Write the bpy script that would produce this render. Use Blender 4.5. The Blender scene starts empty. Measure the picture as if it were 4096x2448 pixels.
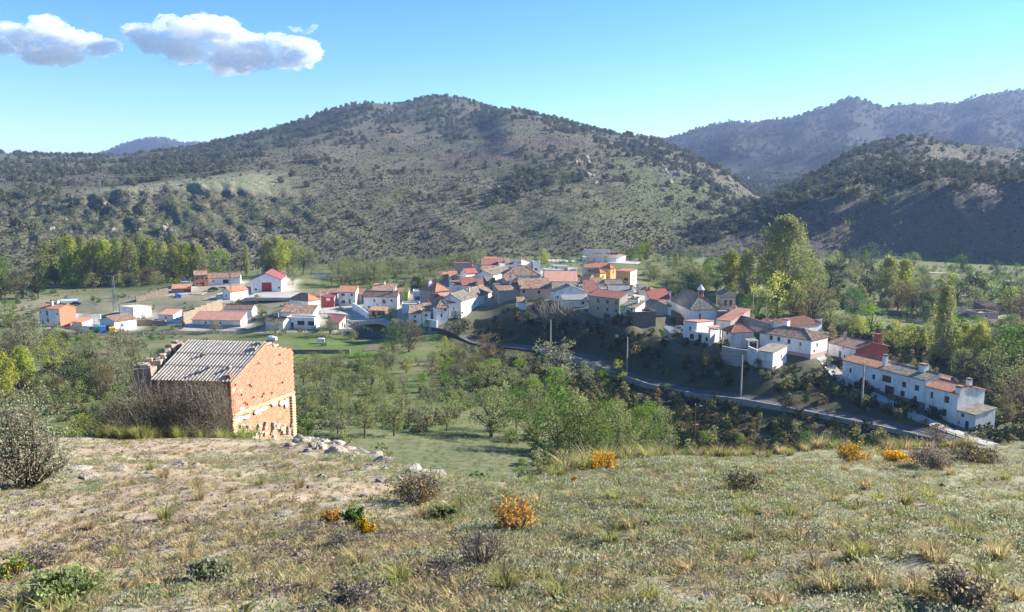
import bpy, bmesh, math, random
import numpy as np
from mathutils import Vector, Matrix
random.seed(7); RNG = np.random.default_rng(11)
SC = bpy.context.scene; COL = SC.collection
# ---------------------------------------------------------------- camera, sky, sun, exposure
F = 800.0; PITCH = math.atan(116 / 800)          # focal length in pixels of a 1024 wide frame, tilt below eye level
cd = bpy.data.cameras.new('camera'); cam = bpy.data.objects.new('camera', cd); COL.objects.link(cam)
cam.location = (0, 0, 0); cam.rotation_euler = (math.pi / 2 - PITCH, 0, 0)
cd.sensor_width = 36; cd.lens = 36 * F / 1024; cd.clip_start = .1; cd.clip_end = 40000
SC.camera = cam
SUN_EL = math.radians(25.5); SUN_FWD = math.radians(20)   # height of the sun; how far it stands ahead of straight right
sv = Vector((math.cos(SUN_EL) * math.cos(SUN_FWD), math.cos(SUN_EL) * math.sin(SUN_FWD), math.sin(SUN_EL)))
world = bpy.data.worlds.new('World'); SC.world = world; world.use_nodes = True
wn = world.node_tree.nodes; wl = world.node_tree.links
bg = wn['Background']
sky = wn.new('ShaderNodeTexSky'); sky.sky_type = 'NISHITA'; sky.sun_disc = False
sky.sun_elevation = SUN_EL; sky.sun_rotation = math.atan2(sv.x, sv.y)
sky.altitude = 900; sky.air_density = 1.0; sky.dust_density = .0; sky.ozone_density = 3.0
hs_ = wn.new('ShaderNodeHueSaturation'); hs_.inputs['Saturation'].default_value = 1.3; hs_.inputs['Hue'].default_value = .502
wl.new(sky.outputs[0], hs_.inputs['Color']); wl.new(hs_.outputs[0], bg.inputs[0]); bg.inputs[1].default_value = .08
sd = bpy.data.lights.new('sun', 'SUN'); so = bpy.data.objects.new('sun', sd); COL.objects.link(so)
sd.energy = 5.0; sd.angle = math.radians(.53); sd.color = (1, .93, .82)
so.rotation_euler = sv.to_track_quat('Z', 'Y').to_euler(); so.location = sv * 300
SC.view_settings.view_transform = 'Standard'; SC.view_settings.look = 'None'
SC.view_settings.exposure = 1.52; SC.view_settings.gamma = 1
SC.render.engine = 'CYCLES'
cy = SC.cycles; cy.max_bounces = 18; cy.diffuse_bounces = 3; cy.glossy_bounces = 2; cy.transmission_bounces = 3
cy.volume_bounces = 18; cy.transparent_max_bounces = 8; cy.use_denoising = True; cy.caustics_reflective = False; cy.caustics_refractive = False
cy.sample_clamp_indirect = 6
HAZE = 9.5e-5                                  # thickness of the air per metre
# ---------------------------------------------------------------- helpers
CP, SP = math.cos(PITCH), math.sin(PITCH)
def zr(v):                                     # height per metre of distance for a row of the picture
    yn = (306 - np.asarray(v, float)) / F
    return (-SP + yn * CP) / (CP + yn * SP)
def tx(u, v):                                  # sideways metres per metre of distance
    yn = (306 - np.asarray(v, float)) / F
    return (np.asarray(u, float) - 512) / F / (CP + yn * SP)
def at(u, v, d): return Vector((float(tx(u, v)) * d, d, float(zr(v)) * d))
def proj(p):
    f = p[1] * CP - p[2] * SP; up = p[1] * SP + p[2] * CP
    return 512 + F * p[0] / f, 306 - F * up / f
def hsh(ix, iy, s):
    n = (ix.astype(np.int64) * 374761393 + iy.astype(np.int64) * 668265263 + s * 1274126177) & 0x7fffffff
    n = ((n ^ (n >> 13)) * 1274126177) & 0x7fffffff
    return ((n ^ (n >> 16)) & 0xffff) / 65535.0
def vnoise(x, y, s=0):
    x = np.asarray(x, float); y = np.asarray(y, float)
    x0 = np.floor(x); y0 = np.floor(y); fx = x - x0; fy = y - y0
    fx = fx * fx * (3 - 2 * fx); fy = fy * fy * (3 - 2 * fy)
    a = hsh(x0, y0, s); b = hsh(x0 + 1, y0, s); c = hsh(x0, y0 + 1, s); d = hsh(x0 + 1, y0 + 1, s)
    return (a * (1 - fx) + b * fx) * (1 - fy) + (c * (1 - fx) + d * fx) * fy
def fbm(x, y, o=4, s=0):
    t = 0; a = .5; n = 0
    for k in range(o):
        t = t + a * vnoise(x, y, s + k); n += a; a *= .5; x = np.asarray(x) * 2.03 + 17.3; y = np.asarray(y) * 2.03 - 9.1
    return t / n
def sstep(a, b, x): t = np.clip((np.asarray(x, float) - a) / (b - a), 0, 1); return t * t * (3 - 2 * t)
# materials ------------------------------------------------------------------
MATS = {}
def mat(name, col, rough=.85, var=.25, scale=2.0, bump=.0, bscale=None, col2=None, coord='Object', spec=.2, detail=5, metal=0, stretch=None, attr=None, trans=0, rnd=0, stain=0):
    if name in MATS: return MATS[name]
    m = bpy.data.materials.new(name); m.use_nodes = True; MATS[name] = m
    nt = m.node_tree; N = nt.nodes; L = nt.links; P = N['Principled BSDF']
    P.inputs['Roughness'].default_value = rough; P.inputs['Specular IOR Level'].default_value = spec; P.inputs['Metallic'].default_value = metal
    tc = N.new('ShaderNodeTexCoord'); src = tc.outputs[coord]
    if stretch:
        mp = N.new('ShaderNodeMapping'); mp.inputs['Scale'].default_value = stretch; L.new(src, mp.inputs[0]); src = mp.outputs[0]
    nz = N.new('ShaderNodeTexNoise'); nz.inputs['Scale'].default_value = scale; nz.inputs['Detail'].default_value = detail; nz.inputs['Roughness'].default_value = .65
    L.new(src, nz.inputs['Vector'])
    mx = N.new('ShaderNodeMix'); mx.data_type = 'RGBA'
    rp = N.new('ShaderNodeMapRange'); rp.inputs[1].default_value = .35; rp.inputs[2].default_value = .65
    L.new(nz.outputs[0], rp.inputs[0]); L.new(rp.outputs[0], mx.inputs[0])
    c2 = col2 or tuple(c * (1 - var) for c in col)
    mx.inputs[6].default_value = (*c2, 1); mx.inputs[7].default_value = (*col, 1)
    out = mx.outputs[2]
    if attr:
        at_ = N.new('ShaderNodeAttribute'); at_.attribute_name = attr
        m2 = N.new('ShaderNodeMix'); m2.data_type = 'RGBA'; m2.blend_type = 'MULTIPLY'; m2.inputs[0].default_value = 1
        L.new(out, m2.inputs[6]); L.new(at_.outputs['Color'], m2.inputs[7]); out = m2.outputs[2]
    if rnd:
        oi = N.new('ShaderNodeObjectInfo'); r2 = N.new('ShaderNodeMapRange'); r2.inputs[3].default_value = 1 - rnd; r2.inputs[4].default_value = 1 + rnd
        L.new(oi.outputs['Random'], r2.inputs[0])
        m3 = N.new('ShaderNodeHueSaturation'); L.new(r2.outputs[0], m3.inputs['Value']); L.new(out, m3.inputs['Color'])
        r3 = N.new('ShaderNodeMapRange'); r3.inputs[3].default_value = .5 - rnd * .06; r3.inputs[4].default_value = .5 + rnd * .06
        ml = N.new('ShaderNodeMath'); ml.operation = 'FRACT'; mm = N.new('ShaderNodeMath'); mm.operation = 'MULTIPLY'; mm.inputs[1].default_value = 7.31
        L.new(oi.outputs['Random'], mm.inputs[0]); L.new(mm.outputs[0], ml.inputs[0]); L.new(ml.outputs[0], r3.inputs[0]); L.new(r3.outputs[0], m3.inputs['Hue'])
        out = m3.outputs[0]
    if stain:
        n4 = N.new('ShaderNodeTexNoise'); n4.inputs['Scale'].default_value = .6; n4.inputs['Detail'].default_value = 6; n4.inputs['Roughness'].default_value = .7
        mp4 = N.new('ShaderNodeMapping'); mp4.inputs['Scale'].default_value = (1, 1, .45); L.new(tc.outputs[coord], mp4.inputs[0]); L.new(mp4.outputs[0], n4.inputs['Vector'])
        r4 = N.new('ShaderNodeMapRange'); r4.inputs[1].default_value = .50; r4.inputs[2].default_value = .70; r4.inputs[4].default_value = stain; L.new(n4.outputs[0], r4.inputs[0])
        m4 = N.new('ShaderNodeMix'); m4.data_type = 'RGBA'; L.new(r4.outputs[0], m4.inputs[0]); L.new(out, m4.inputs[6]); m4.inputs[7].default_value = (.32, .28, .23, 1); out = m4.outputs[2]
    L.new(out, P.inputs['Base Color'])
    if bump:
        n2 = N.new('ShaderNodeTexNoise'); n2.inputs['Scale'].default_value = bscale or scale * 3; n2.inputs['Detail'].default_value = 6
        L.new(tc.outputs[coord], n2.inputs['Vector'])
        b = N.new('ShaderNodeBump'); b.inputs['Strength'].default_value = 1; b.inputs['Distance'].default_value = bump
        L.new(n2.outputs[0], b.inputs['Height']); L.new(b.outputs[0], P.inputs['Normal'])
    if trans:
        df = N.new('ShaderNodeBsdfDiffuse'); tr = N.new('ShaderNodeBsdfTranslucent'); ms = N.new('ShaderNodeMixShader'); ms.inputs[0].default_value = trans
        L.new(out, df.inputs[0]); L.new(out, tr.inputs[0]); L.new(df.outputs[0], ms.inputs[1]); L.new(tr.outputs[0], ms.inputs[2]); L.new(ms.outputs[0], N['Material Output'].inputs[0]); N.remove(P)
    return m
def mesh(name, verts, faces, m=None, smooth=False, colors=None, mi=None):
    me = bpy.data.meshes.new(name)
    if isinstance(verts, np.ndarray):
        faces = np.asarray(faces); k = faces.shape[1]
        me.vertices.add(len(verts)); me.vertices.foreach_set('co', verts.astype(np.float32).ravel())
        me.loops.add(faces.size); me.loops.foreach_set('vertex_index', faces.astype(np.int32).ravel())
        me.polygons.add(len(faces)); me.polygons.foreach_set('loop_start', np.arange(0, faces.size, k, dtype=np.int32))
        me.polygons.foreach_set('loop_total', np.full(len(faces), k, np.int32)) if bpy.app.version < (4, 1) else None
        me.update(calc_edges=True)
    else:
        me.from_pydata([tuple(v) for v in verts], [], faces); me.update()
    if colors is not None:
        ca = me.color_attributes.new('col', 'FLOAT_COLOR', 'POINT'); c = np.ones((len(me.vertices), 4), np.float32); c[:, :3] = colors; ca.data.foreach_set('color', c.ravel())
    if m: 
        for q in (m if isinstance(m, (list, tuple)) else [m]): me.materials.append(q)
    if mi is not None: me.polygons.foreach_set('material_index', np.asarray(mi, np.int32))
    if smooth: me.polygons.foreach_set('use_smooth', np.ones(len(me.polygons), bool))
    return me
def obj(name, me, parent=None, loc=None, rot=None, scale=None):
    o = bpy.data.objects.new(name, me); COL.objects.link(o)
    if parent: o.parent = parent
    if loc is not None: o.location = loc
    if rot is not None: o.rotation_euler = rot
    if scale is not None: o.scale = scale if hasattr(scale, '__len__') else (scale,) * 3
    return o
def tag(o, label=None, cat=None, group=None, kind=None):
    if label: o['label'] = label
    if cat: o['category'] = cat
    if group: o['group'] = group
    if kind: o['kind'] = kind
    return o
class MB:                                       # collects faces for one mesh
    def __init__(s): s.v = []; s.f = []; s.mi = []
    def face(s, pts, m=0):
        n = len(s.v); s.v += [tuple(p) for p in pts]; s.f.append(tuple(range(n, n + len(pts)))); s.mi.append(m)
    def box(s, c, sx, sy, sz, rz=0, m=0, jit=0):
        ca, sa = math.cos(rz), math.sin(rz); n = len(s.v)
        for dz in (-.5, .5):
            for dx, dy in ((-.5, -.5), (.5, -.5), (.5, .5), (-.5, .5)):
                x = dx * sx; y = dy * sy
                s.v.append((c[0] + x * ca - y * sa + random.uniform(-jit, jit), c[1] + x * sa + y * ca + random.uniform(-jit, jit), c[2] + dz * sz + random.uniform(-jit, jit)))
        for f in ((3, 2, 1, 0), (4, 5, 6, 7), (0, 1, 5, 4), (1, 2, 6, 5), (2, 3, 7, 6), (3, 0, 4, 7)): s.f.append(tuple(n + i for i in f)); s.mi.append(m)
    def prism(s, pts, off, m=0):                # closed slab from a polygon swept along a vector
        n = len(s.v); k = len(pts); off = Vector(off)
        s.v += [tuple(p) for p in pts] + [tuple(Vector(p) + off) for p in pts]
        s.f.append(tuple(range(n, n + k))); s.f.append(tuple(range(n + 2 * k - 1, n + k - 1, -1))); s.mi += [m, m]
        for i in range(k): s.f.append((n + i, n + i + k, n + (i + 1) % k + k, n + (i + 1) % k)); s.mi.append(m)
    def tube(s, pts, rad, n=6, m=0, cap=True):
        pts = [Vector(p) for p in pts]; base = len(s.v)
        for i, p in enumerate(pts):
            d = (pts[min(i + 1, len(pts) - 1)] - pts[max(i - 1, 0)]).normalized()
            a = d.orthogonal().normalized(); b = d.cross(a); r = rad[i] if hasattr(rad, '__len__') else rad
            for k in range(n):
                t = 2 * math.pi * k / n; s.v.append(tuple(p + a * r * math.cos(t) + b * r * math.sin(t)))
        for i in range(len(pts) - 1):
            for k in range(n):
                s.f.append((base + i * n + k, base + i * n + (k + 1) % n, base + (i + 1) * n + (k + 1) % n, base + (i + 1) * n + k)); s.mi.append(m)
        if cap:
            s.f.append(tuple(base + (len(pts) - 1) * n + k for k in range(n))); s.mi.append(m)
            s.f.append(tuple(base + k for k in range(n - 1, -1, -1))); s.mi.append(m)
    def mesh(s, name, m, smooth=False): return mesh(name, s.v, s.f, m, smooth, mi=s.mi)
    def build(s, name, m, parent=None, **k): return obj(name, s.mesh(name, m), parent, **k)
# ---------------------------------------------------------------- the shape of the land
# foreground hill: distance of its brow for each column
BROW = np.array([(-400, 34), (-100, 35), (0, 36), (100, 40), (140, 46), (200, 47), (285, 46), (305, 37), (345, 26.5), (390, 20.5), (430, 17.4), (480, 15.6), (520, 15.5), (560, 17.2), (620, 20.5), (700, 24), (850, 28), (960, 30), (1024, 31), (1200, 34), (1500, 36)], float)
BROW_T = tx(BROW[:, 0], 450)
def land_a(x, y):
    t = np.where(y > 1, x / np.maximum(y, 1), np.sign(x) * 3)
    b = np.interp(t, BROW_T, BROW[:, 1])
    yy = np.maximum(y, -45)
    z = -1.6 - .272 * yy - .02 * np.clip(-yy, 0, 99)
    q = np.maximum(y - b + 1.0, 0)
    z = z - .42 * (np.sqrt(q * q + 4) - 2)
    z = z - .55 * np.exp(-((x + 11.2) ** 2 + (y - 38.6) ** 2) / 14)
    n = fbm(x * .22, y * .22, 4, 3) - .5
    return z + n * .55 * sstep(2, 7, y) + (fbm(x * 1.3, y * 1.3, 3, 5) - .5) * .10
# valley floor, village knoll and banks: surface through measured spots (column, row, distance)
SPOTS = [(450, 480, 75), (520, 480, 77), (400, 452, 88), (330, 440, 92), (450, 432, 106), (540, 440, 106), (600, 450, 104), (640, 450, 122), (350, 410, 130), (430, 400, 142), (520, 400, 145), (560, 410, 148),
 (330, 375, 190), (420, 372, 190), (500, 370, 190), (380, 350, 228), (440, 350, 226), (300, 352, 228), (0, 420, 120), (80, 420, 118), (150, 400, 140), (-150, 420, 120), (60, 372, 190), (0, 360, 210), (130, 352, 225), (200, 352, 226), (250, 352, 228),
 (0, 335, 262), (-150, 335, 262), (100, 335, 264), (150, 332, 270), (200, 331.5, 271), (260, 331, 271), (320, 331, 270), (370, 334, 262), (400, 335, 258),
 (115, 312, 300), (90, 300, 330), (40, 300, 330), (0, 300, 330), (-150, 300, 330), (200, 302, 312), (160, 296, 325), (265, 292.5, 330), (300, 293, 330), (200, 286, 345), (240, 286, 345), (150, 288, 355), (80, 288, 370), (0, 290, 370), (320, 285, 355), (380, 280, 365), (420, 278, 365),
 (100, 282, 405), (250, 275, 405), (330, 270, 405), (400, 270, 405), (450, 264, 430), (500, 262, 430), (560, 262, 420), (0, 284, 405), (-150, 285, 400),
 (423, 337, 250), (470, 341, 243), (533, 348, 232), (573, 357, 226), (615, 373, 215), (640, 381, 208), (675, 390, 199), (740, 400, 189), (806, 411, 179), (870, 423, 170), (921, 434, 162), (990, 446, 154), (1060, 455, 150),
 (520, 362, 219), (560, 378, 209), (620, 398, 196), (680, 420, 178), (750, 436, 167), (850, 452, 155), (950, 468, 146), (1060, 480, 140), (600, 420, 165), (640, 425, 162), (700, 450, 155), (780, 465, 147), (580, 400, 168), (690, 470, 135), (900, 490, 130),
 (470, 325, 251), (500, 322, 254), (545, 322, 250), (590, 325, 244), (640, 335, 231), (670, 350, 219), (700, 360, 210), (740, 372, 201), (790, 380, 195), (830, 386, 190), (850, 396, 183), (900, 412, 173), (940, 425, 165),
 (827, 364, 204), (848, 376, 196), (868, 390, 185.5), (905, 404, 176), (945, 425, 166.5), (978, 437.5, 161), (1010, 445, 158),
 (700, 262, 400), (640, 262, 395), (560, 264, 370), (760, 270, 400), (860, 272, 400), (960, 275, 400), (1024, 282, 395), (1200, 290, 380), (700, 275, 350), (740, 295, 310), (780, 305, 290), (800, 325, 255), (850, 332, 255), (900, 334, 258), (960, 336, 260), (1024, 340, 258), (1200, 350, 250), (850, 312, 300), (900, 318, 292), (920, 300, 330), (1000, 300, 330), (880, 352, 228), (960, 380, 205), (1010, 405, 190), (1080, 400, 195),
 (660, 290, 320), (690, 310, 285), (650, 275, 345)]
BASES = []          # filled by the houses before the land is solved
def tps_fit(P, Z, lam=.6):
    n = len(P); d = np.hypot(P[:, None, 0] - P[None, :, 0], P[:, None, 1] - P[None, :, 1]) / 50
    K = d * d * np.log(d + 1e-9) ; K[np.arange(n), np.arange(n)] = lam * .01
    A = np.zeros((n + 3, n + 3)); A[:n, :n] = K; Q = np.c_[np.ones(n), P / 50]; A[:n, n:] = Q; A[n:, :n] = Q.T
    return np.linalg.solve(A, np.r_[Z, 0, 0, 0])
TP = {}
def solve_valley():
    pts = [tuple(at(*s)) for s in SPOTS] + [tuple(b) for b in BASES]
    A = np.array(pts); P, Z = A[:, :2], A[:, 2]
    for xx, yy, zz in ((-900, 250, -48), (-900, 500, -40), (900, 250, -50), (900, 450, -45), (-300, 60, -38), (300, 60, -45), (0, 40, -26), (-600, -200, -35), (600, -200, -45), (0, 700, -34), (500, 700, -38), (-500, 700, -38)):
        P = np.vstack([P, (xx, yy)]); Z = np.append(Z, zz)
    TP['P'] = P; TP['w'] = tps_fit(P, Z)
def land_b(x, y):
    P, w = TP['P'], TP['w']; n = len(P); out = np.empty(x.shape); xf = x.ravel(); yf = y.ravel(); of = out.ravel()
    for i in range(0, len(xf), 20000):
        a = xf[i:i + 20000]; b = yf[i:i + 20000]
        d2 = ((a[:, None] - P[None, :, 0]) ** 2 + (b[:, None] - P[None, :, 1]) ** 2) / 2500
        K = .5 * d2 * np.log(d2 + 1e-12)
        of[i:i + 20000] = K @ w[:n] + w[n] + w[n + 1] * a / 50 + w[n + 2] * b / 50
    z = of.reshape(x.shape)
    return np.clip(z, -62, -18) + (fbm(x * .09, y * .09, 3, 8) - .5) * .5
# hills: for each column, (distance, row) pairs
HC = {-400: [(380, 280), (470, 255), (560, 225), (640, 212), (800, 190), (1100, 165), (1400, 150), (1800, 154)],
 -150: [(400, 277), (470, 255), (560, 225), (640, 212), (800, 190), (1100, 165), (1400, 152), (1700, 154)],
 0: [(405, 276), (450, 258), (540, 228), (620, 211), (700, 203), (850, 185), (1100, 164), (1350, 152.5), (1700, 160)],
 60: [(410, 274), (460, 255), (540, 228), (640, 200), (750, 194), (900, 180), (1150, 162), (1400, 155), (1700, 162)],
 120: [(420, 272), (470, 252), (550, 222), (650, 190), (780, 188), (900, 177), (1150, 163), (1400, 156), (1700, 165)],
 200: [(430, 269), (480, 250), (560, 220), (680, 182), (800, 178), (950, 168), (1150, 156), (1400, 146), (1800, 150)],
 250: [(440, 267), (490, 248), (570, 218), (700, 177), (820, 170), (1000, 158), (1200, 146), (1450, 133.5), (1800, 140)],
 290: [(450, 265), (500, 245), (580, 216), (720, 180), (850, 168), (1020, 153), (1230, 138), (1500, 124), (1900, 130)],
 322: [(455, 264), (505, 244), (590, 214), (730, 180), (860, 166), (1030, 150), (1250, 131), (1500, 113), (1900, 122)],
 350: [(460, 263), (510, 243), (600, 212), (740, 180), (870, 165), (1050, 148), (1270, 125), (1500, 104), (1900, 115)],
 371: [(460, 262), (510, 243), (600, 212), (745, 180), (870, 164), (1050, 148), (1275, 124), (1500, 102), (1900, 113)],
 396: [(465, 262), (515, 242), (610, 210), (750, 180), (880, 163), (1050, 147), (1280, 125), (1520, 105.5), (1900, 112)],
 412: [(468, 261), (517, 242), (615, 209), (755, 179), (885, 163), (1055, 146), (1290, 123), (1540, 100), (1900, 110)],
 437: [(470, 261), (520, 241), (620, 208), (760, 178), (890, 162), (1060, 145), (1300, 120), (1560, 95), (1900, 108)],
 458: [(470, 260), (522, 240), (622, 208), (760, 177), (890, 161), (1055, 144), (1295, 119), (1555, 97), (1900, 110)],
 482: [(470, 260), (525, 240), (625, 207), (760, 176), (890, 160), (1050, 142), (1280, 120), (1540, 103), (1900, 116)],
 491: [(470, 260), (525, 240), (625, 206), (760, 176), (885, 159), (1040, 140), (1250, 117), (1450, 107), (1900, 120)],
 505: [(470, 259), (525, 239), (625, 205), (760, 175), (880, 157), (1020, 138), (1200, 115), (1330, 106), (1600, 118)],
 520: [(470, 259), (525, 239), (625, 205), (757, 175), (877, 157), (1015, 138), (1190, 116), (1310, 109), (1600, 122)],
 548: [(470, 258), (525, 238), (620, 204), (750, 175), (870, 158), (1000, 140), (1150, 122), (1260, 117), (1600, 135)],
 586: [(465, 257), (520, 238), (610, 206), (730, 178), (850, 160), (980, 143), (1120, 131), (1220, 128), (1600, 150)],
 619: [(465, 256), (520, 240), (600, 212), (700, 188), (820, 168), (950, 150), (1100, 138), (1200, 134), (1600, 158)],
 650: [(470, 254), (530, 241), (600, 222), (690, 200), (800, 178), (930, 158), (1080, 143), (1180, 136), (1600, 170)],
 690: [(500, 250), (570, 238), (650, 222), (740, 202), (840, 182), (950, 165), (1060, 151), (1250, 165), (1600, 190)],
 721: [(520, 248), (600, 236), (700, 220), (800, 203), (900, 182), (980, 166), (1100, 178), (1600, 215)],
 758: [(560, 245), (650, 233), (750, 217), (850, 203), (930, 195), (1050, 205), (1600, 230)],
 800: [(600, 245), (750, 228), (900, 220), (1000, 223), (1600, 250)], 900: [(700, 255), (1600, 270)], 1500: [(700, 260), (1600, 270)]}
HD = {500: [(470, 275), (1000, 275)], 620: [(450, 262), (520, 258), (700, 258), (1000, 262)], 650: [(450, 258), (490, 249), (560, 245), (700, 250), (1000, 260)],
 700: [(450, 256), (500, 242), (580, 231), (660, 227), (800, 235), (1100, 250)], 740: [(450, 258), (490, 243), (560, 222), (640, 214), (720, 212), (850, 222), (1100, 240)],
 780: [(450, 260), (478, 243), (525, 215), (590, 200), (700, 194), (800, 196), (1000, 207)], 810: [(452, 262), (475, 241), (505, 212), (560, 190), (680, 180), (800, 178), (950, 186), (1100, 195)],
 842: [(454, 264), (472, 240), (498, 208), (535, 186), (680, 172), (820, 157), (950, 161), (1200, 175)], 876: [(455, 266), (470, 240), (493, 208), (520, 182), (680, 168), (850, 147), (1000, 147), (1200, 155)],
 906: [(455, 268), (468, 242), (490, 208), (512, 180), (680, 166), (860, 139.5), (1000, 138), (1250, 150)], 925: [(455, 268), (468, 242), (490, 208), (511, 180), (680, 166), (860, 139), (1000, 137.5), (1250, 150)],
 940: [(455, 269), (467, 243), (488, 208), (510, 181), (680, 168), (860, 148), (1000, 142), (1250, 152)], 980: [(452, 272), (464, 245), (485, 210), (507, 182), (680, 171), (860, 154), (1000, 147), (1250, 155)],
 1024: [(448, 276), (460, 248), (482, 210), (504, 182), (680, 173), (860, 158), (1000, 151), (1250, 158)], 1200: [(430, 286), (442, 256), (464, 213), (488, 182), (680, 175), (1000, 153), (1250, 160)], 1500: [(420, 290), (435, 256), (480, 185), (680, 175), (1000, 150)]}
for u_ in HD:
    if u_ >= 842: HD[u_] = [((503 + (d_ - 503) * .62) if d_ < 540 else d_, v_) for d_, v_ in HD[u_]]
ESKY = [(500, 190), (560, 172), (600, 156), (640, 141), (668, 137), (701, 127.5), (734, 120), (751, 122.5), (784, 119), (808, 111), (830, 105), (850, 99), (860, 100), (870, 104), (883, 109), (899, 106), (932, 104), (953, 106), (977, 97), (998, 93), (1024, 89.5), (1100, 84), (1250, 92), (1500, 100)]
HE = {u: [(900, 235), (1100, s + (195 - s) * 1.1), (1400, s + (195 - s) * .88), (1800, s + (195 - s) * .62), (2200, s + (195 - s) * .3), (2600, s), (3300, s + 14)] for u, s in ESKY}
FSKY = [(-500, 154), (-200, 153), (20, 154.5), (58, 156), (80, 155.5), (99, 152), (115, 147), (130, 141), (145, 138), (157, 136.5), (170, 138.5), (186, 143.5), (206, 140.5), (222, 143), (240, 150), (300, 162), (400, 172), (700, 180), (1500, 175)]
HF = {u: [(2600, 178), (3600, s + 13), (4400, s), (5200, s + 8), (8000, s + 22)] for u, s in FSKY}
LD = np.linspace(math.log(250), math.log(9000), 240)
def hill(tab, v0, below):
    us = sorted(tab); T = tx(np.array(us), v0); D = np.exp(LD); G = []
    for u in us:
        a = np.array(tab[u], float); z = zr(a[:, 1]) * a[:, 0]
        g = np.interp(D, a[:, 0], z); g = np.where(D < a[0, 0], z[0] - below * (a[0, 0] - D), g)
        if len(a) > 3: g = np.where(D > a[-1, 0], z[-1] + (D - a[-1, 0]) * -.02, g)
        G.append(g)
    G = np.array(G); tt = np.linspace(T[0], T[-1], 420); R = np.array([np.interp(tt, T, G[:, k]) for k in range(len(D))])
    k = np.array([1, 2, 3, 2, 1.]); k /= k.sum()
    for _ in range(1):
        R = np.apply_along_axis(lambda r: np.convolve(np.pad(r, 2, 'edge'), k, 'valid'), 1, R)
        R = np.apply_along_axis(lambda r: np.convolve(np.pad(r, 2, 'edge'), k, 'valid'), 0, R)
    return tt, R
HILLS = [hill(HC, 150, .45), hill(HD, 180, .8), hill(HE, 115, .3), hill(HF, 145, .2)]
def land_h(k, x, y):
    tt, R = HILLS[k]; yy = np.maximum(y, 60); t = np.clip(x / yy, tt[0], tt[-1]); l = np.clip(np.log(yy), LD[0], LD[-1])
    fi = (l - LD[0]) / (LD[1] - LD[0]); fj = (t - tt[0]) / (tt[1] - tt[0])
    i = np.minimum(fi.astype(int), len(LD) - 2); j = np.minimum(fj.astype(int), len(tt) - 2); a = fi - i; b = fj - j
    z = (R[i, j] * (1 - b) + R[i, j + 1] * b) * (1 - a) + (R[i + 1, j] * (1 - b) + R[i + 1, j + 1] * b) * a
    return np.where(y < 240, -200, z)
def land(x, y, want=False):
    x = np.asarray(x, float); y = np.asarray(y, float)
    a = np.full(x.shape, -150.0); b = np.full(x.shape, -60.0); ma = y < 130; mb_ = y < 720
    if ma.any(): a[ma] = land_a(x[ma], y[ma])
    if mb_.any(): b[mb_] = land_b(x[mb_], y[mb_])
    c, d, e, f = (land_h(k, x, y) for k in range(4))
    # gullies and spurs on the hillsides
    g = 1 - np.abs(2 * fbm(x / 95 + .35 * y / 95, y / 260, 4, 21) - 1)
    c = c + (fbm(x / 45, y / 70, 5, 31) - .5) * (7 - 4 * sstep(-.1, -.3, x / np.maximum(y, 1))) + (g - .6) * 9 * (1 - .75 * sstep(-.1, -.3, x / np.maximum(y, 1))) * sstep(440, 560, y) * (1 - .7 * sstep(900, 1300, y))
    left = sstep(-.1, -.35, x / np.maximum(y, 1)) * sstep(455, 500, y) * (1 - sstep(640, 700, y))
    c = c + left * (np.abs(fbm((x + y * .75) / 17, (y - x * .6) / 120, 5, 77) - .5) * 10 - 1 + (fbm((x + y * .6) / 7, (y - x) / 30, 4, 78) - .5) * 6)
    d = d + (fbm(x / 28, y / 40, 5, 41) - .5) * 12 * sstep(452, 470, y) + (fbm(x / 120, y / 140, 3, 44) - .5) * 8
    gl = 1 - np.abs(2 * fbm(x / 330, y / 480, 4, 61) - 1)
    e = e + (gl - .62) * 75 * sstep(1050, 1500, y) * (1 - .75 * sstep(2200, 2560, y)) + (fbm(x / 90, y / 90, 4, 62) - .5) * 16
    f = f + (fbm(x / 260, y / 260, 4, 71) - .5) * 26
    S = np.stack([a, b, c, d, e, f]); k = 1.2
    M = S.max(0); z = M + k * np.log(np.exp((S - M) / k).sum(0)) * np.where(y < 60, 0.0, 1.0) * .35
    if want: return z, S.argmax(0)
    return z
def ground(x, y): return float(land(np.array([x]), np.array([y]))[0])
MARCH = np.exp(np.linspace(math.log(4), math.log(3500), 2600))
def hit(u, v, dmin=4.0):                        # first spot of ground seen in a direction
    D = MARCH[MARCH > dmin]; t = float(tx(u, v)); h = land(t * D, D) - float(zr(v)) * D
    k = np.argmax(h > 0)
    if h[k] <= 0: k = len(D) - 1
    d = D[k]
    if k > 0:
        f = h[k - 1] / (h[k - 1] - h[k] + 1e-9); d = D[k - 1] + (D[k] - D[k - 1]) * f
    return Vector((t * d, d, ground(t * d, d)))
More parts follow.
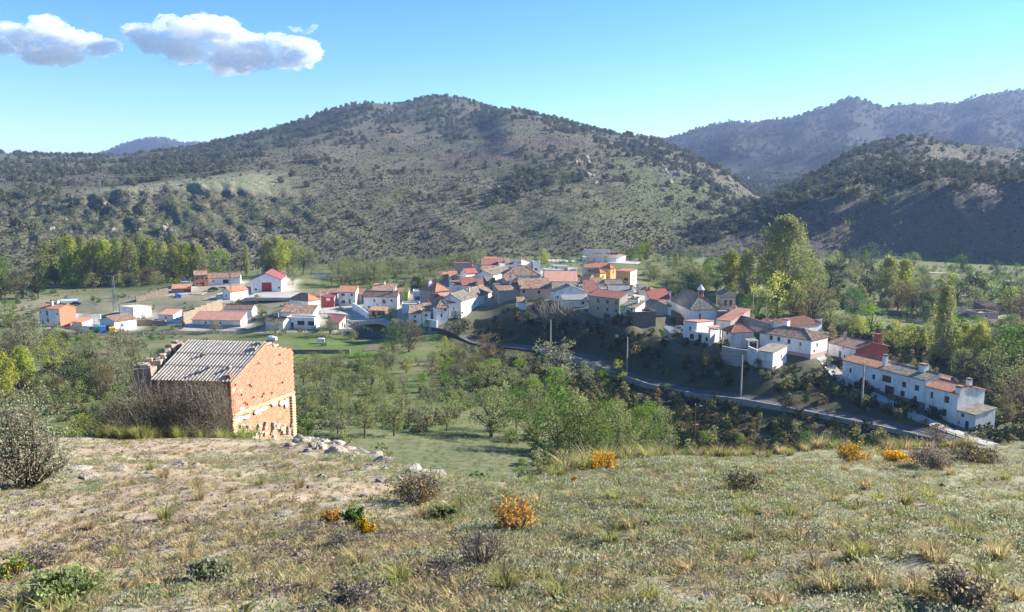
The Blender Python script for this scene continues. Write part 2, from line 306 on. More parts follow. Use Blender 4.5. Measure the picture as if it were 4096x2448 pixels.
# ---------------------------------------------------------------- materials of the village
def plaster(n, c, var=.08, stain=.35): return mat(n, c, .9, var, .9, .01, 6, stain=stain)
M = dict(
 W=plaster('white_plaster', (.84, .83, .81), .12, .5), Wd=plaster('worn_white_plaster', (.74, .72, .68), .16, .75), G=plaster('grey_render', (.36, .33, .30), .22, .5), T=plaster('tan_render', (.52, .40, .31), .12, .3), P=plaster('pinkish_render', (.50, .36, .31), .12, .3),
 O=plaster('orange_render', (.50, .195, .115), .10, .1), Y=plaster('yellow_paint', (.82, .60, .20), .08, .1), YO=plaster('orange_yellow_paint', (.70, .40, .16), .08, .1), R=plaster('red_paint', (.45, .06, .05), .12, .1), DR=plaster('dark_red_render', (.30, .07, .055), .15, .1), L=plaster('lavender_and_shaded_white_plaster', (.62, .62, .72), .08, .2), BE=plaster('beige_render', (.60, .52, .43), .12, .3),
 BR=mat('old_brick', (.55, .26, .16), .9, .4, 3, .02, 9), ST=mat('rubble_stone', (.36, .28, .20), .95, .5, 2.2, .08, 4), SD=mat('dark_rubble', (.26, .21, .16), .95, .5, 2.2, .08, 4), CC=mat('concrete', (.42, .39, .35), .9, .3, .7, .02, 8, stain=.4),
 tile=mat('clay_tiles_mixed', (.56, .36, .24), .9, .6, 1.3, .03, 5, col2=(.13, .085, .06), detail=6), tileO=mat('clay_tiles_orange', (.58, .28, .16), .85, .3, 1.4, .02, 5, col2=(.34, .16, .10)), tileR=mat('clay_tiles_red', (.40, .175, .125), .85, .25, 1.2, .01, 5, col2=(.25, .115, .09)),
 tileB=mat('clay_tiles_brown', (.40, .25, .18), .9, .5, 1.4, .02, 5, col2=(.17, .115, .085)), tileD=mat('weathered_and_shaded_dark_tiles', (.38, .32, .245), .95, .5, 1.2, .03, 4, col2=(.13, .115, .09)), salmon=mat('salmon_tiles', (.60, .31, .22), .85, .25, .9, .01, 5), red=mat('bright_red_tiles', (.44, .145, .10), .8, .3, 1.2, .01, 5), redm=mat('dark_red_sheet_metal', (.32, .10, .10), .45, .15, .6, 0), corr=mat('grey_fibre_cement', (.36, .35, .33), .9, .4, 1.6, .01, 6), slate=mat('blue_grey_sheet', (.26, .29, .36), .7, .3, 1.2, 0), flat=mat('grey_roof_screed', (.46, .44, .41), .9, .3, 1, .01, 6),
 glass=mat('dark_window_glass', (.03, .035, .045), .12, .3, 1, spec=.5), shut=mat('brown_shutter', (.13, .07, .05), .6, .3, 6), frame=mat('window_frame', (.30, .24, .20), .6, .2, 5), white=mat('white_frame', (.8, .8, .8), .5, .05, 5), wood=mat('dark_wood', (.10, .06, .04), .7, .4, 4), blue=mat('light_blue_paint', (.40, .55, .72), .6, .15, 3), gdoor=mat('green_paint', (.02, .14, .07), .5, .2, 2), rdoor=mat('red_door_paint', (.36, .05, .05), .55, .15, 2), gdark=mat('grey_paint', (.18, .20, .23), .6, .2, 2))
HS = []
def H(nm, lab, u, ve, vb, d, th, ul, ur, roof, rise, wm='W', rm='tile', wa=(), wb=(), dep=6, wmB=None, ch=(), band=None):
    th = math.radians(th); e1 = Vector((math.cos(th), math.sin(th), 0)); e2 = Vector((-math.sin(th), math.cos(th), 0))
    C = at(u, ve, d); base = float(zr(vb)) * d
    def reach(e, uu):                           # length along a wall until it meets a column of the picture
        lo, hi = .5, 60.0
        f = lambda t: (proj(C + e * t)[0] - uu)
        s0 = f(0.0)
        for _ in range(50):
            m = (lo + hi) / 2
            if f(m) * s0 > 0: lo = m
            else: hi = m
        return lo
    w = reach(e1, ur) if ur is not None else dep
    l = reach(e2, ul) if ul is not None else dep
    if w > 26 and ur is not None: w = dep
    if l > 22.5 and ul is not None: l = dep
    if math.degrees(th) > 55: w = max(w, 4.2)
    l = max(l, 4.2)
    HS.append(dict(nm=nm, lab=lab, C=Vector((C.x, C.y, base)), e1=e1, e2=e2, w=w, l=l, h=C.z - base, roof=roof, rise=rise, wm=wm, wmB=wmB or wm, rm=rm, wa=wa, wb=wb, ch=ch, band=band))
    for a, b in ((0, 0), (1, 0), (0, 1), (1, 1)):
        p = Vector((C.x, C.y, base)) + e1 * w * a + e2 * l * b; BASES.append((p.x, p.y, base))
    return HS[-1]
# name, label, column of near corner, row of eaves, row of foot, distance, turn, left end, right end, roof ...
n2 = lambda *z: [(.25, q) for q in z] + [(.7, q) for q in z]
# --- left end of the village
H('house', 'tall white house with one bare orange side wall, farthest left', 59.2, 309, 327, 282, 68, 38.6, 75.3, 'ga', 1.3, 'W', 'tileO', [(.12, 4.4, .9, .5), (.62, 3.8, .9, 1.8), (.6, .9, .9, 1.7), (.85, .2, .9, 1.9, 'd'), (.93, 4.6, .8, .5), (.06, .6, .8, 1.3)], [], wmB='O', ch=[(.3, .55, 1.6, .9, 'W'), (.5, .45, 1.1, .8, 'W')])
H('shed', 'small shed with pink tile roof against the tall orange-sided house', 82, 322.3, 329.5, 281, 65, 72, 89, 'sa', .9, 'W', 'tileO', [(.4, .8, .5, .5)])
H('shed', 'low white flat-roofed shed behind the recycling bins', 92, 327, 331.8, 277, 62, 82.5, 99, 'flat', .2, 'W', 'flat', [], [(.7, .5, .5, .6)])
H('shed', 'white gabled shed with brown tiles beside the recycling bins', 114.1, 321.5, 331.5, 272, 60, 99.6, 136, 'gb', 1.4, 'W', 'tileB', [], [(.35, 1.3, 1.0, 1.0, 's')], wmB='W')
H('shed', 'flat white shed with a pale blue double door', 133.2, 307.5, 318.5, 295, 62, 119.5, 151, 'sA', -.5, 'W', 'flat', [], [(.5, 0, 2.2, 2.3, 'blue')])
H('shed', 'small white shed with pink roof and grey-blue door', 173, 314.6, 321.3, 288, 82, 158, 182, 'sa', 1.1, 'W', 'salmon', [(.5, 1, .7, .7)], [(.55, 0, 1.6, 1.9, 'blue')])
H('barn', 'long white building with broad salmon roof and brick plinth', 240.4, 320, 327, 277, 84, 192, 247, 'sa', 2.1, 'W', 'salmon', [(.42, 1.0, .7, .7), (.72, 1.0, .7, .7)], [(.4, 1.4, .5, .7)], band='P')
H('barn', 'brown-tiled building just behind the long salmon roof', 251.7, 309, 317, 293, 84, 224, 257, 'ga', 1.3, 'Wd', 'tileB', [(.3, .9, .8, .8)])
H('shed', 'white shed with orange roof in front of the red-roofed warehouse', 229.9, 291.5, 300, 318, 58, 222.5, 248, 'gb', 1.3, 'W', 'tileO', [(.5, 1.2, .7, .9)], [])
H('shed', 'lean-to joined to the white shed by the warehouse', 223, 295, 300, 321, 58, 217, 229, 'sa', .6, 'Wd', 'flat')
H('warehouse', 'large white warehouse with dark red metal roof and red door', 250.5, 279.8, 291.8, 330, 8, None, 281, 'ga', 2.7, 'W', 'redm', [], [(.52, 0, 4.0, 3.8, 'rdoor'), (.16, .6, 1, .8), (.92, 1.2, .9, .7)], dep=17)
H('shed', 'small tiled shed behind the right side of the warehouse', 281, 273.5, 280, 352, 15, None, 285.5, 'gb', 1.2, 'W', 'tileB', dep=6)
H('house', 'two-storey brick house with brown tiles at the poplar grove', 194, 275, 286.8, 345, 25, 188, 207.7, 'gb', 1.6, 'BR', 'tile', [], [(.2, 3.0, .8, 1.0), (.6, 3.2, .8, .9), (.9, 3, .8, .9), (.2, .8, .8, .9), (.45, .8, .8, .9), (.62, 0, .9, 2, 'rdoor')], wmB='BR', ch=[(.95, .5, 1.2, .7, 'O')])
H('barn', 'long low white barn with brown tiles beside the brick house', 207.7, 277.8, 284.3, 349, 15, None, 240, 'gb', 1.7, 'W', 'tileB', [], [(.17, .9, .9, .7), (.55, .2, 2.4, 1.7)], dep=7)
H('shed', 'small shed with whitish sheet roof left of the brick house', 181, 282, 285.8, 342, 20, 179.5, 190.5, 'sb', .5, 'BE', 'flat', dep=5)
H('shed', 'open-fronted shed with ochre tiles beside blue drums', 171.5, 288.6, 293, 333, 18, 169, 191, 'sb', 1.2, 'ST', 'tileO', [], [(.82, 0, 3, 1.7, 'o')], dep=5)
# --- around the small square
H('house', 'white annex with brown mono-pitch roof left of the green gate', 283, 321.5, 330, 263, 66, 265.3, 287.5, 'ga', 1.1, 'W', 'tileB', [], [], ch=[(.4, .45, 1.2, .4, 'G')])
H('house', 'flat white house front with green gate and two wide windows', 314.4, 318, 329.8, 265, 80, 286, 319.5, 'flat', .3, 'W', 'flat', [(.12, 1.4, 2.3, 1.5), (.48, 1.4, 2.6, 1.5), (.88, 0, 2.8, 2.3, 'gdoor')], [])
H('house', 'white house with striped tile roof above the green gate', 313, 312.6, 319, 273, 83, 280.5, 318, 'sa', 2.0, 'W', 'tile', [(.15, .5, .7, .7), (.75, .4, .8, .8)])
H('house', 'white hip-roofed house with orange tiles and blank bright side', 308.4, 300.6, 312, 286, 58, 289.5, 320, 'hip', 2.0, 'W', 'tileO', [(.45, 2.4, .5, .6)], [])
H('shed', 'small open shed with red metal roof by the railing', 339, 323, 329.5, 262, 80, 326.5, 345.5, 'sa', 1.6, 'BE', 'redm', [], [(.5, .1, 1.0, 1.9, 'o')])
H('house', 'stone house with faded tiles left of the red-fronted house', 325.7, 295.5, 308, 299, 84, 314, 328.5, 'sa', 1.8, 'ST', 'tile')
H('house', 'narrow dark red house front with one white window', 334, 297, 306.3, 297, 84, 326, 337, 'sa', 1.0, 'R', 'redm', [(.55, 2, 1.6, 1.1, 'wh')], wmB='P')
H('house', 'brown-tiled house peeking over the dark red house', 337, 293, 300, 304, 84, 327, 339, 'sa', 1.3, 'BE', 'tileB')
H('house', 'white two-storey house with bright orange roof on the square', 355.5, 291.7, 304.5, 300, 86, 338, 357.3, 'sa', 1.7, 'W', 'tileO', [(.22, 3.2, .9, 1.1), (.72, 3.2, 1.4, 1.1), (.72, .4, 1.4, 1.2), (.35, .2, .8, 1.9, 'd')])
H('house', 'dim narrow house between two white houses on the square', 361.5, 294, 305, 303, 80, 356, 363, 'sa', 1.4, 'G', 'tileR')
H('house', 'long white house with brown tiles and scattered windows, square\'s right', 397.4, 296.3, 309.5, 292, 88, 363.5, 399, 'ga', 1.6, 'W', 'tileB', [(.18, 2.9, .8, .8), (.4, 2.2, 1.2, 1.5), (.68, 2.8, .6, .9), (.6, 1.0, .4, 1.2), (.4, .2, 1.2, 1.0), (.7, .1, .9, 1.2, 'd'), (.85, .5, .8, .8)], ch=[(.4, .15, 1.1, .4, 'P')])
H('house', 'mottled tile roof rising behind the long white house', 394, 290.5, 297, 304, 87, 371, 397, 'sa', 2.0, 'BE', 'tile', ch=[(.9, .55, 1.0, .7, 'W')])
H('shed', 'low pinkish-roofed shed right of the long white house', 408, 292.3, 298, 301, 87, 396, 410, 'sa', 1.2, 'BE', 'tileB')
H('shed', 'tumbledown tiled lean-to under the long white house', 384, 310.5, 316, 283, 78, 369, 386, 'sa', .7, 'ST', 'tile', [(.3, .2, 1.2, 1.4, 'o'), (.7, .2, 1.2, 1.4, 'o')], dep=3)
# --- steep side of the village, centre
H('house', 'grey-pink house with pyramid roof of red and ochre tiles', 435.4, 291, 305.5, 272, 42, 420.5, 449.5, 'hip', 2.4, 'G', 'tileO', [(.25, 2.8, 1, 1.1)], [(.5, 1.8, .8, .8)], wmB='P', ch=[(.25, .6, 1.4, .9, 'W')])
H('shed', 'low brown shed with bright red gabled roof', 430, 298.8, 305, 263, 12, None, 448, 'ga', 1.1, 'P', 'red', [], [(.6, .4, .5, .6)], dep=5)
H('house', 'lowest white house on the slope with striped tile roof', 408.5, 313, 325.5, 250, 4, 405.5, 421, 'sb', 1.7, 'W', 'tile', [], [(.5, 2.6, .7, .7), (.5, .5, 1.1, 1.2)], dep=6)
H('house', 'small white house stepped between two larger white houses', 421.5, 310.5, 319.5, 252, 5, None, 430.5, 'sb', 1.6, 'W', 'tile', [], [(.5, 1.0, .8, .7)], dep=6)
H('house', 'white corner house with fan-shaped tile roof above the bank', 437, 307, 324.5, 248, 22, 433, 448, 'hip', 1.9, 'W', 'tile', [(.5, 3, .6, .9)], [(.75, 4.2, .8, .8), (.4, 2.2, .6, 1.1)], dep=6)
H('house', 'white house half hidden by the dark tree on the bank', 448.5, 302.5, 318, 252, 22, None, 460.5, 'sb', 1.4, 'W', 'tile', [], [(.5, 2.6, .8, .8), (.3, .6, .8, .9, 'blue')], dep=6)
H('house', 'long white house with blank wall stepping up the bank', 461, 300.7, 316.5, 252, 69, None, 492, 'gb', 2.0, 'W', 'tileD', [], [(.42, 2.4, 1.0, 1.2), (.78, 2.6, 1.2, 1.2), (.72, 4.6, .7, .7), (.5, .3, .8, .8)], dep=7, ch=[(.45, .35, 1.2, .5, 'P')])  # shade of the left-facing roof slope is put into dark tiles
H('house', 'patched grey house with orange tile lean-to roof', 499, 290.5, 304.5, 263, 20, None, 521, 'sb', 1.6, 'G', 'tile', [(.5, 2.2, .6, .8)], [(.93, 3.6, .5, .5), (.92, 1.6, .8, .4)], wmB='G', dep=6)
H('house', 'grey upper storey with white chimney above the patched house', 507, 281.5, 288, 269, 16, None, 517.8, 'sb', 1.4, 'G', 'tile', [], [(.6, .6, 1.2, .8)], dep=6, ch=[(.3, .02, 1.6, .7, 'W')])
H('house', 'tan house under a long mottled tile roof behind bare branches', 520, 288.3, 301, 265, 8, None, 552, 'sb', 2.5, 'T', 'tile', [], [(.12, 2.6, .9, 1.1), (.15, .4, 1.1, 1.1), (.6, 2.4, .9, 1)], dep=7)
H('shed', 'small white tiled shed perched on the bank edge', 518, 302, 308.5, 255, 8, 517, 526.5, 'sb', 1.1, 'W', 'tile', dep=4)
H('house', 'white house with brick-red roof and plain front, mid village', 462, 285.2, 295, 295, 10, None, 478, 'sb', 2.3, 'W', 'tileR', [], [], dep=7)
H('house', 'lumpy old white house left of the brick-red roof', 452.5, 284.5, 296.5, 297, 14, None, 461.5, 'sb', .8, 'Wd', 'tileB', [], [(.45, .8, .5, 1.2, 'blue'), (.8, .8, .5, 1.2, 'blue')], dep=7)
H('house', 'low brown-red roof squeezed right of the white mid-village house', 478.5, 285.8, 292.5, 290, 12, None, 490, 'sb', 2.0, 'BE', 'tileR', dep=6)
H('house', 'grey-fronted house with thin orange roof, mid village', 459, 275.6, 283, 312, 30, 457.5, 474, 'sA', -1.5, 'G', 'tileO', [], [(.25, 1.2, 1, .6)], dep=7)
H('house', 'white house with orange roof at the orchard edge', 449, 276.5, 282, 316, 8, None, 457.6, 'sb', 1.6, 'W', 'tileO', [], [(.45, .7, .9, .8)], dep=6)
H('shed', 'tiny orange-roofed shed farthest left beside the orchard', 440, 275.6, 279.5, 320, 5, None, 448, 'sb', 1.0, 'P', 'tileO', dep=5, ch=[(.15, .5, .9, .5, 'O')])
H('house', 'white house with red gable roof behind the grey front', 466, 273, 280, 325, 38, 462, 477.5, 'gb', 1.5, 'W', 'red')
H('house', 'tall windowless pink building at the back of the village', 455, 263, 274, 346, 4, None, 472.6, 'flat', .2, 'P', 'tileR', dep=8)
H('house', 'beige flat-topped house with one window beside the pink building', 472.7, 266, 274, 346, 4, None, 480.3, 'flat', .2, 'BE', 'flat', [], [(.5, .6, 1.3, 1.1)], dep=7)
H('house', 'white house with dull red roof at the back of the village', 481.5, 264.6, 270, 346, 4, None, 498.6, 'sb', 2.0, 'W', 'tileR', dep=8)
H('house', 'white house with striped tiles below the dull red roof', 482, 272, 278.5, 331, 4, None, 499, 'sb', 2.0, 'Wd', 'tile', dep=7)
H('house', 'narrow white house with red roof left of the tall white house', 498.8, 262.6, 270, 351, 4, None, 505.5, 'sb', 1.2, 'W', 'tileR', [], [(.5, .3, 1.8, 1.1)], dep=7)
H('house', 'house with long shadowed tile roof running up to the tall white house', 492, 275, 281, 303, 66, None, 513, 'gb', 1.6, 'W', 'tileD', dep=7)  # dark tiles carry the shade of the roof side in view
H('house', 'tall white house with pink sloping roof, highest in the village', 521.3, 258.6, 272, 330, 45, 513.5, 534.5, 'sA', -2.2, 'L', 'salmon', [(.6, 4.2, .6, .9), (.25, 3.6, .4, .9)], [], wmB='W')  # left wall is white too; its shade is put into lavender plaster
H('house', 'narrow white house attached right of the tallest white house', 533.5, 262, 273, 331, 5, None, 540.5, 'flat', .2, 'W', 'tile', [], [(.35, 1.0, 1.2, 1.0, 's')], dep=5)
H('house', 'white house under a wide hipped roof of mottled tiles', 504, 275.3, 281, 293, 5, None, 539.8, 'hip', 3.0, 'W', 'tile', [], [(.78, .9, .7, .7)], dep=10)
# --- upper right of the village
H('house', 'plain lavender-white flat wall house above the salmon roof', 545, 269.5, 278, 318, 10, 543, 562, 'sA', -.4, 'L', 'flat', dep=5)
H('house', 'house with the widest salmon roof and white walls', 577.5, 281.2, 288, 285, 88, 545, 580.5, 'sa', 2.6, 'W', 'salmon', dep=10)
H('shed', 'small flat white shed before the plaza', 553.5, 265.6, 269.5, 350, 8, None, 568, 'sA', -.5, 'W', 'flat', [], [(.2, .5, .8, .7)], dep=5)
H('house', 'house with terracotta roof below the bullring', 585, 267.3, 276.5, 325, 5, None, 609, 'gb', 1.7, 'BE', 'tileO', [], [(.2, 1.6, 1.3, 1.2)], dep=7, ch=[(.45, .5, 1.1, .5, 'O')])
H('house', 'house with orange side, yellow front and hipped roof', 600, 272.6, 280, 315, 42, 589.5, 606.2, 'hip', 1.2, 'YO', 'tileO', [(.6, 1.2, .9, .9)], [(.5, .8, .8, .9)], wmB='Y')
H('house', 'narrow yellow turret house with hipped terracotta roof', 610.5, 268.2, 278.5, 319, 45, 606.7, 616, 'hip', 1.3, 'Y', 'tileO', [(.5, 2, .7, 1)], [(.5, 2, .7, 1)], wmB='YO')
H('house', 'white and yellow house with flat red roof at the right edge', 630.5, 271.5, 284.5, 305, 55, 616, 637, 'sa', .5, 'YO', 'tileR', [(.3, 1.4, 1.8, 1.0)], [(.5, 3.0, .7, .9), (.5, .8, .7, .9)], wmB='W')
H('ruin', 'grey stone roofless block right of the widest salmon roof', 591, 276, 284, 296, 70, 580.5, 593.5, 'flat', -.3, 'SD', 'flat')
H('house', 'low mottled roof below the yellow-fronted house', 593, 283, 287.5, 286, 6, None, 605, 'sb', 1.4, 'BE', 'tile', dep=6)
H('house', 'low broad dark tile roof left of the grey sheet roof', 606, 284, 288.5, 286, 8, None, 623, 'gb', 1.3, 'BE', 'tileD', dep=6)
H('house', 'small dark red roof right of the salmon house', 587, 287, 292, 276, 12, None, 598.5, 'sb', 1.8, 'W', 'tileR', dep=5)
H('house', 'white house with dark red gable roof above the tan house', 585, 292.5, 298.5, 263, 14, 582, 601, 'sb', 2.0, 'W', 'tileR', [], [(.25, .6, 1.0, .8)], dep=6)
H('barn', 'white barn with grey corrugated roof and red chimney', 633.5, 290.5, 295.5, 270, 86, 609, 640, 'ga', 1.4, 'W', 'corr', ch=[(.1, .1, 1.2, .7, 'O')], dep=7)
H('house', 'tall tan house with dark red roof at the edge of the bank', 619.5, 298.5, 315, 240, 47, 588.5, 628, 'sa', 1.5, 'T', 'tileR', [(.10, 3.0, .9, 1.2), (.38, 3.0, .9, 1.2), (.68, 3.0, .9, 1.2), (.10, .7, .6, 1.0), (.38, .7, .6, 1.0), (.68, .7, .6, 1.0)], wmB='G')
H('house', 'blue-white gabled house behind the leafless thicket', 554, 291.3, 301, 258, 10, 552, 585, 'ga', 1.8, 'W', 'tileD', [], [(.12, .8, .7, .9), (.66, 1.2, .8, .8)], dep=7)
H('shed', 'white lean-to with pale corrugated roof over the bank', 563, 299.7, 307, 250, 8, None, 588, 'sb', 1.0, 'W', 'corr', [], [(.35, .8, .6, .7), (.8, .8, .9, .8)], dep=4)
H('house', 'white house with old dark tiles right of the tan house', 635.5, 308, 316, 232, 50, 620, 645, 'sa', 1.5, 'W', 'tileD', [(.25, 1, .5, 1.2), (.75, 1.2, .5, .8)], ch=[(.7, .3, 1.4, .8, 'W')])
H('house', 'grey gabled house with a small arched window', 647, 307, 312.5, 236, 22, 640, 668, 'ga', 1.7, 'G', 'tileD', [], [(.55, 1.2, .5, .7)], dep=9)
H('house', 'white house with bright red ribbed roof left of the church', 650, 299, 309.5, 246, 5, 645, 671, 'sb', 2.4, 'W', 'red', [], [(.28, 1.2, 1.6, 1.2), (.72, 1.2, 1.6, 1.2)], dep=7, ch=[(.15, .9, .7, .7, 'O')])
# --- below the church
H('shed', 'blue-grey lean-to with dark openings under the church wall', 671, 333, 339.5, 227, 20, 668, 689, 'sb', 1.2, 'Wd', 'slate', [], [(.35, .2, 1.6, 1.7, 'o'), (.7, .2, 1.6, 1.9, 'o')], dep=5)
H('house', 'peeling white house with barred windows below the church', 710.4, 333.8, 347.5, 214, 55, 689, 722, 'flat', .4, 'Wd', 'flat', [(.16, 1.6, .8, 1.2), (.48, 1.3, 1.0, 2.1), (.86, 1.8, 1.2, 1.4)], [])
H('house', 'upper room with red tiles over the peeling white house', 697, 325.2, 333, 217, 50, 690, 713.5, 'sA', .9, 'W', 'tileR', [(.5, .4, .6, 1.2)], ch=[(.85, .8, 1.4, .5, 'wood')])
H('house', 'house with the large red roof below the bell tower', 730.6, 320.8, 333, 224, 52, 716.5, 750, 'sa', 1.7, 'Wd', 'tileR', wmB='G', ch=[(.9, .95, .6, .4, 'P')])
H('house', 'white house with low red hipped roof above the terrace', 731.5, 332, 347.5, 213, 14, 723, 754, 'hip', 1.5, 'Wd', 'tileR', [(.45, 3.2, .9, 1.2), (.45, .8, .8, 1.3)], [], dep=7)
H('house', 'tall blank grey party wall house beside the red roof', 751, 317.6, 332, 226, 24, 750, 770.5, 'sA', -2.2, 'G', 'tileR', dep=7)
H('house', 'white roof terrace behind the grey party wall', 771.5, 321.5, 329, 229, 22, 765, 783, 'flat', .3, 'W', 'tileR', dep=7)
H('house', 'big white corner house with sprawling mottled tile roof', 811.4, 339.8, 357.5, 203, 41, 760, 828, 'hip', 1.7, 'W', 'tile', [(.77, 3.0, .9, 1.2), (.62, 2.9, .9, 1.2), (.42, 2.7, .9, 1.2), (.2, 2.7, .6, .9)], [(.36, 2.4, .8, 1.0, 's'), (.2, 1.2, .9, .6)], ch=[(.8, .75, 1.8, 1.4, 'W')], band='P')
H('shed', 'white annex with dark flat tiles below the mottled roof', 773.2, 352.4, 368, 196, 46, 757, 787, 'sa', 0.7, 'W', 'tileD', [], [(.6, 1.8, .7, .8)])
H('house', 'white street house with brown tiles and dark red side', 855.7, 348.6, 363.5, 205, 22, 828.7, 888, 'ga', 1.3, 'W', 'tileB', [(.15, .5, .5, 1.2), (.55, .3, .9, 2, 'd'), (.38, .8, .5, .9), (.45, 3, .4, 1)], wmB='DR', ch=[(.3, .75, 1.8, .5, 'G'), (.72, .06, 2.2, 1.4, 'DR')])
# --- the row going down to the right
H('house', 'first white house of the sloping row, with orange tiles', 881, 368.6, 392, 186.7, 23.6, 843, None, 'ga', 1.0, 'W', 'tileO', [(.78, 2.8, .7, 1.2), (.42, 2.8, .8, 1.2), (.17, 2.7, .9, 1.2), (.28, .9, .6, .5), (.38, -.3, .7, 2, 'd')], dep=8, ch=[(.22, .04, 2.4, .9, 'W')], band='gdark')
H('house', 'second house of the row, dark old roof and garage door', 926, 380, 406.3, 175.6, 23.6, 881.2, None, 'ga', 1.05, 'W', 'tileD', [(.86, 3.2, 2.6, 1.6, 's'), (.46, 3.1, 1.2, 1.3, 's'), (.18, 3.1, 1.2, 1.3, 's'), (.48, .9, 1.2, 1.3, 's'), (.78, -.2, 2.6, 2.7, 'wood'), (.2, -.3, .9, 2.1, 'wood')], dep=8, ch=[(.45, .3, 1.4, 1.5, 'W')], band='gdark')
H('house', 'third house of the row, orange-brown tiles in tree shadow', 958.2, 393.4, 425, 168.5, 23.6, 926.2, 985, 'ga', 1.1, 'W', 'tileO', [(.8, 4.4, .7, 1.5, 's'), (.33, 4.3, 1.2, 1.5, 's'), (.84, 2.0, .5, .9, 's'), (.66, .6, 1, 2.1, 'wood'), (.38, 1.2, 1.2, 1.6, 's')], ch=[(.5, .1, 1.3, .9, 'W'), (.05, .0, 1.2, 1.2, 'W')], dep=8)
H('house', 'small last house of the row with lit cream side wall', 976, 414.6, 432.5, 164.8, 23.6, 959, 995.6, 'sa', 0.8, 'W', 'tileD', [(.72, 2.6, .8, .8, 's'), (.9, .9, .4, .6, 's'), (.45, .1, .9, 1.9, 'wood')], dep=6)
# --- ruins on the right
H('barn', 'ochre barn with long striped tile roof at right edge', 1000.5, 328.6, 336, 262, 2, None, 1032, 'sb', 2.0, 'T', 'tile', [], [(.35, .3, 1.0, 1.6, 'wood')], dep=7)
H('ruin', 'ruined tan farmhouse beside the striped-roof barn', 981, 326.5, 336, 268, 58, 953, 1000, 'sa', 1.1, 'ST', 'tileD', [(.75, 1.4, .9, .8)])
H('ruin', 'tall roofless tan stone block behind the ruined farmhouse', 979, 313, 324, 286, 8, None, 998.5, 'flat', -.6, 'T', 'flat', [], [(.4, 2.4, .7, .7)], dep=7)
H('ruin', 'ruined house with slumped grey tile roof behind the poplar', 957, 314, 323, 291, 10, None, 979, 'sb', 1.4, 'ST', 'tileD', dep=7)
H('ruin', 'roof remnant on a gable at the top of the ruined farm', 986, 306.5, 316, 296, 12, None, 1002, 'sb', 1.2, 'SD', 'tile', dep=6)
H('shed', 'lone tan hut with tile roof among trees across the river', 852.5, 306.5, 314, 300, 4, 850, 867, 'sb', 1.6, 'T', 'tile', [], [(.85, 0, .8, 1.7, 'o')], dep=5)
H('ruin', 'short brick ruin beside the lone tan hut', 871.5, 305, 311.5, 303, 4, None, 878.5, 'flat', -.2, 'BR', 'flat', dep=3)
# --- smaller buildings filling the gaps
H('house', 'flat white house with dark opening left of the pyramid roof', 413, 291.5, 304, 280, 6, None, 421.5, 'flat', .3, 'W', 'flat', [], [(.5, 1.5, 1.8, 1.2)], dep=6)
H('shed', 'long low white shed below the round green tree', 402, 304.3, 311, 264, 5, None, 419.5, 'flat', .3, 'W', 'flat', [], [(.7, .6, 2, 1)], dep=5)
H('shed', 'low grey flat roof between red shed and long white house', 449.5, 296.3, 301.5, 263, 10, None, 457, 'flat', .2, 'G', 'flat', dep=6)
H('house', 'small pale orange roof right of the grey-fronted house', 475.5, 280.5, 286, 304, 12, None, 484, 'sb', 1.2, 'BE', 'tileO', dep=6)
H('house', 'small dark roof left of the grey upper storey', 487, 281.5, 288, 293, 14, None, 495.5, 'sb', 1.6, 'G', 'tileD', dep=6)
H('shed', 'tiny white gable below the striped tile roof', 483, 276.5, 281, 314, 8, None, 487.5, 'ga', 1.0, 'W', 'tile', dep=5)
H('house', 'mottled little roof left of the tallest white house', 505.8, 264, 271, 341, 6, None, 513.5, 'sb', 1.6, 'W', 'tile', [], [(.5, 1, .8, .8)], dep=6)
H('house', 'pale orange roof strip farthest back in the village', 484.5, 260.6, 265, 362, 4, None, 497, 'sb', 1.2, 'W', 'tileO', dep=6)
H('house', 'low dark tile roof in front of the widest salmon roof', 548, 288.3, 294, 271, 6, None, 579, 'sb', 1.5, 'BE', 'tileD', [], [(.6, .5, .7, .8)], dep=5)
H('house', 'plain tan block left of the grey sheet roof', 601.5, 289, 295, 274, 10, None, 613.5, 'flat', .2, 'T', 'flat', dep=6)
H('house', 'dark roof corner right of the white barn gable', 640.5, 289.3, 295, 276, 8, None, 647, 'sb', 1.3, 'BE', 'tileD', dep=5)
H('house', 'orange roofs showing behind the big corner house', 790, 326.8, 334, 223, 30, None, 822, 'sb', 1.3, 'W', 'tileO', dep=6)
H('house', 'grey wall joining the church and the bell tower', 718.7, 311.5, 324, 237, 5, None, 734, 'flat', .2, 'G', 'flat', dep=4)
H('ruin', 'dark broken wall of a ruin between the tan house and the church', 633, 312.5, 320, 229, 14, None, 656, 'flat', -.5, 'SD', 'flat', dep=5)
H('house', 'small tile-roofed wing between the grey gable and the church', 660, 306, 315, 239, 10, None, 671, 'sb', 1.2, 'W', 'tile', [], [(.5, 1, .7, .8)], dep=5)
CHURCH = H('church', 'white parish church with hipped tile roof and small lantern', 691, 309, 337, 238, 5, 670, 718.5, 'chip', 3.6, 'W', 'tileD', [(.72, 4.6, .6, 1.3), (.42, 4.2, .5, 1.3)], [])
TOWER = H('bell_tower', 'square brown stone bell tower beside the church', 721, 294.5, 325, 243, 2, None, 735.7, 'ga', 1.2, 'T', 'tileD', [(.3, 6.0, .6, 1.7, 'o'), (.7, 6.0, .6, 1.7, 'o')], [(.33, 6.0, .8, 1.7, 'o'), (.68, 6.0, .8, 1.7, 'o')], dep=5)
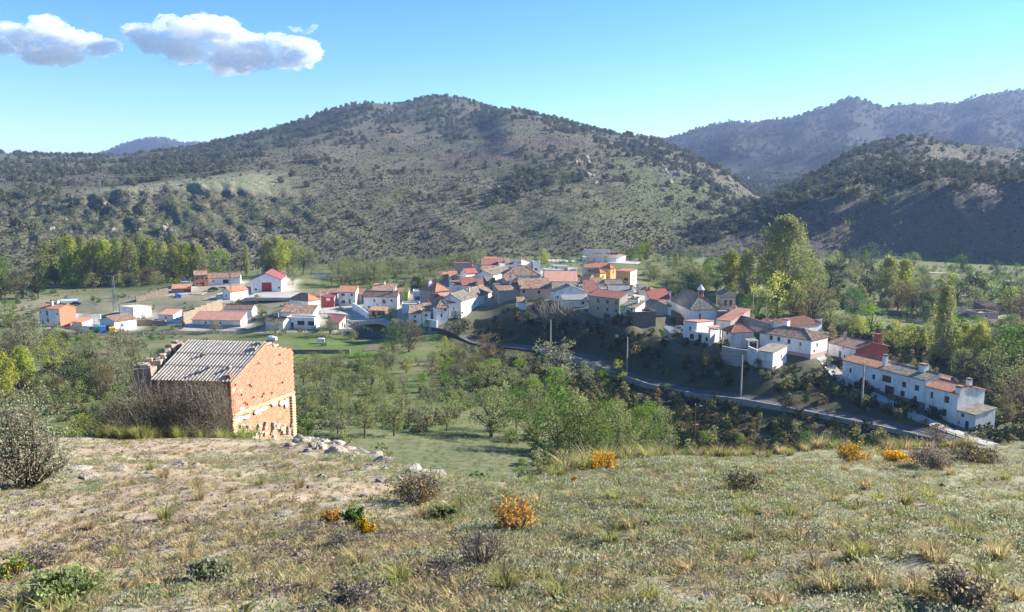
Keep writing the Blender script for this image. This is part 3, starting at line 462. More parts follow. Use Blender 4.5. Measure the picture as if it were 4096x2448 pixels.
# ---------------------------------------------------------------- land mesh
solve_valley()
def ground_colour(x, y, z, k):
    n1 = fbm(x / 9, y / 9, 4, 101); n2_ = fbm(x / 55, y / 80, 4, 102); n3 = fbm(x / 2.2, y / 2.2, 3, 103); n4 = fbm(x / 260, y / 300, 3, 104)
    t = x / np.maximum(y, 1)
    def mixc(a, b, f): f = np.asarray(f)[..., None]; return np.asarray(a) * (1 - f) + np.asarray(b) * f
    soil, dry, grn = (.36, .275, .195), (.36, .31, .21), (.27, .265, .165)
    A = mixc(soil, dry, sstep(.4, .6, n3)); A = mixc(A, grn, np.clip(sstep(.42, .62, n1) * sstep(-.35, .1, t + (n2_ - .5) * .5) * .9 + sstep(.5, .7, n1) * .25 + .55 * sstep(-.12, .12, t), 0, 1))
    B = mixc((.105, .135, .045), (.17, .165, .085), sstep(.4, .65, n1)); B = mixc(B, (.145, .155, .082), sstep(112, 90, y) * .85)
    B = mixc(B, (.115, .185, .045), sstep(212, 224, y) * sstep(256, 246, y) * sstep(-.36, -.3, t) * sstep(-.02, -.08, t) * .7 * sstep(.3, .55, fbm(x / 26, y / 5, 3, 108)))
    B = mixc(B, (.25, .225, .155), sstep(284, 292, y) * sstep(350, 335, y) * sstep(-.22, -.27, t) * .75)
    B = mixc(B, (.15, .17, .07), sstep(.15, .2, t) * sstep(262, 280, y) * .4)
    bank = sstep(-.11, -.07, t) * sstep(132, 150, y) * sstep(268, 258, y); B = mixc(B, (.06, .06, .032), bank * .9)  # bank ground darkened, adding to the shade below the village
    near = np.zeros(x.shape)
    for h in HS:
        c = h['C'] + h['e1'] * h['w'] / 2 + h['e2'] * h['l'] / 2
        near = np.maximum(near, sstep(max(h['w'], h['l']) * .5 + 7, max(h['w'], h['l']) * .5 + 2, np.hypot(x - c.x, y - c.y)))
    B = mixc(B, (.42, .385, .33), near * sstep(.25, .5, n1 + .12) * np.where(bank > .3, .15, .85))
    C = mixc((.175, .158, .108), (.118, .118, .074), sstep(.35, .65, n1)); C = mixc(C, (.115, .125, .068), sstep(.48, .68, n2_) * .6)
    C = mixc(C, (.175, .15, .105), sstep(.52, .7, n4) * .5)
    C = mixc(C, (.135, .10, .088), sstep(800, 840, y) * sstep(1010, 960, y) * sstep(-.12, -.06, t) * sstep(.12, .05, t) * .8)           # ploughed brown bench
    C = mixc(C, (.25, .255, .15), sstep(640, 660, y) * sstep(800, 740, y) * sstep(-.56, -.5, t) * sstep(-.26, -.32, t) * .9)            # pale field on the spur
    C = mixc(C, (.10, .105, .07), sstep(1050, 1350, y) * .6)
    C = mixc(C, (.10, .122, .055), sstep(.10, .16, t) * sstep(560, 640, y) * sstep(900, 800, y) * .8)
    D = mixc((.15, .13, .095), (.10, .105, .065), sstep(.4, .62, n1)); D = mixc(D, (.13, .11, .095), sstep(525, 505, y) * .8); D = mixc(D, (.17, .14, .105), sstep(700, 780, y) * sstep(900, 840, y) * sstep(.48, .54, t) * .8)
    E = mixc((.036, .042, .03), (.06, .056, .042), sstep(.52, .7, n2_)); E = mixc(E, (.085, .07, .055), sstep(.55, .7, n4) * sstep(1700, 1300, y) * .8)
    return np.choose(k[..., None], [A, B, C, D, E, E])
def make_land():
    inn = np.linspace(math.radians(-36.5), math.radians(36.5), 620)
    out = np.radians([-180, -165, -150, -135, -120, -105, -92, -82, -74, -67, -61, -56, -52, -48.5, -45.5, -43, -41, -39.3, -37.8])
    az = np.r_[out, inn, -out[::-1][:-1]]
    r = np.exp(np.r_[np.linspace(math.log(1.2), math.log(5), 20, False), np.linspace(math.log(5), math.log(60), 130, False), np.linspace(math.log(60), math.log(460), 150, False), np.linspace(math.log(460), math.log(1700), 130, False), np.linspace(math.log(1700), math.log(9000), 70)])
    Rg, Ag = np.meshgrid(r, az, indexing='ij'); X = Rg * np.sin(Ag); Y = Rg * np.cos(Ag)
    Z, K = land(X, Y, True)
    nr, na = X.shape; V = np.stack([X, Y, Z], -1).reshape(-1, 3)
    i, j = np.meshgrid(np.arange(nr - 1), np.arange(na), indexing='ij'); j2 = (j + 1) % na
    Fq = np.stack([i * na + j, i * na + j2, (i + 1) * na + j2, (i + 1) * na + j], -1).reshape(-1, 4)
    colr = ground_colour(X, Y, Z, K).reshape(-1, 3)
    V = np.vstack([V, [0, 0, land(np.zeros(1), np.zeros(1))[0]]])      # close the hole under the viewer
    colr = np.vstack([colr, colr[0]])
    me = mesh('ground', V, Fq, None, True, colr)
    hl = np.r_[np.isin(K, (2, 3, 4, 5)).reshape(-1) * 1.0, 0]
    fa = me.attributes.new('hilly', 'FLOAT', 'POINT'); fa.data.foreach_set('value', hl.astype(np.float32))
    m = bpy.data.materials.new('ground_cover_soil'); m.use_nodes = True; N = m.node_tree.nodes; L = m.node_tree.links; P = N['Principled BSDF']
    P.inputs['Roughness'].default_value = .95; P.inputs['Specular IOR Level'].default_value = .1
    a = N.new('ShaderNodeAttribute'); a.attribute_name = 'col'; hb = N.new('ShaderNodeAttribute'); hb.attribute_name = 'hilly'
    tc = N.new('ShaderNodeTexCoord')
    def nz(s, d=6):
        q = N.new('ShaderNodeTexNoise'); q.inputs['Scale'].default_value = s; q.inputs['Detail'].default_value = d; q.inputs['Roughness'].default_value = .7; L.new(tc.outputs['Object'], q.inputs['Vector']); return q.outputs[0]
    def mth(op, x, y):
        q = N.new('ShaderNodeMath'); q.operation = op
        for s, w in zip(q.inputs, (x, y)):
            if isinstance(w, (int, float)): s.default_value = w
            else: L.new(w, s)
        return q.outputs[0]
    fine, mid, big = nz(7), nz(.9), nz(.16)
    v = mth('ADD', mth('MULTIPLY', fine, .45), mth('ADD', mth('MULTIPLY', mid, .7), mth('MULTIPLY', big, .5)))
    mr = N.new('ShaderNodeMapRange'); mr.inputs[1].default_value = .53; mr.inputs[2].default_value = 1.12; mr.inputs[3].default_value = .5; mr.inputs[4].default_value = 1.5; L.new(v, mr.inputs[0])
    mx = N.new('ShaderNodeVectorMath'); mx.operation = 'SCALE'; L.new(a.outputs['Color'], mx.inputs[0]); L.new(mr.outputs[0], mx.inputs['Scale']); L.new(mx.outputs[0], P.inputs['Base Color'])
    hgt = mth('ADD', mth('MULTIPLY', fine, .05), mth('MULTIPLY', mth('MULTIPLY', nz(.22, 8), hb.outputs['Fac']), 3.2))
    b = N.new('ShaderNodeBump'); b.inputs['Strength'].default_value = 1; b.inputs['Distance'].default_value = 1; L.new(hgt, b.inputs['Height']); L.new(b.outputs[0], P.inputs['Normal'])
    me.materials.append(m)
    o = obj('ground', me); tag(o, kind='structure')
    # little cap under the viewer
    cap = MB(); n0 = len(az); ring = [tuple(V[q]) for q in range(n0)]; cap.face(ring)
    tag(cap.build('ground', m), kind='structure')
make_land()
# ---------------------------------------------------------------- houses
def corrugate(mb, E0, E1, U, a0, a1, step=.2, amp=.05, rows=1, mi=0, thick=.14):
    """one roof slope: eave E0-E1, U runs from eave to ridge, a0/a1 = how far the top edge is set in at either end"""
    E0, E1, U = Vector(E0), Vector(E1), Vector(U); D = E1 - E0; Ln = D.length
    if Ln < .3: return
    D.normalize(); n = D.cross(U).normalized()
    if n.z < 0: n = -n
    k = max(2, int(Ln / step)); prev = None
    top0 = E0 + D * a0 + U; top1 = E1 - D * a1 + U
    poly = [E0, E1, top1] + ([top0] if (top1 - top0).length > .05 else [])
    mb.prism([p - n * .02 for p in poly], -n * thick, mi)
    for i in range(k + 1):
        s = Ln * i / k; f = 1.0
        if a0 > 0 and s < a0: f = min(f, s / a0)
        if a1 > 0 and Ln - s < a1: f = min(f, (Ln - s) / a1)
        o = n * (amp if i % 2 else 0.0) + n * .02
        col = [E0 + D * s + U * (f * q / rows) + o for q in range(rows + 1)]
        if prev:
            for q in range(rows): mb.face([prev[q], col[q], col[q + 1], prev[q + 1]], mi)
        prev = col
    return
def wall_face(mb, P, e, n, L, z0, z1, ops, top, mi=0, depth=.22, band=None):
    """wall from P along e, outward normal n, from z0 to z1 with openings; top = extra heights [(pos, rise)] above z1"""
    us = sorted({0, L, *[min(max(o[0], 0), L) for o in ops], *[min(max(o[1], 0), L) for o in ops]})
    vs = sorted({z0, z1, *[o[2] for o in ops], *[o[3] for o in ops], *([band[0]] if band else [])})
    pt = lambda s, z, i=0: Vector((P.x + e.x * s - n.x * i, P.y + e.y * s - n.y * i, z))
    for a, b in zip(us, us[1:]):
        for c, d in zip(vs, vs[1:]):
            if b - a < 1e-4 or d - c < 1e-4: continue
            ms, mz = (a + b) / 2, (c + d) / 2
            if any(o[0] < ms < o[1] and o[2] < mz < o[3] for o in ops): continue
            mb.face([pt(a, c), pt(b, c), pt(b, d), pt(a, d)], band[1] if band and mz < band[0] else mi)
    for a, b, c, d in ops:
        for q in ([pt(a, c), pt(a, d), pt(a, d, depth), pt(a, c, depth)], [pt(b, c), pt(b, c, depth), pt(b, d, depth), pt(b, d)], [pt(a, d), pt(b, d), pt(b, d, depth), pt(a, d, depth)], [pt(a, c), pt(a, c, depth), pt(b, c, depth), pt(b, c)]): mb.face(q, mi)
        mb.face([pt(a, c, depth + .9), pt(b, c, depth + .9), pt(b, d, depth + .9), pt(a, d, depth + .9)], mi)
    if top:
        mb.face([pt(0, z1)] + [pt(L, z1)] + [pt(s, z1 + r) for s, r in reversed(top)], mi)
DOORS = {'d': 'gdark', 's': 'shut', 'wood': 'wood', 'blue': 'blue', 'gdoor': 'gdoor', 'rdoor': 'rdoor', 'wh': 'white'}
def make_house(h):
    C, e1, e2, w, l, hh = h['C'], h['e1'], h['e2'], h['w'], h['l'], h['h']; z0 = C.z - 2.6; z1 = C.z + hh; rs = h['rise']; rf = h['roof']
    root = tag(obj(h['nm'], None, loc=(C.x + (e1.x * w + e2.x * l) / 2, C.y + (e1.y * w + e2.y * l) / 2, C.z)), h['lab'], {'bell_tower': 'bell tower'}.get(h['nm'], h['nm']))
    off = -Vector(root.location); O = C.copy(); O.z = 0
    def G(s, t, z): return O + e1 * s + e2 * t + Vector((0, 0, z))
    tops = dict(A=None, B=None, A2=None, B2=None)
    if rf == 'ga': tops['B'] = tops['B2'] = [(0, 0), (w / 2, rs), (w, 0)]
    if rf == 'gb': tops['A'] = tops['A2'] = [(0, 0), (l / 2, rs), (l, 0)]
    if rf == 'sa': tops['B'] = [(0, 0), (w, rs)]; tops['B2'] = [(0, rs), (w, 0)]; tops['A2'] = [(0, rs), (l, rs)]
    if rf == 'sA': 
        if rs < 0: z1 = z1 + rs; q = -rs
        else: q = rs
        tops['B'] = [(0, q), (w, 0)]; tops['B2'] = [(0, 0), (w, q)]; tops['A'] = [(0, q), (l, q)]
    if rf == 'sb': tops['A'] = [(0, 0), (l, rs)]; tops['A2'] = [(0, rs), (l, 0)]; tops['B2'] = [(0, rs), (w, rs)]
    if rf == 'flat' and rs: pass
    def opn(ws, L):
        out = []
        for o in ws:
            s, z, ww, oh = o[0], o[1], (o[2] if len(o) > 2 else .9), (o[3] if len(o) > 3 else 1.1)
            a = s * L - ww / 2; out.append((max(a, .15), min(a + ww, L - .15), C.z + z, min(C.z + z + oh, z1 - .12)))
        return [q for q in out]
    oa, ob = opn(h['wa'], l), opn(h['wb'], w)
    mb = MB(); mats = [M[h['wm']], M[h['wmB']]] + ([M[h['band']]] if h['band'] else []); bd = (C.z + .8, 2) if h['band'] else None
    wall_face(mb, G(0, 0, 0), e2, -e1, l, z0, z1, oa, tops['A'], 0, band=bd)
    wall_face(mb, G(0, 0, 0), e1, -e2, w, z0, z1, ob, tops['B'], 1, band=bd)
    wall_face(mb, G(w, 0, 0), e2, e1, l, z0, z1, [], tops['A2'], 0)
    wall_face(mb, G(0, l, 0), e1, e2, w, z0, z1, [], tops['B2'] and [(w - s, r) for s, r in reversed(tops['B2'])] if rf not in ('ga',) else tops['B2'], 1)
    obj('wall', mesh('wall', [Vector(v) + off for v in mb.v], mb.f, mats, mi=mb.mi), root)
    # roof
    rb = MB(); ov = .35; rm = h['rm']; amp = {'redm': .05, 'salmon': .03, 'corr': .05, 'slate': .05, 'red': .05}.get(rm, .075); st = {'redm': .25, 'salmon': .2, 'corr': .2}.get(rm, .2)
    up = Vector((0, 0, 1))
    def slope(p0, p1, inward, run, rise_, a0=0, a1=0, side=.18):
        d = (p1 - p0).normalized(); U = inward * run + up * rise_; k = ov / run; sd = side if not (a0 or a1) else ov
        E0 = p0 - U * k - d * sd; E1 = p1 - U * k + d * sd
        corrugate(rb, E0, E1, U * (1 + k), a0 * (1 + k) + (sd - side if a0 else 0), a1 * (1 + k) + (sd - side if a1 else 0), st, amp)
    if rf == 'ga':
        slope(G(0, 0, z1), G(0, l, z1), e1, w / 2, rs); slope(G(w, 0, z1), G(w, l, z1), -e1, w / 2, rs)
    elif rf == 'gb':
        slope(G(0, 0, z1), G(w, 0, z1), e2, l / 2, rs); slope(G(0, l, z1), G(w, l, z1), -e2, l / 2, rs)
    elif rf == 'sa': slope(G(0, 0, z1), G(0, l, z1), e1, w + .2, rs)
    elif rf == 'sA': slope(G(w, 0, z1), G(w, l, z1), -e1, w + .2, abs(rs))
    elif rf == 'sb': slope(G(0, 0, z1), G(w, 0, z1), e2, l + .2, rs)
    elif rf in ('hip', 'chip'):
        k = min(w, l) / 2
        slope(G(0, 0, z1), G(w, 0, z1), e2, k, rs, k, k); slope(G(0, l, z1), G(w, l, z1), -e2, k, rs, k, k)
        slope(G(0, 0, z1), G(0, l, z1), e1, k, rs, k, k); slope(G(w, 0, z1), G(w, l, z1), -e1, k, rs, k, k)
    else:
        zt = z1 - .25 if rs > 0 else z1 + rs
        rb.prism([G(.25, .25, zt), G(w - .25, .25, zt), G(w - .25, l - .25, zt), G(.25, l - .25, zt)], (0, 0, -.15))
        cp = MB()
        for a, b, c, d in ((-.06, -.06, w + .06, .22), (-.06, l - .22, w + .06, l + .06), (-.06, .22, .22, l - .22), (w - .22, .22, w + .06, l - .22)):
            cp.prism([G(a, b, z1), G(c, b, z1), G(c, d, z1), G(a, d, z1)], (0, 0, .14))
        obj('parapet_cap', mesh('parapet_cap', [Vector(v) + off for v in cp.v], cp.f, M['tileR'] if rm == 'tileR' else M[h['wm']]), root)
    roof = obj('roof', mesh('roof', [Vector(v) + off for v in rb.v], rb.f, M[rm]), root)
    # ridge caps
    rc = MB(); zz = z1 + abs(rs) + .1
    if rf == 'ga': rc.tube([G(w / 2, -.2, zz), G(w / 2, l + .2, zz)], .13, 6)
    if rf == 'gb': rc.tube([G(-.2, l / 2, zz), G(w + .2, l / 2, zz)], .13, 6)
    if rf in ('hip', 'chip'):
        k = min(w, l) / 2; pa, pb = (G(w / 2, k, zz), G(w / 2, l - k, zz)) if l > w else (G(k, l / 2, zz), G(w - k, l / 2, zz))
        q = ov; rc.tube([pa, pb + Vector((0, .01, 0))], .13, 6)
        for c, p in ((G(-q, -q, z1 - .1), pa), (G(w + q, -q, z1 - .1), pa if l > w else pb), (G(-q, l + q, z1 - .1), pb if l > w else pa), (G(w + q, l + q, z1 - .1), pb)): rc.tube([c, p], .12, 6)
    if rc.v: obj('ridge_cap', mesh('ridge_cap', [Vector(v) + off for v in rc.v], rc.f, M[rm]), roof)
    # windows and doors
    for ws, ops, P, e, n in ((h['wa'], oa, G(0, 0, 0), e2, -e1), (h['wb'], ob, G(0, 0, 0), e1, -e2)):
        for o, (a, b, c, d) in zip(ws, ops):
            kind = o[4] if len(o) > 4 else 'w'
            if kind == 'o' or b - a < .1 or d - c < .1: continue
            pt = lambda s, z, i: Vector((P.x + e.x * s - n.x * i, P.y + e.y * s - n.y * i, z)) + off
            bar = lambda m_, s0, s1, q0, q1: m_.prism([pt(s0, q0, .1), pt(s1, q0, .1), pt(s1, q1, .1), pt(s0, q1, .1)], -n * .07)
            if kind == 'w':
                f = MB(); t = .07
                bar(f, a, b, c, c + t); bar(f, a, b, d - t, d); bar(f, a, a + t, c + t, d - t); bar(f, b - t, b, c + t, d - t)
                if b - a > .6: bar(f, (a + b) / 2 - .03, (a + b) / 2 + .03, c + t, d - t)
                fo = obj('window', f.mesh('window', M['frame']), root)
                g = MB(); g.face([pt(a, c, .15), pt(b, c, .15), pt(b, d, .15), pt(a, d, .15)]); obj('pane', g.mesh('pane', M['glass']), fo)
                si = MB(); si.prism([pt(a - .06, c - .06, .02), pt(b + .06, c - .06, .02), pt(b + .06, c, .02), pt(a - .06, c, .02)], n * .10); obj('sill', si.mesh('sill', M['BE']), fo)
            else:
                f = MB(); k = max(2, int((b - a) / .35))
                for q in range(k): bar(f, a + (b - a) * q / k + .012, a + (b - a) * (q + 1) / k - .012, c, d)
                obj('shutter' if kind == 's' else 'door' if kind != 'wh' else 'window', f.mesh('door', M[DOORS[kind]]), root)
    for s, t, hc, wc, m_ in h['ch']:
        x, y = s * w, t * l
        zt = {'ga': rs * (1 - abs(2 * s - 1)), 'gb': rs * (1 - abs(2 * t - 1)), 'sa': rs * s, 'sA': abs(rs) * (1 - s), 'sb': rs * t, 'hip': rs * .7, 'chip': rs}.get(rf, 0) + z1
        c = MB(); p = G(x, y, 0) + off; ang = math.atan2(e1.y, e1.x)
        c.box((p.x, p.y, zt + off.z + hc / 2 - .4), wc, wc, hc + .8, ang); ck = obj('chimney', c.mesh('chimney', M[m_]), root)
        c = MB(); c.box((p.x, p.y, zt + off.z + hc + .06), wc + .16, wc + .16, .12, ang)
        for q in (-1, 1): c.box((p.x + q * wc * .35 * e1.x, p.y + q * wc * .35 * e1.y, zt + off.z + hc + .22), .14, wc * .8, .22, ang)
        c.box((p.x, p.y, zt + off.z + hc + .36), wc + .1, wc + .1, .07, ang); obj('chimney_cap', c.mesh('chimney_cap', M['tileB'] if m_ == 'W' else M[m_]), ck)
    h['root'] = root; h['G'] = G; h['off'] = off; h['z1'] = z1
    return root
for h in HS: make_house(h)
# church extras: lantern on the hip, cornice line ; tower bands
h = CHURCH; G, off, z1 = h['G'], h['off'], h['z1']
p = G(h['w'] / 2, h['w'] / 2, z1 + 3.6) + off; b = MB()
b.tube([p - Vector((0, 0, .8)), p + Vector((0, 0, 1.7))], .85, 8); ln = b.build('lantern', M['BR'], h['root'])
b = MB(); b.tube([p + Vector((0, 0, 1.7)), p + Vector((0, 0, 1.85)), p + Vector((0, 0, 2.2)), p + Vector((0, 0, 2.7)), p + Vector((0, 0, 3.3))], [1.1, 1.1, .8, .45, .08], 12); b.build('lantern_dome', M['W'], ln)
for k in range(8):
    a = 2 * math.pi * (k + .5) / 8; b = MB(); b.box((p.x + .86 * math.cos(a), p.y + .86 * math.sin(a), p.z + .9), .05, .3, 1.1, a); b.build('lantern_opening', M['glass'], ln)
b = MB()
for s0, t0, s1, t1 in ((-.14, -.14, h['w'] + .14, 0), (-.14, 0, 0, h['l'])): b.prism([G(s0, t0, z1 - .3) + off, G(s1, t0, z1 - .3) + off, G(s1, t1, z1 - .3) + off, G(s0, t1, z1 - .3) + off], (0, 0, .22))
b.build('cornice', M['tileB'], h['root'])
h = TOWER; G, off = h['G'], h['off']
for zz in (z1 + .6, z1 - 2.5, h['z1'] - 1.0):
    b = MB()
    for s0, t0, s1, t1 in ((-.1, -.1, h['w'] + .1, -.003), (-.1, .0, -.003, h['l'])): b.prism([G(s0, t0, zz) + off, G(s1, t0, zz) + off, G(s1, t1, zz) + off, G(s0, t1, zz) + off], (0, 0, .2))
    b.build('string_course', M['ST'], h['root'])
# ---------------------------------------------------------------- bullring
def ring_building():
    d = 395.0; c = at(605.3, 262.5, d); R = 9.7; hw = 3.6; z = c.z - .3
    root = tag(obj('bullring', None, loc=(c.x, c.y, z)), 'round white bullring with tiled ring roof behind the village', 'bullring')
    n = 40
    def ring(r, zz): return [(r * math.cos(2 * math.pi * k / n), r * math.sin(2 * math.pi * k / n), zz) for k in range(n)]
    def band(name, rings, m, par=root):
        b = MB()
        for a, q in zip(rings, rings[1:]):
            for k in range(n): b.face([a[k], a[(k + 1) % n], q[(k + 1) % n], q[k]])
        return b.build(name, m, par)
    band('wall', [ring(R, .7), ring(R, hw), ring(R - .4, hw), ring(R - .4, .1)], M['W'])
    band('plinth', [ring(R + .05, -2.5), ring(R + .05, .7), ring(R - .02, .7)], M['DR'])
    band('roof', [ring(R + .3, hw + .02), ring(R + .3, hw + .2), ring(R - 2.8, hw + 1.0), ring(R - 2.8, hw + .8), ring(R + .3, hw + .02)], M['tileB'])
    band('rim', [ring(R + .32, hw - .12), ring(R + .36, hw + .12), ring(R + .2, hw + .22)], M['W'])
    b = MB(); b.box((-6, -R * .2, 1.2), 10, 6, 4.6, .2); b.build('side_wing', M['W'], root)
    b = MB(); b.box((-3.2, R - 1, 2.8), 13, 4, 6.2, .05); b.build('rear_block', M['W'], root)
    b = MB(); b.box((-3.2, R - 1, 5.98), 13.3, 4.3, .12, .05); b.build('rear_coping', M['tileR'], root)
    for k, (a, w, h0, h1) in enumerate([(-.95, .1, .8, 2.4), (-.9, .45, 2.2, 2.45), (-.86, .12, .9, 2.2), (-.79, .1, 1.0, 2.6), (-.74, .4, 1.0, 1.2), (-.69, .12, .9, 2.0), (-.62, .1, .8, 1.6)]):
        b = MB(); b.box(((R + .012) * math.cos(a), (R + .012) * math.sin(a), (h0 + h1) / 2), .03, w, h1 - h0, a); b.build('painted_mark', M['slate'], root)
ring_building()
# ---------------------------------------------------------------- strips laid on the ground: road, street, squares, kerbs
def strip(name, pts, width, m, lift=.12, kind='structure', wall=None, lab=None, cat=None, side=0):
    P = []
    pts = [Vector(p) for p in pts]
    for a, b in zip(pts, pts[1:]):
        k = max(2, int((b - a).length / 2.0))
        for i in range(k): P.append(a.lerp(b, i / k))
    P.append(pts[-1])
    for _ in range(6): P = [P[0]] + [(P[i - 1] + P[i] * 2 + P[i + 1]) / 4 for i in range(1, len(P) - 1)] + [P[-1]]
    N = []
    for i, p in enumerate(P):
        d = P[min(i + 1, len(P) - 1)] - P[max(i - 1, 0)]; N.append(Vector((-d.y, d.x, 0)).normalized())
    w = width if hasattr(width, '__len__') else (width, width); V = []; Fc = []
    cross = (-.5, -.25, 0, .25, .5)
    for i, p in enumerate(P):
        ww = w[0] + (w[1] - w[0]) * i / (len(P) - 1)
        for c in cross:
            q = p + N[i] * (c * ww + side); V.append((q.x, q.y, ground(q.x, q.y)))
    V = np.array(V); Z = V[:, 2].reshape(-1, 5); Z[:] = np.maximum(Z, Z.max(1, keepdims=True) - .35); 
    for _ in range(3): Z[1:-1] = (Z[:-2] + Z[1:-1] * 2 + Z[2:]) / 4
    V[:, 2] = Z.ravel() + lift
    mb = MB(); mb.v = [tuple(v) for v in V]
    for i in range(len(P) - 1):
        for j in range(4): mb.f.append((i * 5 + j, (i + 1) * 5 + j, (i + 1) * 5 + j + 1, i * 5 + j + 1)); mb.mi.append(0)
    # skirts down into the earth so the strip has an edge
    for j in (0, 4):
        for i in range(len(P) - 1):
            a, b = mb.v[i * 5 + j], mb.v[(i + 1) * 5 + j]; mb.face([a, b, (b[0], b[1], b[2] - 1.2), (a[0], a[1], a[2] - 1.2)])
    o = mb.build(name, m); tag(o, kind=kind)
    return V.reshape(-1, 5, 3), N
asph = mat('old_asphalt', (.115, .11, .108), .9, .25, .5, .01, 6); pave = mat('pale_concrete_paving', (.46, .43, .39), .9, .22, .35, .01, 5); dirt = mat('pale_dirt_track', (.38, .32, .24), .95, .25, .5, .02, 4)
g = lambda u, v, d: at(u, v, d)
road_pts = [g(-60, 337, 258), g(60, 336, 261), g(120, 333.2, 267), g(200, 332, 269), g(260, 331.8, 269), g(330, 332.6, 266), g(380, 335, 257), g(423, 337.5, 249), g(470, 341, 243), g(533, 348.5, 232), g(573, 357, 226), g(615, 373, 215), g(640, 381, 208), g(675, 390, 199), g(740, 400.5, 189), g(806, 411, 179), g(870, 423.5, 170), g(921, 434.5, 162), g(990, 447, 153.5), g(1080, 458, 149)]
rv, rn = strip('road', road_pts, 4.2, asph)
def low_wall(name, lab, path, h, th, m, cat='wall', cap=None):
    root = tag(obj(name, None, loc=path[0]), lab, cat); off = -Vector(path[0])
    for i, (a, b) in enumerate(zip(path, path[1:])):
        a, b = Vector(a), Vector(b); d = (b - a); L = d.length; n = Vector((-d.y, d.x, 0)).normalized() * th / 2
        mb = MB(); mb.prism([a - n + off - Vector((0, 0, 1.5)), b - n + off - Vector((0, 0, 1.5)), b + n + off - Vector((0, 0, 1.5)), a + n + off - Vector((0, 0, 1.5))], (0, 0, h + 1.5))
        mb.build('wall_section', m, root)
        if cap:
            mb = MB(); n2 = n * 1.25; mb.prism([a - n2 + off + Vector((0, 0, h)), b - n2 + off + Vector((0, 0, h)), b + n2 + off + Vector((0, 0, h)), a + n2 + off + Vector((0, 0, h))], (0, 0, .1)); mb.build('coping', cap, root)
    return root
k0 = int(len(rv) * .62)
low_wall('road_parapet', 'long low pale kerb wall on the valley side of the road', [Vector(rv[i][0]) - rn[i] * .15 for i in range(k0, len(rv) - 10, 6)], .30, .3, M['CC'])
low_wall('road_parapet', 'short pale kerb wall where the road enters the shadow', [Vector(rv[i][0]) - rn[i] * .15 for i in range(int(len(rv) * .475), int(len(rv) * .535), 5)], .25, .3, M['CC'])
strip('street', [g(800, 357, 216), g(827, 364.5, 203.5), g(846, 378, 193), g(870, 393, 183), g(905, 408, 173), g(945, 426, 163.5), g(980, 440, 157), g(1010, 447, 152)], (3.6, 3.8), pave, .22)
strip('street', [g(395, 331, 260), g(375, 325, 268), g(355, 319, 277), g(343, 312, 288), g(348, 309, 294), g(368, 312, 290)], (4, 9), pave, .2)
strip('square', [g(322, 312, 288), g(345, 312.5, 288), g(372, 314, 285)], (10, 12), pave, .3)
strip('terrace_pavement', [g(250, 297, 322), g(275, 297, 322), g(300, 296, 323)], 15, pave, .25)
strip('track', [g(130, 320, 290), g(160, 322, 287), g(190, 325, 281), g(250, 327.5, 277)], (7, 6), pave, .15)
strip('track', [g(196, 297, 330), g(205, 290, 342), g(225, 286, 348), g(240, 288, 343)], (5, 7), dirt, .2)
strip('plaza', [g(548, 260, 392), g(575, 260, 392), g(640, 263, 384)], 16, pave, .25)
strip('path', [g(640, 262, 405), g(690, 264, 400), g(760, 268.5, 402), g(830, 270, 402), g(870, 269, 405)], 3, dirt, .25)
strip('field_path', [g(925, 272, 404), g(955, 274, 402), g(985, 279, 392), g(1024, 282, 388)], (5, 8), dirt, .25)
for nm, a, c in (('garden_plot', [g(366, 346, 232), g(379, 346, 232)], (.20, .155, .105)), ('garden_plot', [g(386, 347.5, 230), g(404, 348.5, 228)], (.25, .20, .14)), ('ploughed_plot', [g(72, 351, 224), g(112, 352, 222)], (.26, .18, .125))):
    strip(nm, a, 10, mat('tilled_soil_%d' % int(c[0] * 100), c, .95, .3, 1.5, .05, 4), .12)
# ---------------------------------------------------------------- railings
def railing(lab, pts, gap=2.4, h=1.0, m='wood'):
    root = tag(obj('railing', None, loc=pts[0]), lab, 'railing'); off = -Vector(pts[0]); P = []
    for a, b in zip(pts, pts[1:]):
        a, b = Vector(a), Vector(b); k = max(1, round((b - a).length / gap))
        P += [a.lerp(b, i / k) for i in range(k)]
    P.append(Vector(pts[-1]))
    for p in P:
        p.z = ground(p.x, p.y) + .15
    mb = MB(); mb.box((0, 0, h / 2 - .3), .14, .14, h + .6); pm = mb.mesh('post', M[m])
    for p in P: obj('post', pm, root, loc=p + off)
    for a, b in zip(P, P[1:]):
        for q in (.95, .5):
            r = MB(); r.tube([a + off + Vector((0, 0, h * q)), b + off + Vector((0, 0, h * q))], .055, 5); r.build('rail', M[m], root)
up = Vector((0, 0, 0))
railing('long wooden railing along the lower road, left half', [g(114, 333.6, 263), g(150, 333, 265), g(200, 332.6, 266), g(262, 332.6, 265)], m='CC')
railing('wooden railing along the lower road before the green gate', [g(266, 332.8, 264.5), g(300, 333, 264), g(328, 333.8, 262)], m='CC')
railing('pale railing slanting down from the little square', [g(318, 312.5, 283), g(335, 318, 277), g(352, 322, 270), g(372, 328, 262)], m='white')
railing('white railing beside the warehouse terrace', [g(250, 298.5, 317), g(270, 299, 317), g(290, 300, 316)], m='white')
railing('thin green railing along the sloping street', [Vector((*at(u, v, d).xy, 0)) for u, v, d in ((850, 386, 186), (880, 403, 176), (920, 421, 166), (965, 441, 156))], m='gdoor')
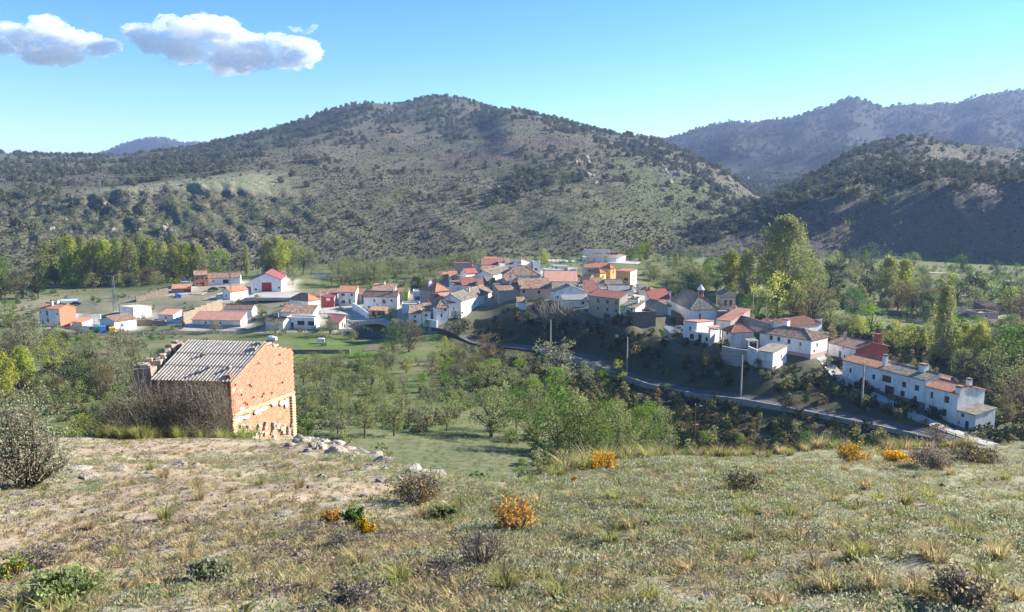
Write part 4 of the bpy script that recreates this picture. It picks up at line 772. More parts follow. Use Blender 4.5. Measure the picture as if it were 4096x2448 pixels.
# ---------------------------------------------------------------- free-standing walls and ruins
def ruin_wall(name, lab, a, b, h0, h1, m, th=.5, steps=7):
    a, b = Vector(a), Vector(b); root = tag(obj(name, None, loc=a), lab, 'wall'); d = b - a; rz = math.atan2(d.y, d.x)
    for i in range(steps):
        p = d * ((i + .5) / steps); hh = h0 + (h1 - h0) * i / max(1, steps - 1) + random.uniform(-.15, .2); mb = MB()
        mb.box((p.x, p.y, hh / 2 - .8 + p.z * 1.0), d.xy.length / steps * 1.01, th + random.uniform(0, .05), hh + 1.6, rz, jit=.06); mb.build('wall_section', m, root)
    return root
ruin_wall('stone_wall', 'tan stone corral wall left of the long salmon roof', g(183, 320, 283), g(222, 307, 305), 2.6, 3.2, M['ST'])
ruin_wall('stone_wall', 'dark tumbled stone wall below the blue drums', g(136, 300, 318), g(168, 294, 330), 1.2, 2.8, M['SD'])
ruin_wall('stone_wall', 'low stone wall beside the small green bush', g(137, 322, 285), g(166, 324, 283), 1.0, 1.2, M['ST'])
low_wall('garden_wall', 'white garden wall behind the small pink-roofed shed', [g(76, 319.5, 291), g(101, 320.5, 288)], 2.2, .25, M['W'])
low_wall('garden_wall', 'curved white yard wall of the long house on the square', [g(352.5, 309.5, 291), g(358, 312.5, 287), g(364, 316.5, 281), g(368, 319.5, 276)], 2.6, .3, M['W'])
low_wall('garden_wall', 'white wall with coping in the meadow behind the houses', [g(314.5, 278.5, 372), g(340, 278, 374)], 1.9, .3, M['W'], cap=M['tileB'])
low_wall('garden_wall', 'lit pale wall along the plaza edge', [g(541, 275, 352), g(556, 270, 360)], 1.6, .3, M['BE'])
low_wall('retaining_wall', 'stained concrete retaining wall under the terrace houses', [g(722, 358.5, 207), g(736, 361.5, 204), g(748, 363, 201.5)], 3.4, .5, M['CC'])
low_wall('retaining_wall', 'white plastered wall joining the annex above the bank', [g(748, 357.5, 200.5), g(757, 361.5, 198)], 3.0, .4, M['Wd'])
low_wall('terrace_wall', 'white balcony wall of the lowest slope house', [g(423, 322.5, 247), g(437, 324.5, 245)], 1.3, .3, M['W'])
low_wall('terrace_wall', 'dark stone field terrace across the meadow', [g(180, 349.5, 226), g(300, 350, 226), g(350, 350, 226)], .22, .6, M['ST'])
low_wall('field_wall', 'thin stone wall by the ruins across the river', [g(868, 313.5, 299), g(902, 314.5, 297)], 1.3, .5, M['SD'])
mb = MB(); pgo = at(689, 343, 0 + 204); 
o = MB(); o.box((0, 0, 1.2), 1.2, .4, 3.4, .3); tag(o.build('brick_pillar', M['O'], loc=g(695.5, 438, 160)), 'small orange brick pillar in the dark gully', 'pillar')
# awnings and porches
def slab(name, lab, c, sx, sy, rz, m, tilt=(0, 0), posts=2.2, pm='W'):
    root = tag(obj(name, None, loc=c), lab, 'porch'); mb = MB(); mb.box((0, 0, 0), sx, sy, .1)
    r = mb.build('roof_sheet', M[m], root); r.rotation_euler = (tilt[0], tilt[1], rz); r.location = (0, 0, posts)
    for q in (-1, 1):
        p = MB(); p.box((math.cos(rz) * sx * .45 * q + math.sin(rz) * sy * .42, math.sin(rz) * sx * .45 * q - math.cos(rz) * sy * .42, posts / 2 - .6), .3, .3, posts + 1.0, rz); p.build('post', M[pm], root)
slab('awning', 'pale red awning roof over the peeling house terrace', g(713, 334.5, 213.4), 3.6, 2.2, .25, 'salmon', (.12, 0))
slab('porch', 'little brown-roofed porch left of the big corner house', g(751, 348, 207), 3.2, 1.8, .4, 'tileD', (.2, 0))
# ---------------------------------------------------------------- bins, drums, cars
def bin_(lab, u, v, d, s, m, lid=None, nm='recycling_bin'):
    c = g(u, v, d); c.z = ground(c.x, c.y) + .12; root = tag(obj(nm, None, loc=c), lab, 'bin'); b = MB()
    x, y, z = s; pts = [(-x / 2 * .88, -y / 2 * .88, .1), (x / 2 * .88, -y / 2 * .88, .1), (x / 2 * .88, y / 2 * .88, .1), (-x / 2 * .88, y / 2 * .88, .1)]; pt = [(-x / 2, -y / 2, z), (x / 2, -y / 2, z), (x / 2, y / 2, z), (-x / 2, y / 2, z)]
    b.face(pts[::-1]); b.face(pt)
    for i in range(4): b.face([pts[i], pts[(i + 1) % 4], pt[(i + 1) % 4], pt[i]])
    b.build('body', m, root); b = MB(); b.prism([(-x / 2 - .04, -y / 2 - .04, z + .01), (x / 2 + .04, -y / 2 - .04, z + .01), (x / 2 + .04, y / 2 + .04, z + .01), (-x / 2 - .04, y / 2 + .04, z + .01)], (0, 0, .06)); b.tube([(-x / 2, .0, z + .05), (x / 2, .0, z + .05)], y * .3, 8); b.build('lid', lid or m, root)
    b = MB()
    for sx in (-1, 1):
        for sy in (-1, 1): b.tube([(sx * x * .36, sy * y * .36, .1), (sx * x * .36 + .05, sy * y * .36, .1)], .1, 8)
    b.build('wheels', M['wood'], root); root.rotation_euler = (0, 0, .5)
pr = lambda n, c: mat(n, c, .4, .1, 3, spec=.4)
bin_('small red bin, leftmost of the bins', 91.2, 332, 272, (1.0, .9, 1.3), pr('red_plastic', (.6, .03, .04)))
bin_('green-blue domed recycling bin in the bin row', 98.6, 333, 270, (1.6, 1.4, 1.9), pr('teal_plastic', (.02, .32, .27)))
bin_('big pale blue recycling bin in the bin row', 103.2, 333.4, 269, (1.9, 1.5, 2.0), pr('blue_plastic', (.10, .20, .55)))
bin_('dark green bin behind the yellow bin', 108.6, 331.6, 272, (1.6, 1.3, 1.6), pr('green_plastic', (.01, .09, .05)))
bin_('bright yellow recycling bin, rightmost of the bins', 112.2, 332.4, 270, (1.8, 1.4, 1.5), pr('yellow_plastic', (.75, .48, .01)))
for i, (u, v, lab) in enumerate(((176.6, 296.5, 'left blue plastic drum by the open shed'), (178.7, 296.3, 'middle blue plastic drum by the open shed'), (180.6, 295.8, 'right blue plastic drum by the open shed'))):
    c = g(u, v, 326 - i); c.z = ground(c.x, c.y); b = MB(); b.tube([(0, 0, -.2), (0, 0, .1), (0, 0, .5), (0, 0, .55), (0, 0, 1.2), (0, 0, 1.3)], [.48, .5, .5, .53, .5, .4], 10); ro = tag(obj('drum', None, loc=c), lab, 'drum', 'blue drums'); b.build('body', pr('drum_blue', (.03, .13, .55)), ro); b = MB(); b.tube([(0, 0, 1.3), (0, 0, 1.38)], .12, 8); b.build('bung', M['white'], ro)
def car(lab, u, v, d, rz, m):
    c = g(u, v, d); c.z = ground(c.x, c.y) + .2; root = tag(obj('parked_car', None, loc=c, rot=(0, 0, rz)), lab, 'car')
    prof = [(-2.0, .35), (-2.05, .8), (-1.35, .95), (-.75, 1.42), (.75, 1.45), (1.45, .98), (2.05, .85), (2.05, .35)]
    b = MB(); b.prism([(x, -.82, z) for x, z in prof], (0, 1.64, 0)); b.build('body', m, root)
    b = MB()
    for s in (-.835, .835): b.prism([(x, s, z) for x, z in ((-1.15, 1.0), (-.7, 1.33), (.68, 1.36), (1.2, 1.0))], (0, .01 if s > 0 else -.01, 0))
    b.build('side_windows', M['glass'], root)
    for x in (-1.3, 1.3):
        for s in (-1, 1):
            w = MB(); w.tube([(x, s * .7, .33), (x, s * .88, .33)], .33, 12); t = w.build('wheel', M['wood'], root); w = MB(); w.tube([(x, s * .885, .33), (x, s * .895, .33)], .18, 10); w.build('rim', M['corr'], t)
car('dark car under the blue-roofed shelter behind the tall house', 75.5, 305, 318, .3, pr('dark_paint', (.03, .04, .06)))
car('white car parked behind the widest salmon roof', 573, 270.5, 338, .1, pr('white_paint', (.75, .75, .75)))
car('dark car parked beside the long white barn', 213, 284.8, 338, .2, pr('dark_paint', (.03, .04, .06)))
slab('shelter', 'blue-roofed car shelter behind the tall orange-sided house', g(69, 306, 320), 6, 4, .3, 'blue', (.1, 0), 2.4, 'wood')
tk = MB(); tk.box((0, 0, .5), 2.2, 1.2, 1.0, .1, jit=.05); tk.box((.1, 0, 1.1), 1.6, .9, .25, .1); tag(tk.build('water_tank', M['white'], loc=g(321, 342, 243)), 'white plastic tank in the green strip, right one', 'tank')
tk = MB(); tk.box((0, 0, .5), 2.8, 1.3, 1.0, -.1, jit=.06); tk.box((-.3, 0, 1.1), 1.5, .8, .35, .1); tag(tk.build('water_tank', M['white'], loc=g(272, 340, 246)), 'white covered tank in the green strip, left one', 'tank')
# ---------------------------------------------------------------- poles, pylons, mast
def pole(lab, u, vt, vb, d, kind='utility_pole', arm=0, m='CC', r=.16, lamp=False):
    top = at(u, vt, d); b = at(u, vb, d); root = tag(obj(kind, None, loc=b), lab, 'pole' if kind != 'street_lamp' else 'lamp'); h = top.z - b.z
    mb = MB(); mb.tube([(0, 0, -1.5), (0, 0, h)], [r * 1.15, r * .8], 6); mb.build('pole', M[m], root)
    if arm: mb = MB(); mb.box((0, 0, h - .3), arm, .1, .1); mb.build('cross_arm', M[m], root)
    for q in ((-.4, .4) if arm else (0,)):
        mb = MB(); mb.tube([(q * max(arm, .0), 0, h - .25), (q * max(arm, .0), 0, h + .25)], [.07, .05], 6); mb.build('insulator', M['white'], root)
    if lamp: mb = MB(); mb.tube([(0, 0, h - .5), (.9, 0, h - .2)], .05, 5); mb.box((1.1, 0, h - .2), .6, .25, .15); mb.build('lamp_head', M['CC'], root)
pole('concrete pole on the dark bank below the leafless thicket', 550.5, 320.5, 352, 229, r=.2)
pole('concrete pole standing beside the road bend', 626.7, 337.5, 377, 212, r=.2)
pole('concrete pole below the retaining wall', 740.5, 356, 400, 190, r=.22)
pole('concrete pole beside the sloping street', 862, 363, 399, 177, r=.22)
pole('dark wooden pole in the shaded gully before the brow', 694, 405, 450, 155, m='wood', r=.14, lamp=True)
pole('street lamp with small head behind the red roofs, left one', 752.5, 296, 318, 232, 'street_lamp', r=.09, lamp=True)
pole('tall thin pole behind the red roofs, right one', 766, 294.5, 322, 234, r=.08)
pole('wooden pole before the hip-roofed house', 320.8, 291, 310, 288, m='BE', r=.14)
pole('pole rising behind the long white barn', 258, 266.5, 281, 350, r=.1, m='wood')
pole('plaza pole left of the bullring', 577, 249, 268, 372, r=.12, m='wood')
pole('pole before the plaza, left of two', 556, 258, 270, 360, r=.12, m='wood')
pole('pole near the bullring wing', 592.5, 246, 262, 402, r=.12, m='wood')
pole('wooden pole beside the flat white shed', 120, 303, 318, 294, r=.14, m='wood')
pole('thin grey pole on the corner of the tallest white house', 522, 253.5, 266, 329, r=.08)
def lattice(lab, u, vt, vb, d, w0=1.2, w1=.5, arm=3.0, nm='pylon', m='corr', cab=False, t=.1):
    top = at(u, vt, d); b = at(u, vb, d); h = top.z - b.z; root = tag(obj(nm, None, loc=b, rot=(0, 0, .3)), lab, nm.replace('_', ' '))
    W = lambda z: (w0 + (w1 - w0) * z / h) / 2; n = 7; mb = MB()
    for sx in (-1, 1):
        for sy in (-1, 1): mb.tube([(sx * W(0), sy * W(0), -1), (sx * W(h), sy * W(h), h)], t * .7, 4)
    mb.build('legs', M[m], root); mb = MB()
    for i in range(n):
        z0, z1 = h * i / n, h * (i + 1) / n
        for a, c in (((-1, -1), (1, -1)), ((1, -1), (1, 1)), ((1, 1), (-1, 1)), ((-1, 1), (-1, -1))): mb.tube([(a[0] * W(z0), a[1] * W(z0), z0), (c[0] * W(z1), c[1] * W(z1), z1)], t * .5, 4)
    mb.build('bracing', M[m], root)
    if arm: mb = MB(); mb.box((0, 0, h), arm, .18, .18); mb.tube([(-arm / 2, 0, h), (-arm / 2, 0, h + .5)], .08, 5); mb.tube([(arm / 2, 0, h), (arm / 2, 0, h + .5)], .08, 5); mb.build('cross_arm', M[m], root)
    return root, top
_, q0 = lattice('grey lattice pylon in the field left of the village', 115, 276, 310.5, 303)
lattice('lattice pole before the white shed by the warehouse', 231.3, 273.5, 303, 312, .8, .4, 1.6)
mroot, mt = lattice('telecom mast on the slope right of the bullring', 674, 216, 262, 412, 2.2, .8, 0, 'telecom_mast')
for z_, a in ((21.5, 0), (21.5, 2.1), (21.5, 4.2), (19, 1)):
    b = MB(); b.box((.7 * math.cos(a), .7 * math.sin(a), z_), .25, .4, 2.0, a); b.build('antenna_panel', M['white'], mroot)
b = MB(); b.box((0, 0, 1.2), 2.5, 2.2, 2.8); tag(b.build('equipment_hut', M['W'], loc=g(671.5, 263, 408)), 'small white hut at the foot of the telecom mast', 'hut')
hp = [lattice('leftmost pylon on the hillside spur', 100, 176.5, 197, 640, 1.6, .7, 4, t=.16)[1], lattice('hillside pylon by the pale track, second from left', 272, 160, 177, 760, 1.6, .7, 4, t=.16)[1], lattice('hillside pylon third from left, mid slope', 357, 147, 160, 900, 1.6, .7, 4, t=.18)[1], lattice('hillside pylon fourth from left on the brown bench', 481, 146, 158, 880, 1.6, .7, 4, t=.18)[1], lattice('rightmost hillside pylon near the rocks', 568.5, 136, 155, 900, 1.6, .7, 4, t=.18)[1]]
for i, (a, b_) in enumerate(zip(hp, hp[1:])):
    mb = MB(); mb.tube([a.lerp(b_, k / 12) - Vector((0, 0, 22 * (k / 12) * (1 - k / 12))) + Vector((0, 0, .4)) for k in range(13)], .07, 4)
    tag(mb.build('power_line', M['corr']), 'thin power line sagging between hillside pylons, %s span' % ('first', 'second', 'third', 'fourth')[i], 'power line')
for u, v0, v1, lab in ((17.6, 146.5, 153, 'tiny wind turbine on the far left skyline, left one'), (48, 147, 155.5, 'tiny wind turbine on the far left skyline, right one')):
    b = at(u, v1, 4300); h_ = at(u, v0 + 2, 4300).z - b.z; root = tag(obj('wind_turbine', None, loc=b), lab, 'wind turbine')
    mb = MB(); mb.tube([(0, 0, -20), (0, 0, h_)], [2.2, 1.2], 8); mb.build('tower', M['white'], root); mb = MB(); mb.box((0, -2, h_), 3, 7, 3); mb.build('nacelle', M['white'], root)
    for k in range(3): a = math.radians(90 + 120 * k + 20); mb = MB(); mb.tube([(0, -6, h_), (26 * math.cos(a), -6, h_ + 26 * math.sin(a))], [1.3, .4], 4); mb.build('blade', M['white'], root)

def wire(lab, a, b, sag=1.2):
    mb = MB(); a, b = Vector(a), Vector(b); mb.tube([a.lerp(b, k / 10) - Vector((0, 0, 4 * sag * (k / 10) * (1 - k / 10))) for k in range(11)], .035, 3, cap=False); tag(mb.build('overhead_wire', M['wood']), lab, 'wire')
wire('overhead wire between the thicket pole and the road bend pole', at(550.5, 320.7, 229), at(626.7, 337.7, 212)); wire('overhead wire between the road bend pole and the wall pole', at(626.7, 337.7, 212), at(740.5, 356.2, 190)); wire('overhead wire from the wall pole to the street pole', at(740.5, 356.2, 190), at(862, 363.2, 177)); wire('overhead wire from the street pole towards the row end', at(862, 363.2, 177), at(1040, 392, 158)); wire('overhead wire crossing the little square', at(320.8, 291.2, 288), at(398, 290, 296), .7)
wire('overhead wire beside the flat white shed', at(120, 303.3, 294), at(231, 284, 313), 1.2)
# ---------------------------------------------------------------- the ruined brick barn
NR, FR, NL = at(233, 437, 38.0), at(296, 430, 42.7), at(152, 440, 38.4)
FL = Vector((NL.x + 1.0, 43.6, 0)); barn = tag(obj('ruined_barn', None, loc=(NR.x, NR.y, NR.z)), 'ruined brick barn with corrugated roof on the near slope', 'barn'); BO = -Vector(barn.location)
gd = Vector((FR.x - NR.x, FR.y - NR.y, 0)); GL = gd.length; gd.normalize(); gn = Vector((gd.y, -gd.x, 0))      # gable wall runs along gd and faces gn
ztop = [(0, float(zr(375)) * 38), (.55, float(zr(372.5)) * 38.5), (2.48, float(zr(343.5)) * 40.3), (3.0, float(zr(344.5)) * 40.8), (GL, float(zr(349.5)) * 42.7)]
zt = lambda s: float(np.interp(s, [a for a, _ in ztop], [b for _, b in ztop]))
zband = float(zr(414)) * 38; zb = min(NR.z, FR.z) - 1.2
red = mat('barn_brick', (.55, .255, .17), .9, .2, 3, .006, 40, col2=(.47, .205, .13), rnd=.1); cream = mat('cream_brick', (.56, .41, .27), .9, .25, 6, .006, 40, rnd=.2); mortar = mat('sandy_mortar', (.30, .17, .115), .95, .3, 5, .02, 20); adobe = mat('adobe_infill', (.42, .27, .18), .95, .4, 3, .09, 9, col2=(.30, .185, .10)); lime = mat('lime_plaster_patch', (.74, .68, .58), .9, .15, 6, .015, 25); mud = mat('mud_render', (.36, .27, .19), .95, .3, 2, .03, 9); rub = mat('barn_rubble', (.45, .37, .29), .95, .4, 2.5, .05, 8, rnd=.25); fib = mat('lichened_fibre_cement', (.50, .45, .375), .95, .35, 4, .006, 30, col2=(.33, .29, .24))
GW = lambda s, z, o=0: Vector((NR.x + gd.x * s + gn.x * o, NR.y + gd.y * s + gn.y * o, z)) + BO
# mortar core behind the bricks
b = MB(); prof = [(0, zband)] + [(GL, zband)] + [(s, z - .03) for s, z in reversed(ztop)]
b.prism([GW(s, z, -.03) for s, z in prof], -gn * .3); b.build('mortar_core', mortar, barn)
# bricks, stepped along the verge
CH, CLn = .118, .262; bm_ = MB(); bm_.box((0, 0, 0), 1, 1, 1); bme = bm_.mesh('brick', red); cme = bm_.mesh('brick', cream)
rz = math.atan2(gd.y, gd.x); nb = 0; rest = MB(); holes = {(8, 5), (9, 5), (14, 13), (14, 14), (3, 6), (6, 2), (2, 3), (2, 8), (3, 9), (1, 4), (17, 8), (5, 14), (5, 15), (11, 1), (18, 14), (2, 11)}
row = 0; z = zband + .02; cand = []
while z < -7.4:
    s = (-.13 if row % 2 else 0.0); col = 0
    while s < GL:
        a, c = max(s, 0), min(s + CLn, GL)
        if c - a > .08 and z + CH * .75 < zt((a + c) / 2) and (row, col) not in holes: cand.append((row, a, c, z))
        s += CLn; col += 1
    z += CH; row += 1
random.shuffle(cand)
for i, (r_, a, c, z) in enumerate(cand):
    p = GW((a + c) / 2, z + CH / 2, -.012 + random.uniform(-.014, .012)); sc = (c - a - .014, .07, CH - .014)
    if i < 290: obj('brick', bme, barn, loc=p, rot=(0, 0, rz + random.uniform(-.02, .02)), scale=sc)
    else: rest.box(p, *sc, rz)
if rest.v: tag(rest.build('bricks', red, barn), kind='stuff')
# cream brick belt and corner pilasters
nb = 0
for r_ in range(3):
    z = zband - .075 * (r_ + 1); s = -.05 if r_ % 2 else 0
    while s < GL:
        a, c = max(s, 0), min(s + .25, GL)
        if c - a > .06: obj('belt_brick', cme, barn, loc=GW((a + c) / 2, z + .037, .012), rot=(0, 0, rz), scale=(c - a - .012, .1, .063)); nb += 1
        s += .25
b = MB(); b.prism([GW(0, zband, -.06), GW(GL, zband, -.06), GW(GL, zb, -.06), GW(0, zb, -.06)], -gn * .34); b.build('adobe_infill', adobe, barn)
pil = MB()
for s0 in (0, GL - .32):
    z = zband - .3; k = 0
    while z > zb + .1:
        pil.box(GW(s0 + .16 + (.04 if k % 2 else -.02), z, .0), .28, .1, .062, rz); z -= .074; k += 1
tag(pil.build('pilaster_bricks', cream, barn), kind='stuff')
for s0, z0, w_, h_ in ((.55, zband - .40, .75, .28), (1.35, zband - .12, .38, .34), (.75, zband + .08, .34, .30), (2.3, zband - .36, .9, .2), (3.3, zband - .30, .6, .25), (4.3, zband - .5, .35, .55), (.2, zband + 1.15, .2, .22), (.72, zband + 1.0, .16, .16), (.12, zband - .55, .25, .4), (1.1, zband - .45, .5, .22), (1.9, zband - .38, .5, .24), (3.9, zband - .42, .5, .3)):
    pts = []
    for k in range(9): a = 2 * math.pi * k / 9; r = random.uniform(.75, 1.15); pts.append(GW(s0 + w_ / 2 * r * math.cos(a), z0 + h_ / 2 * r * math.sin(a), .028))
    b = MB(); b.prism(pts[::-1], -gn * .05); b.build('plaster_patch', lime, barn)
for k in range(70):            # rubble stones in the foot of the wall
    s = random.uniform(.1, GL - .1); z = float(np.interp(s, [0, GL], [NR.z, FR.z])) + random.uniform(-.25, .55) * (1 if random.random() < .7 else .6); q = random.uniform(.08, .2)
    b = MB(); b.box((0, 0, 0), q * 1.3, q * .8, q, 0, jit=q * .18); b.build('foot_stone', rub, barn, loc=GW(s, z, -.02), rot=(random.uniform(-.3, .3), random.uniform(-.3, .3), rz))
# roof corners
RL, RR = at(187, 342.5, 41.0), at(266, 345, 40.25); EL, ER = at(151, 380, 38.15), at(232.3, 382, 37.85)
def roof_pt(a, t): return EL.lerp(ER, a).lerp(RL.lerp(RR, a), t)
waves = 24; sheets = 4
for tier, (t0, t1, lift) in enumerate(((-.02, .40, 0), (.36, .72, .025), (.68, 1.03, .05))):
    for k in range(sheets):
        V = []; n = waves // sheets * 6
        for t in (t0, (t0 + t1) / 2, t1):
            for i in range(n + 1):
                a = (k + i / n * 1.03) / sheets; ph = 2 * math.pi * a * waves; p = roof_pt(min(a, 1.003), t); p.z += lift + .028 * math.sin(ph) + random.uniform(-.002, .002) + .05; V.append(p + BO)
        mb = MB(); mb.v = [tuple(v) for v in V]
        for r in range(2):
            for i in range(n): mb.f.append((r * (n + 1) + i, r * (n + 1) + i + 1, (r + 1) * (n + 1) + i + 1, (r + 1) * (n + 1) + i)); mb.mi.append(0)
        o = mb.build('roof_sheet', fib, barn); md = o.modifiers.new('t', 'SOLIDIFY'); md.thickness = .012
# far slope of the roof, front wall, side and back walls, ridge beam
BRL, BRR = Vector((RL.x + .45, 43.0, RL.z - .95)), Vector((RR.x + .35, 42.3, RR.z - .75))
b = MB(); b.prism([RL + BO + Vector((0, 0, .04)), RR + BO + Vector((-.25, 0, -.02)), BRR + BO, BRL + BO], (0, 0, .05)); b.build('rear_roof_sheet', fib, barn)
fz = EL.z - .06
b = MB(); b.prism([Vector((NL.x, NL.y, fz)) + BO, Vector((NR.x - .03, NR.y + .12, fz - .02)) + BO, Vector((NR.x - .03, NR.y + .12, zb)) + BO, Vector((NL.x, NL.y, zb - .5)) + BO], (0, .35, 0)); b.build('front_wall', mud, barn)
b = MB(); b.prism([Vector((NL.x, NL.y + .1, fz)) + BO, Vector((RL.x - .1, RL.y, RL.z - .05)) + BO, Vector((FL.x, FL.y, BRL.z)) + BO, Vector((FL.x, FL.y, zb - 3)) + BO, Vector((NL.x, NL.y + .1, zb - 3)) + BO], (.35, 0, 0)); b.build('side_wall', rub, barn)
b = MB(); b.prism([Vector((FL.x, FL.y, BRL.z)) + BO, Vector((FR.x - .2, FR.y, BRR.z)) + BO, Vector((FR.x - .2, FR.y, zb - 3)) + BO, Vector((FL.x, FL.y, zb - 3)) + BO], (0, -.3, 0)); b.build('rear_wall', rub, barn)
b = MB(); b.prism([GW(0, zt(0) - .1, -.33), GW(GL, zt(GL) - .1, -.33), GW(GL, zb, -.33), GW(0, zb, -.33)], -gn * .1); b.build('inner_wall', mud, barn)
for s in (2.1, 2.55, 3.0, 3.6):
    b = MB(); b.box((0, 0, 0), .42, .3, .12, 0, jit=.03); b.build('coping_stone', rub, barn, loc=GW(s, zt(s) + .03, -.12), rot=(0, 0, rz))
# stepped remains of the stone wall left of the roof
for i, (u, v, d, w_, hh, dp) in enumerate(((146, 372, 38.6, .75, .95, .8), (143, 369, 39.0, .6, .6, .7), (155, 365, 39.5, .8, .8, .7), (162, 361, 40.1, .6, .65, .7), (167, 355, 40.6, .55, .55, .6), (173, 350.5, 41.0, .5, .5, .6), (179, 347.5, 41.2, .45, .45, .5), (150, 378, 38.8, .6, 1.4, .8))):
    p = at(u, v, d); b = MB(); b.box((0, 0, -hh / 2), w_, dp, hh + .5, .1, jit=.05); st = b.build('wall_remnant', rub, barn, loc=p + BO)
    for q in range(5): b = MB(); k = random.uniform(.12, .26); b.box((0, 0, 0), k * 1.4, k, k * .7, random.uniform(0, 3), jit=k * .12); b.build('stone', rub, st, loc=(random.uniform(-.4, .4) * w_, random.uniform(-.5, .3) * dp, .25 + k * .2))
def rock_mesh(nm, seed, m, sub=2, rough=.28, flat=.6):
    bm = bmesh.new(); bmesh.ops.create_icosphere(bm, subdivisions=sub, radius=1); r = random.Random(seed); o = Vector((r.uniform(0, 50), r.uniform(0, 50), r.uniform(0, 50)))
    from mathutils import noise
    pl = [(Vector((r.uniform(-1, 1), r.uniform(-1, 1), r.uniform(-.6, 1))).normalized(), r.uniform(.5, .85)) for _ in range(7)]
    for v in bm.verts:
        p = v.co.copy()
        for n, c in pl:
            q = p.dot(n)
            if q > c: p -= n * (q - c) * .9
        p += p.normalized() * noise.noise(p * 1.7 + o) * rough + p.normalized() * noise.noise(p * 4.5 + o) * rough * .35
        v.co = (p.x, p.y * .8, p.z * flat)
    me = bpy.data.meshes.new(nm); bm.to_mesh(me); bm.free(); me.materials.append(m); return me
stone_m = mat('pale_limestone', (.43, .375, .31), .95, .3, 2.5, .06, 7, col2=(.27, .24, .21), rnd=.25); dstone = mat('dark_grey_stone', (.16, .15, .14), .95, .3, 4, .03, 14)
ROCKS = [rock_mesh('rock', i, stone_m, 3 if i < 3 else 2) for i in range(6)]; DROCK = rock_mesh('rock', 9, dstone, 2)
for t, a, lab in ((.18, .52, 'stone weighing down the roof, lowest'), (.27, .60, 'rounded stone on the corrugated roof, middle'), (.62, .38, 'stone weighing down the roof, upper left'), (.3, .84, 'stone weighing down the roof, right side')):
    tag(obj('roof_stone', ROCKS[3], loc=roof_pt(a, t) + Vector((0, 0, .16)), scale=(.16, .11, .12), rot=(0, 0, a * 9)), lab, 'stone')
# ---------------------------------------------------------------- plants
def leafmat(n, c, tr=.35, rnd=.18): return mat(n, tuple(min(.9, q * 1.08) for q in c), .7, .25, .7, trans=min(.55, tr * 1.35), rnd=rnd, attr='col', coord='Object')
LM = dict(silver=leafmat('silvery_leaves', (.34, .35, .245), .3, .1), olive=leafmat('olive_leaves', (.25, .275, .115)), grey=leafmat('grey_green_leaves', (.26, .27, .16)), green=leafmat('fresh_leaves', (.13, .22, .045)), bright=leafmat('spring_leaves', (.20, .31, .045)), yel=leafmat('yellow_green_leaves', (.36, .39, .08)), pop=leafmat('poplar_leaves', (.30, .32, .11)), oak=leafmat('holm_oak_leaves', (.14, .148, .09), .2, .25), brown=leafmat('budding_brown_twigs', (.20, .16, .085)), teal=leafmat('blue_green_leaves', (.10, .165, .075)), dark=leafmat('dark_leaves', (.045, .065, .028), .2), brush=leafmat('brush_leaves', (.10, .095, .055), .15, .35), straw=leafmat('straw', (.47, .40, .255), .45, .2), grass=leafmat('green_grass', (.34, .36, .15), .45, .25), herb=leafmat('grey_herb', (.33, .34, .235), .45, .25), herbg=leafmat('green_herb', (.28, .32, .145), .45, .25), flower=leafmat('broom_flowers', (.80, .47, .03), .3, .15), flowero=leafmat('orange_broom_flowers', (.64, .35, .06), .3, .15), twig=mat('grey_twigs', (.27, .22, .19), .9, .35, 8, rnd=.2), purple=leafmat('dry_heather', (.27, .22, .195), .2, .2))
BARK = mat('bark', (.17, .13, .10), .95, .4, 5, .02, 14); BARKL = mat('pale_bark', (.32, .29, .25), .95, .3, 5, .02, 14)
def cards(C, size, rng, up=0.0, aspect=.55, jit=.35):
    n = len(C); d = rng.normal(size=(n, 3)); d[:, 2] += up; d /= np.linalg.norm(d, axis=1)[:, None] + 1e-9
    s = rng.normal(size=(n, 3)); s -= (s * d).sum(1)[:, None] * d; s /= np.linalg.norm(s, axis=1)[:, None] + 1e-9
    L = (size * (1 + jit * rng.uniform(-1, 1, n)))[:, None]; w = L * aspect
    V = np.stack([C - d * L * .5, C + s * w * .5, C + d * L * .5, C - s * w * .5], 1).reshape(-1, 3)
    Fc = np.arange(4 * n).reshape(n, 4); t = rng.uniform(.62, 1.35, n); t = np.repeat(t, 4)
    return V, Fc, np.stack([t * 1.0, t, t * .95], 1)
def crown_points(rng, h, base, rx, ncl, per, rc, shape='round', vstretch=1.0):
    """clump centres filling a crown envelope, then leaves round each clump"""
    cs = []
    while len(cs) < ncl:
        f = rng.uniform(0, 1); a = rng.uniform(0, 2 * math.pi); q = math.sqrt(rng.uniform(.05, 1))
        if shape == 'round': r = math.sqrt(max(0, 1 - (2 * f - 1) ** 2)) * (1.0 if f > .4 else .95)
        elif shape == 'ovoid': r = math.sin(math.pi * f ** .95) ** .55
        elif shape == 'column': r = (min(1, f * 5 + .35)) * (1 - f) ** .35
        elif shape == 'vase': r = .35 + .65 * math.sin(math.pi * min(1, f * .62 + .12))
        elif shape == 'dome': r = math.sqrt(max(0, 1 - f * f))
        else: r = 1
        r *= rx * (1 + .22 * math.sin(3 * a + ncl) + .12 * math.sin(5 * a + 1))
        cs.append((q * r * math.cos(a), q * r * math.sin(a), base + f * (h - base)))
    cs = np.array(cs); k = rng.integers(int(per * .5), int(per * 1.5) + 1, ncl); idx = np.repeat(np.arange(ncl), k)
    g_ = rng.normal(size=(len(idx), 3)); g_ /= np.linalg.norm(g_, axis=1)[:, None]; g_ *= (rc * rng.uniform(.25, 1.15, len(idx)) ** .6)[:, None]; g_[:, 2] *= vstretch
    return cs, cs[idx] + g_
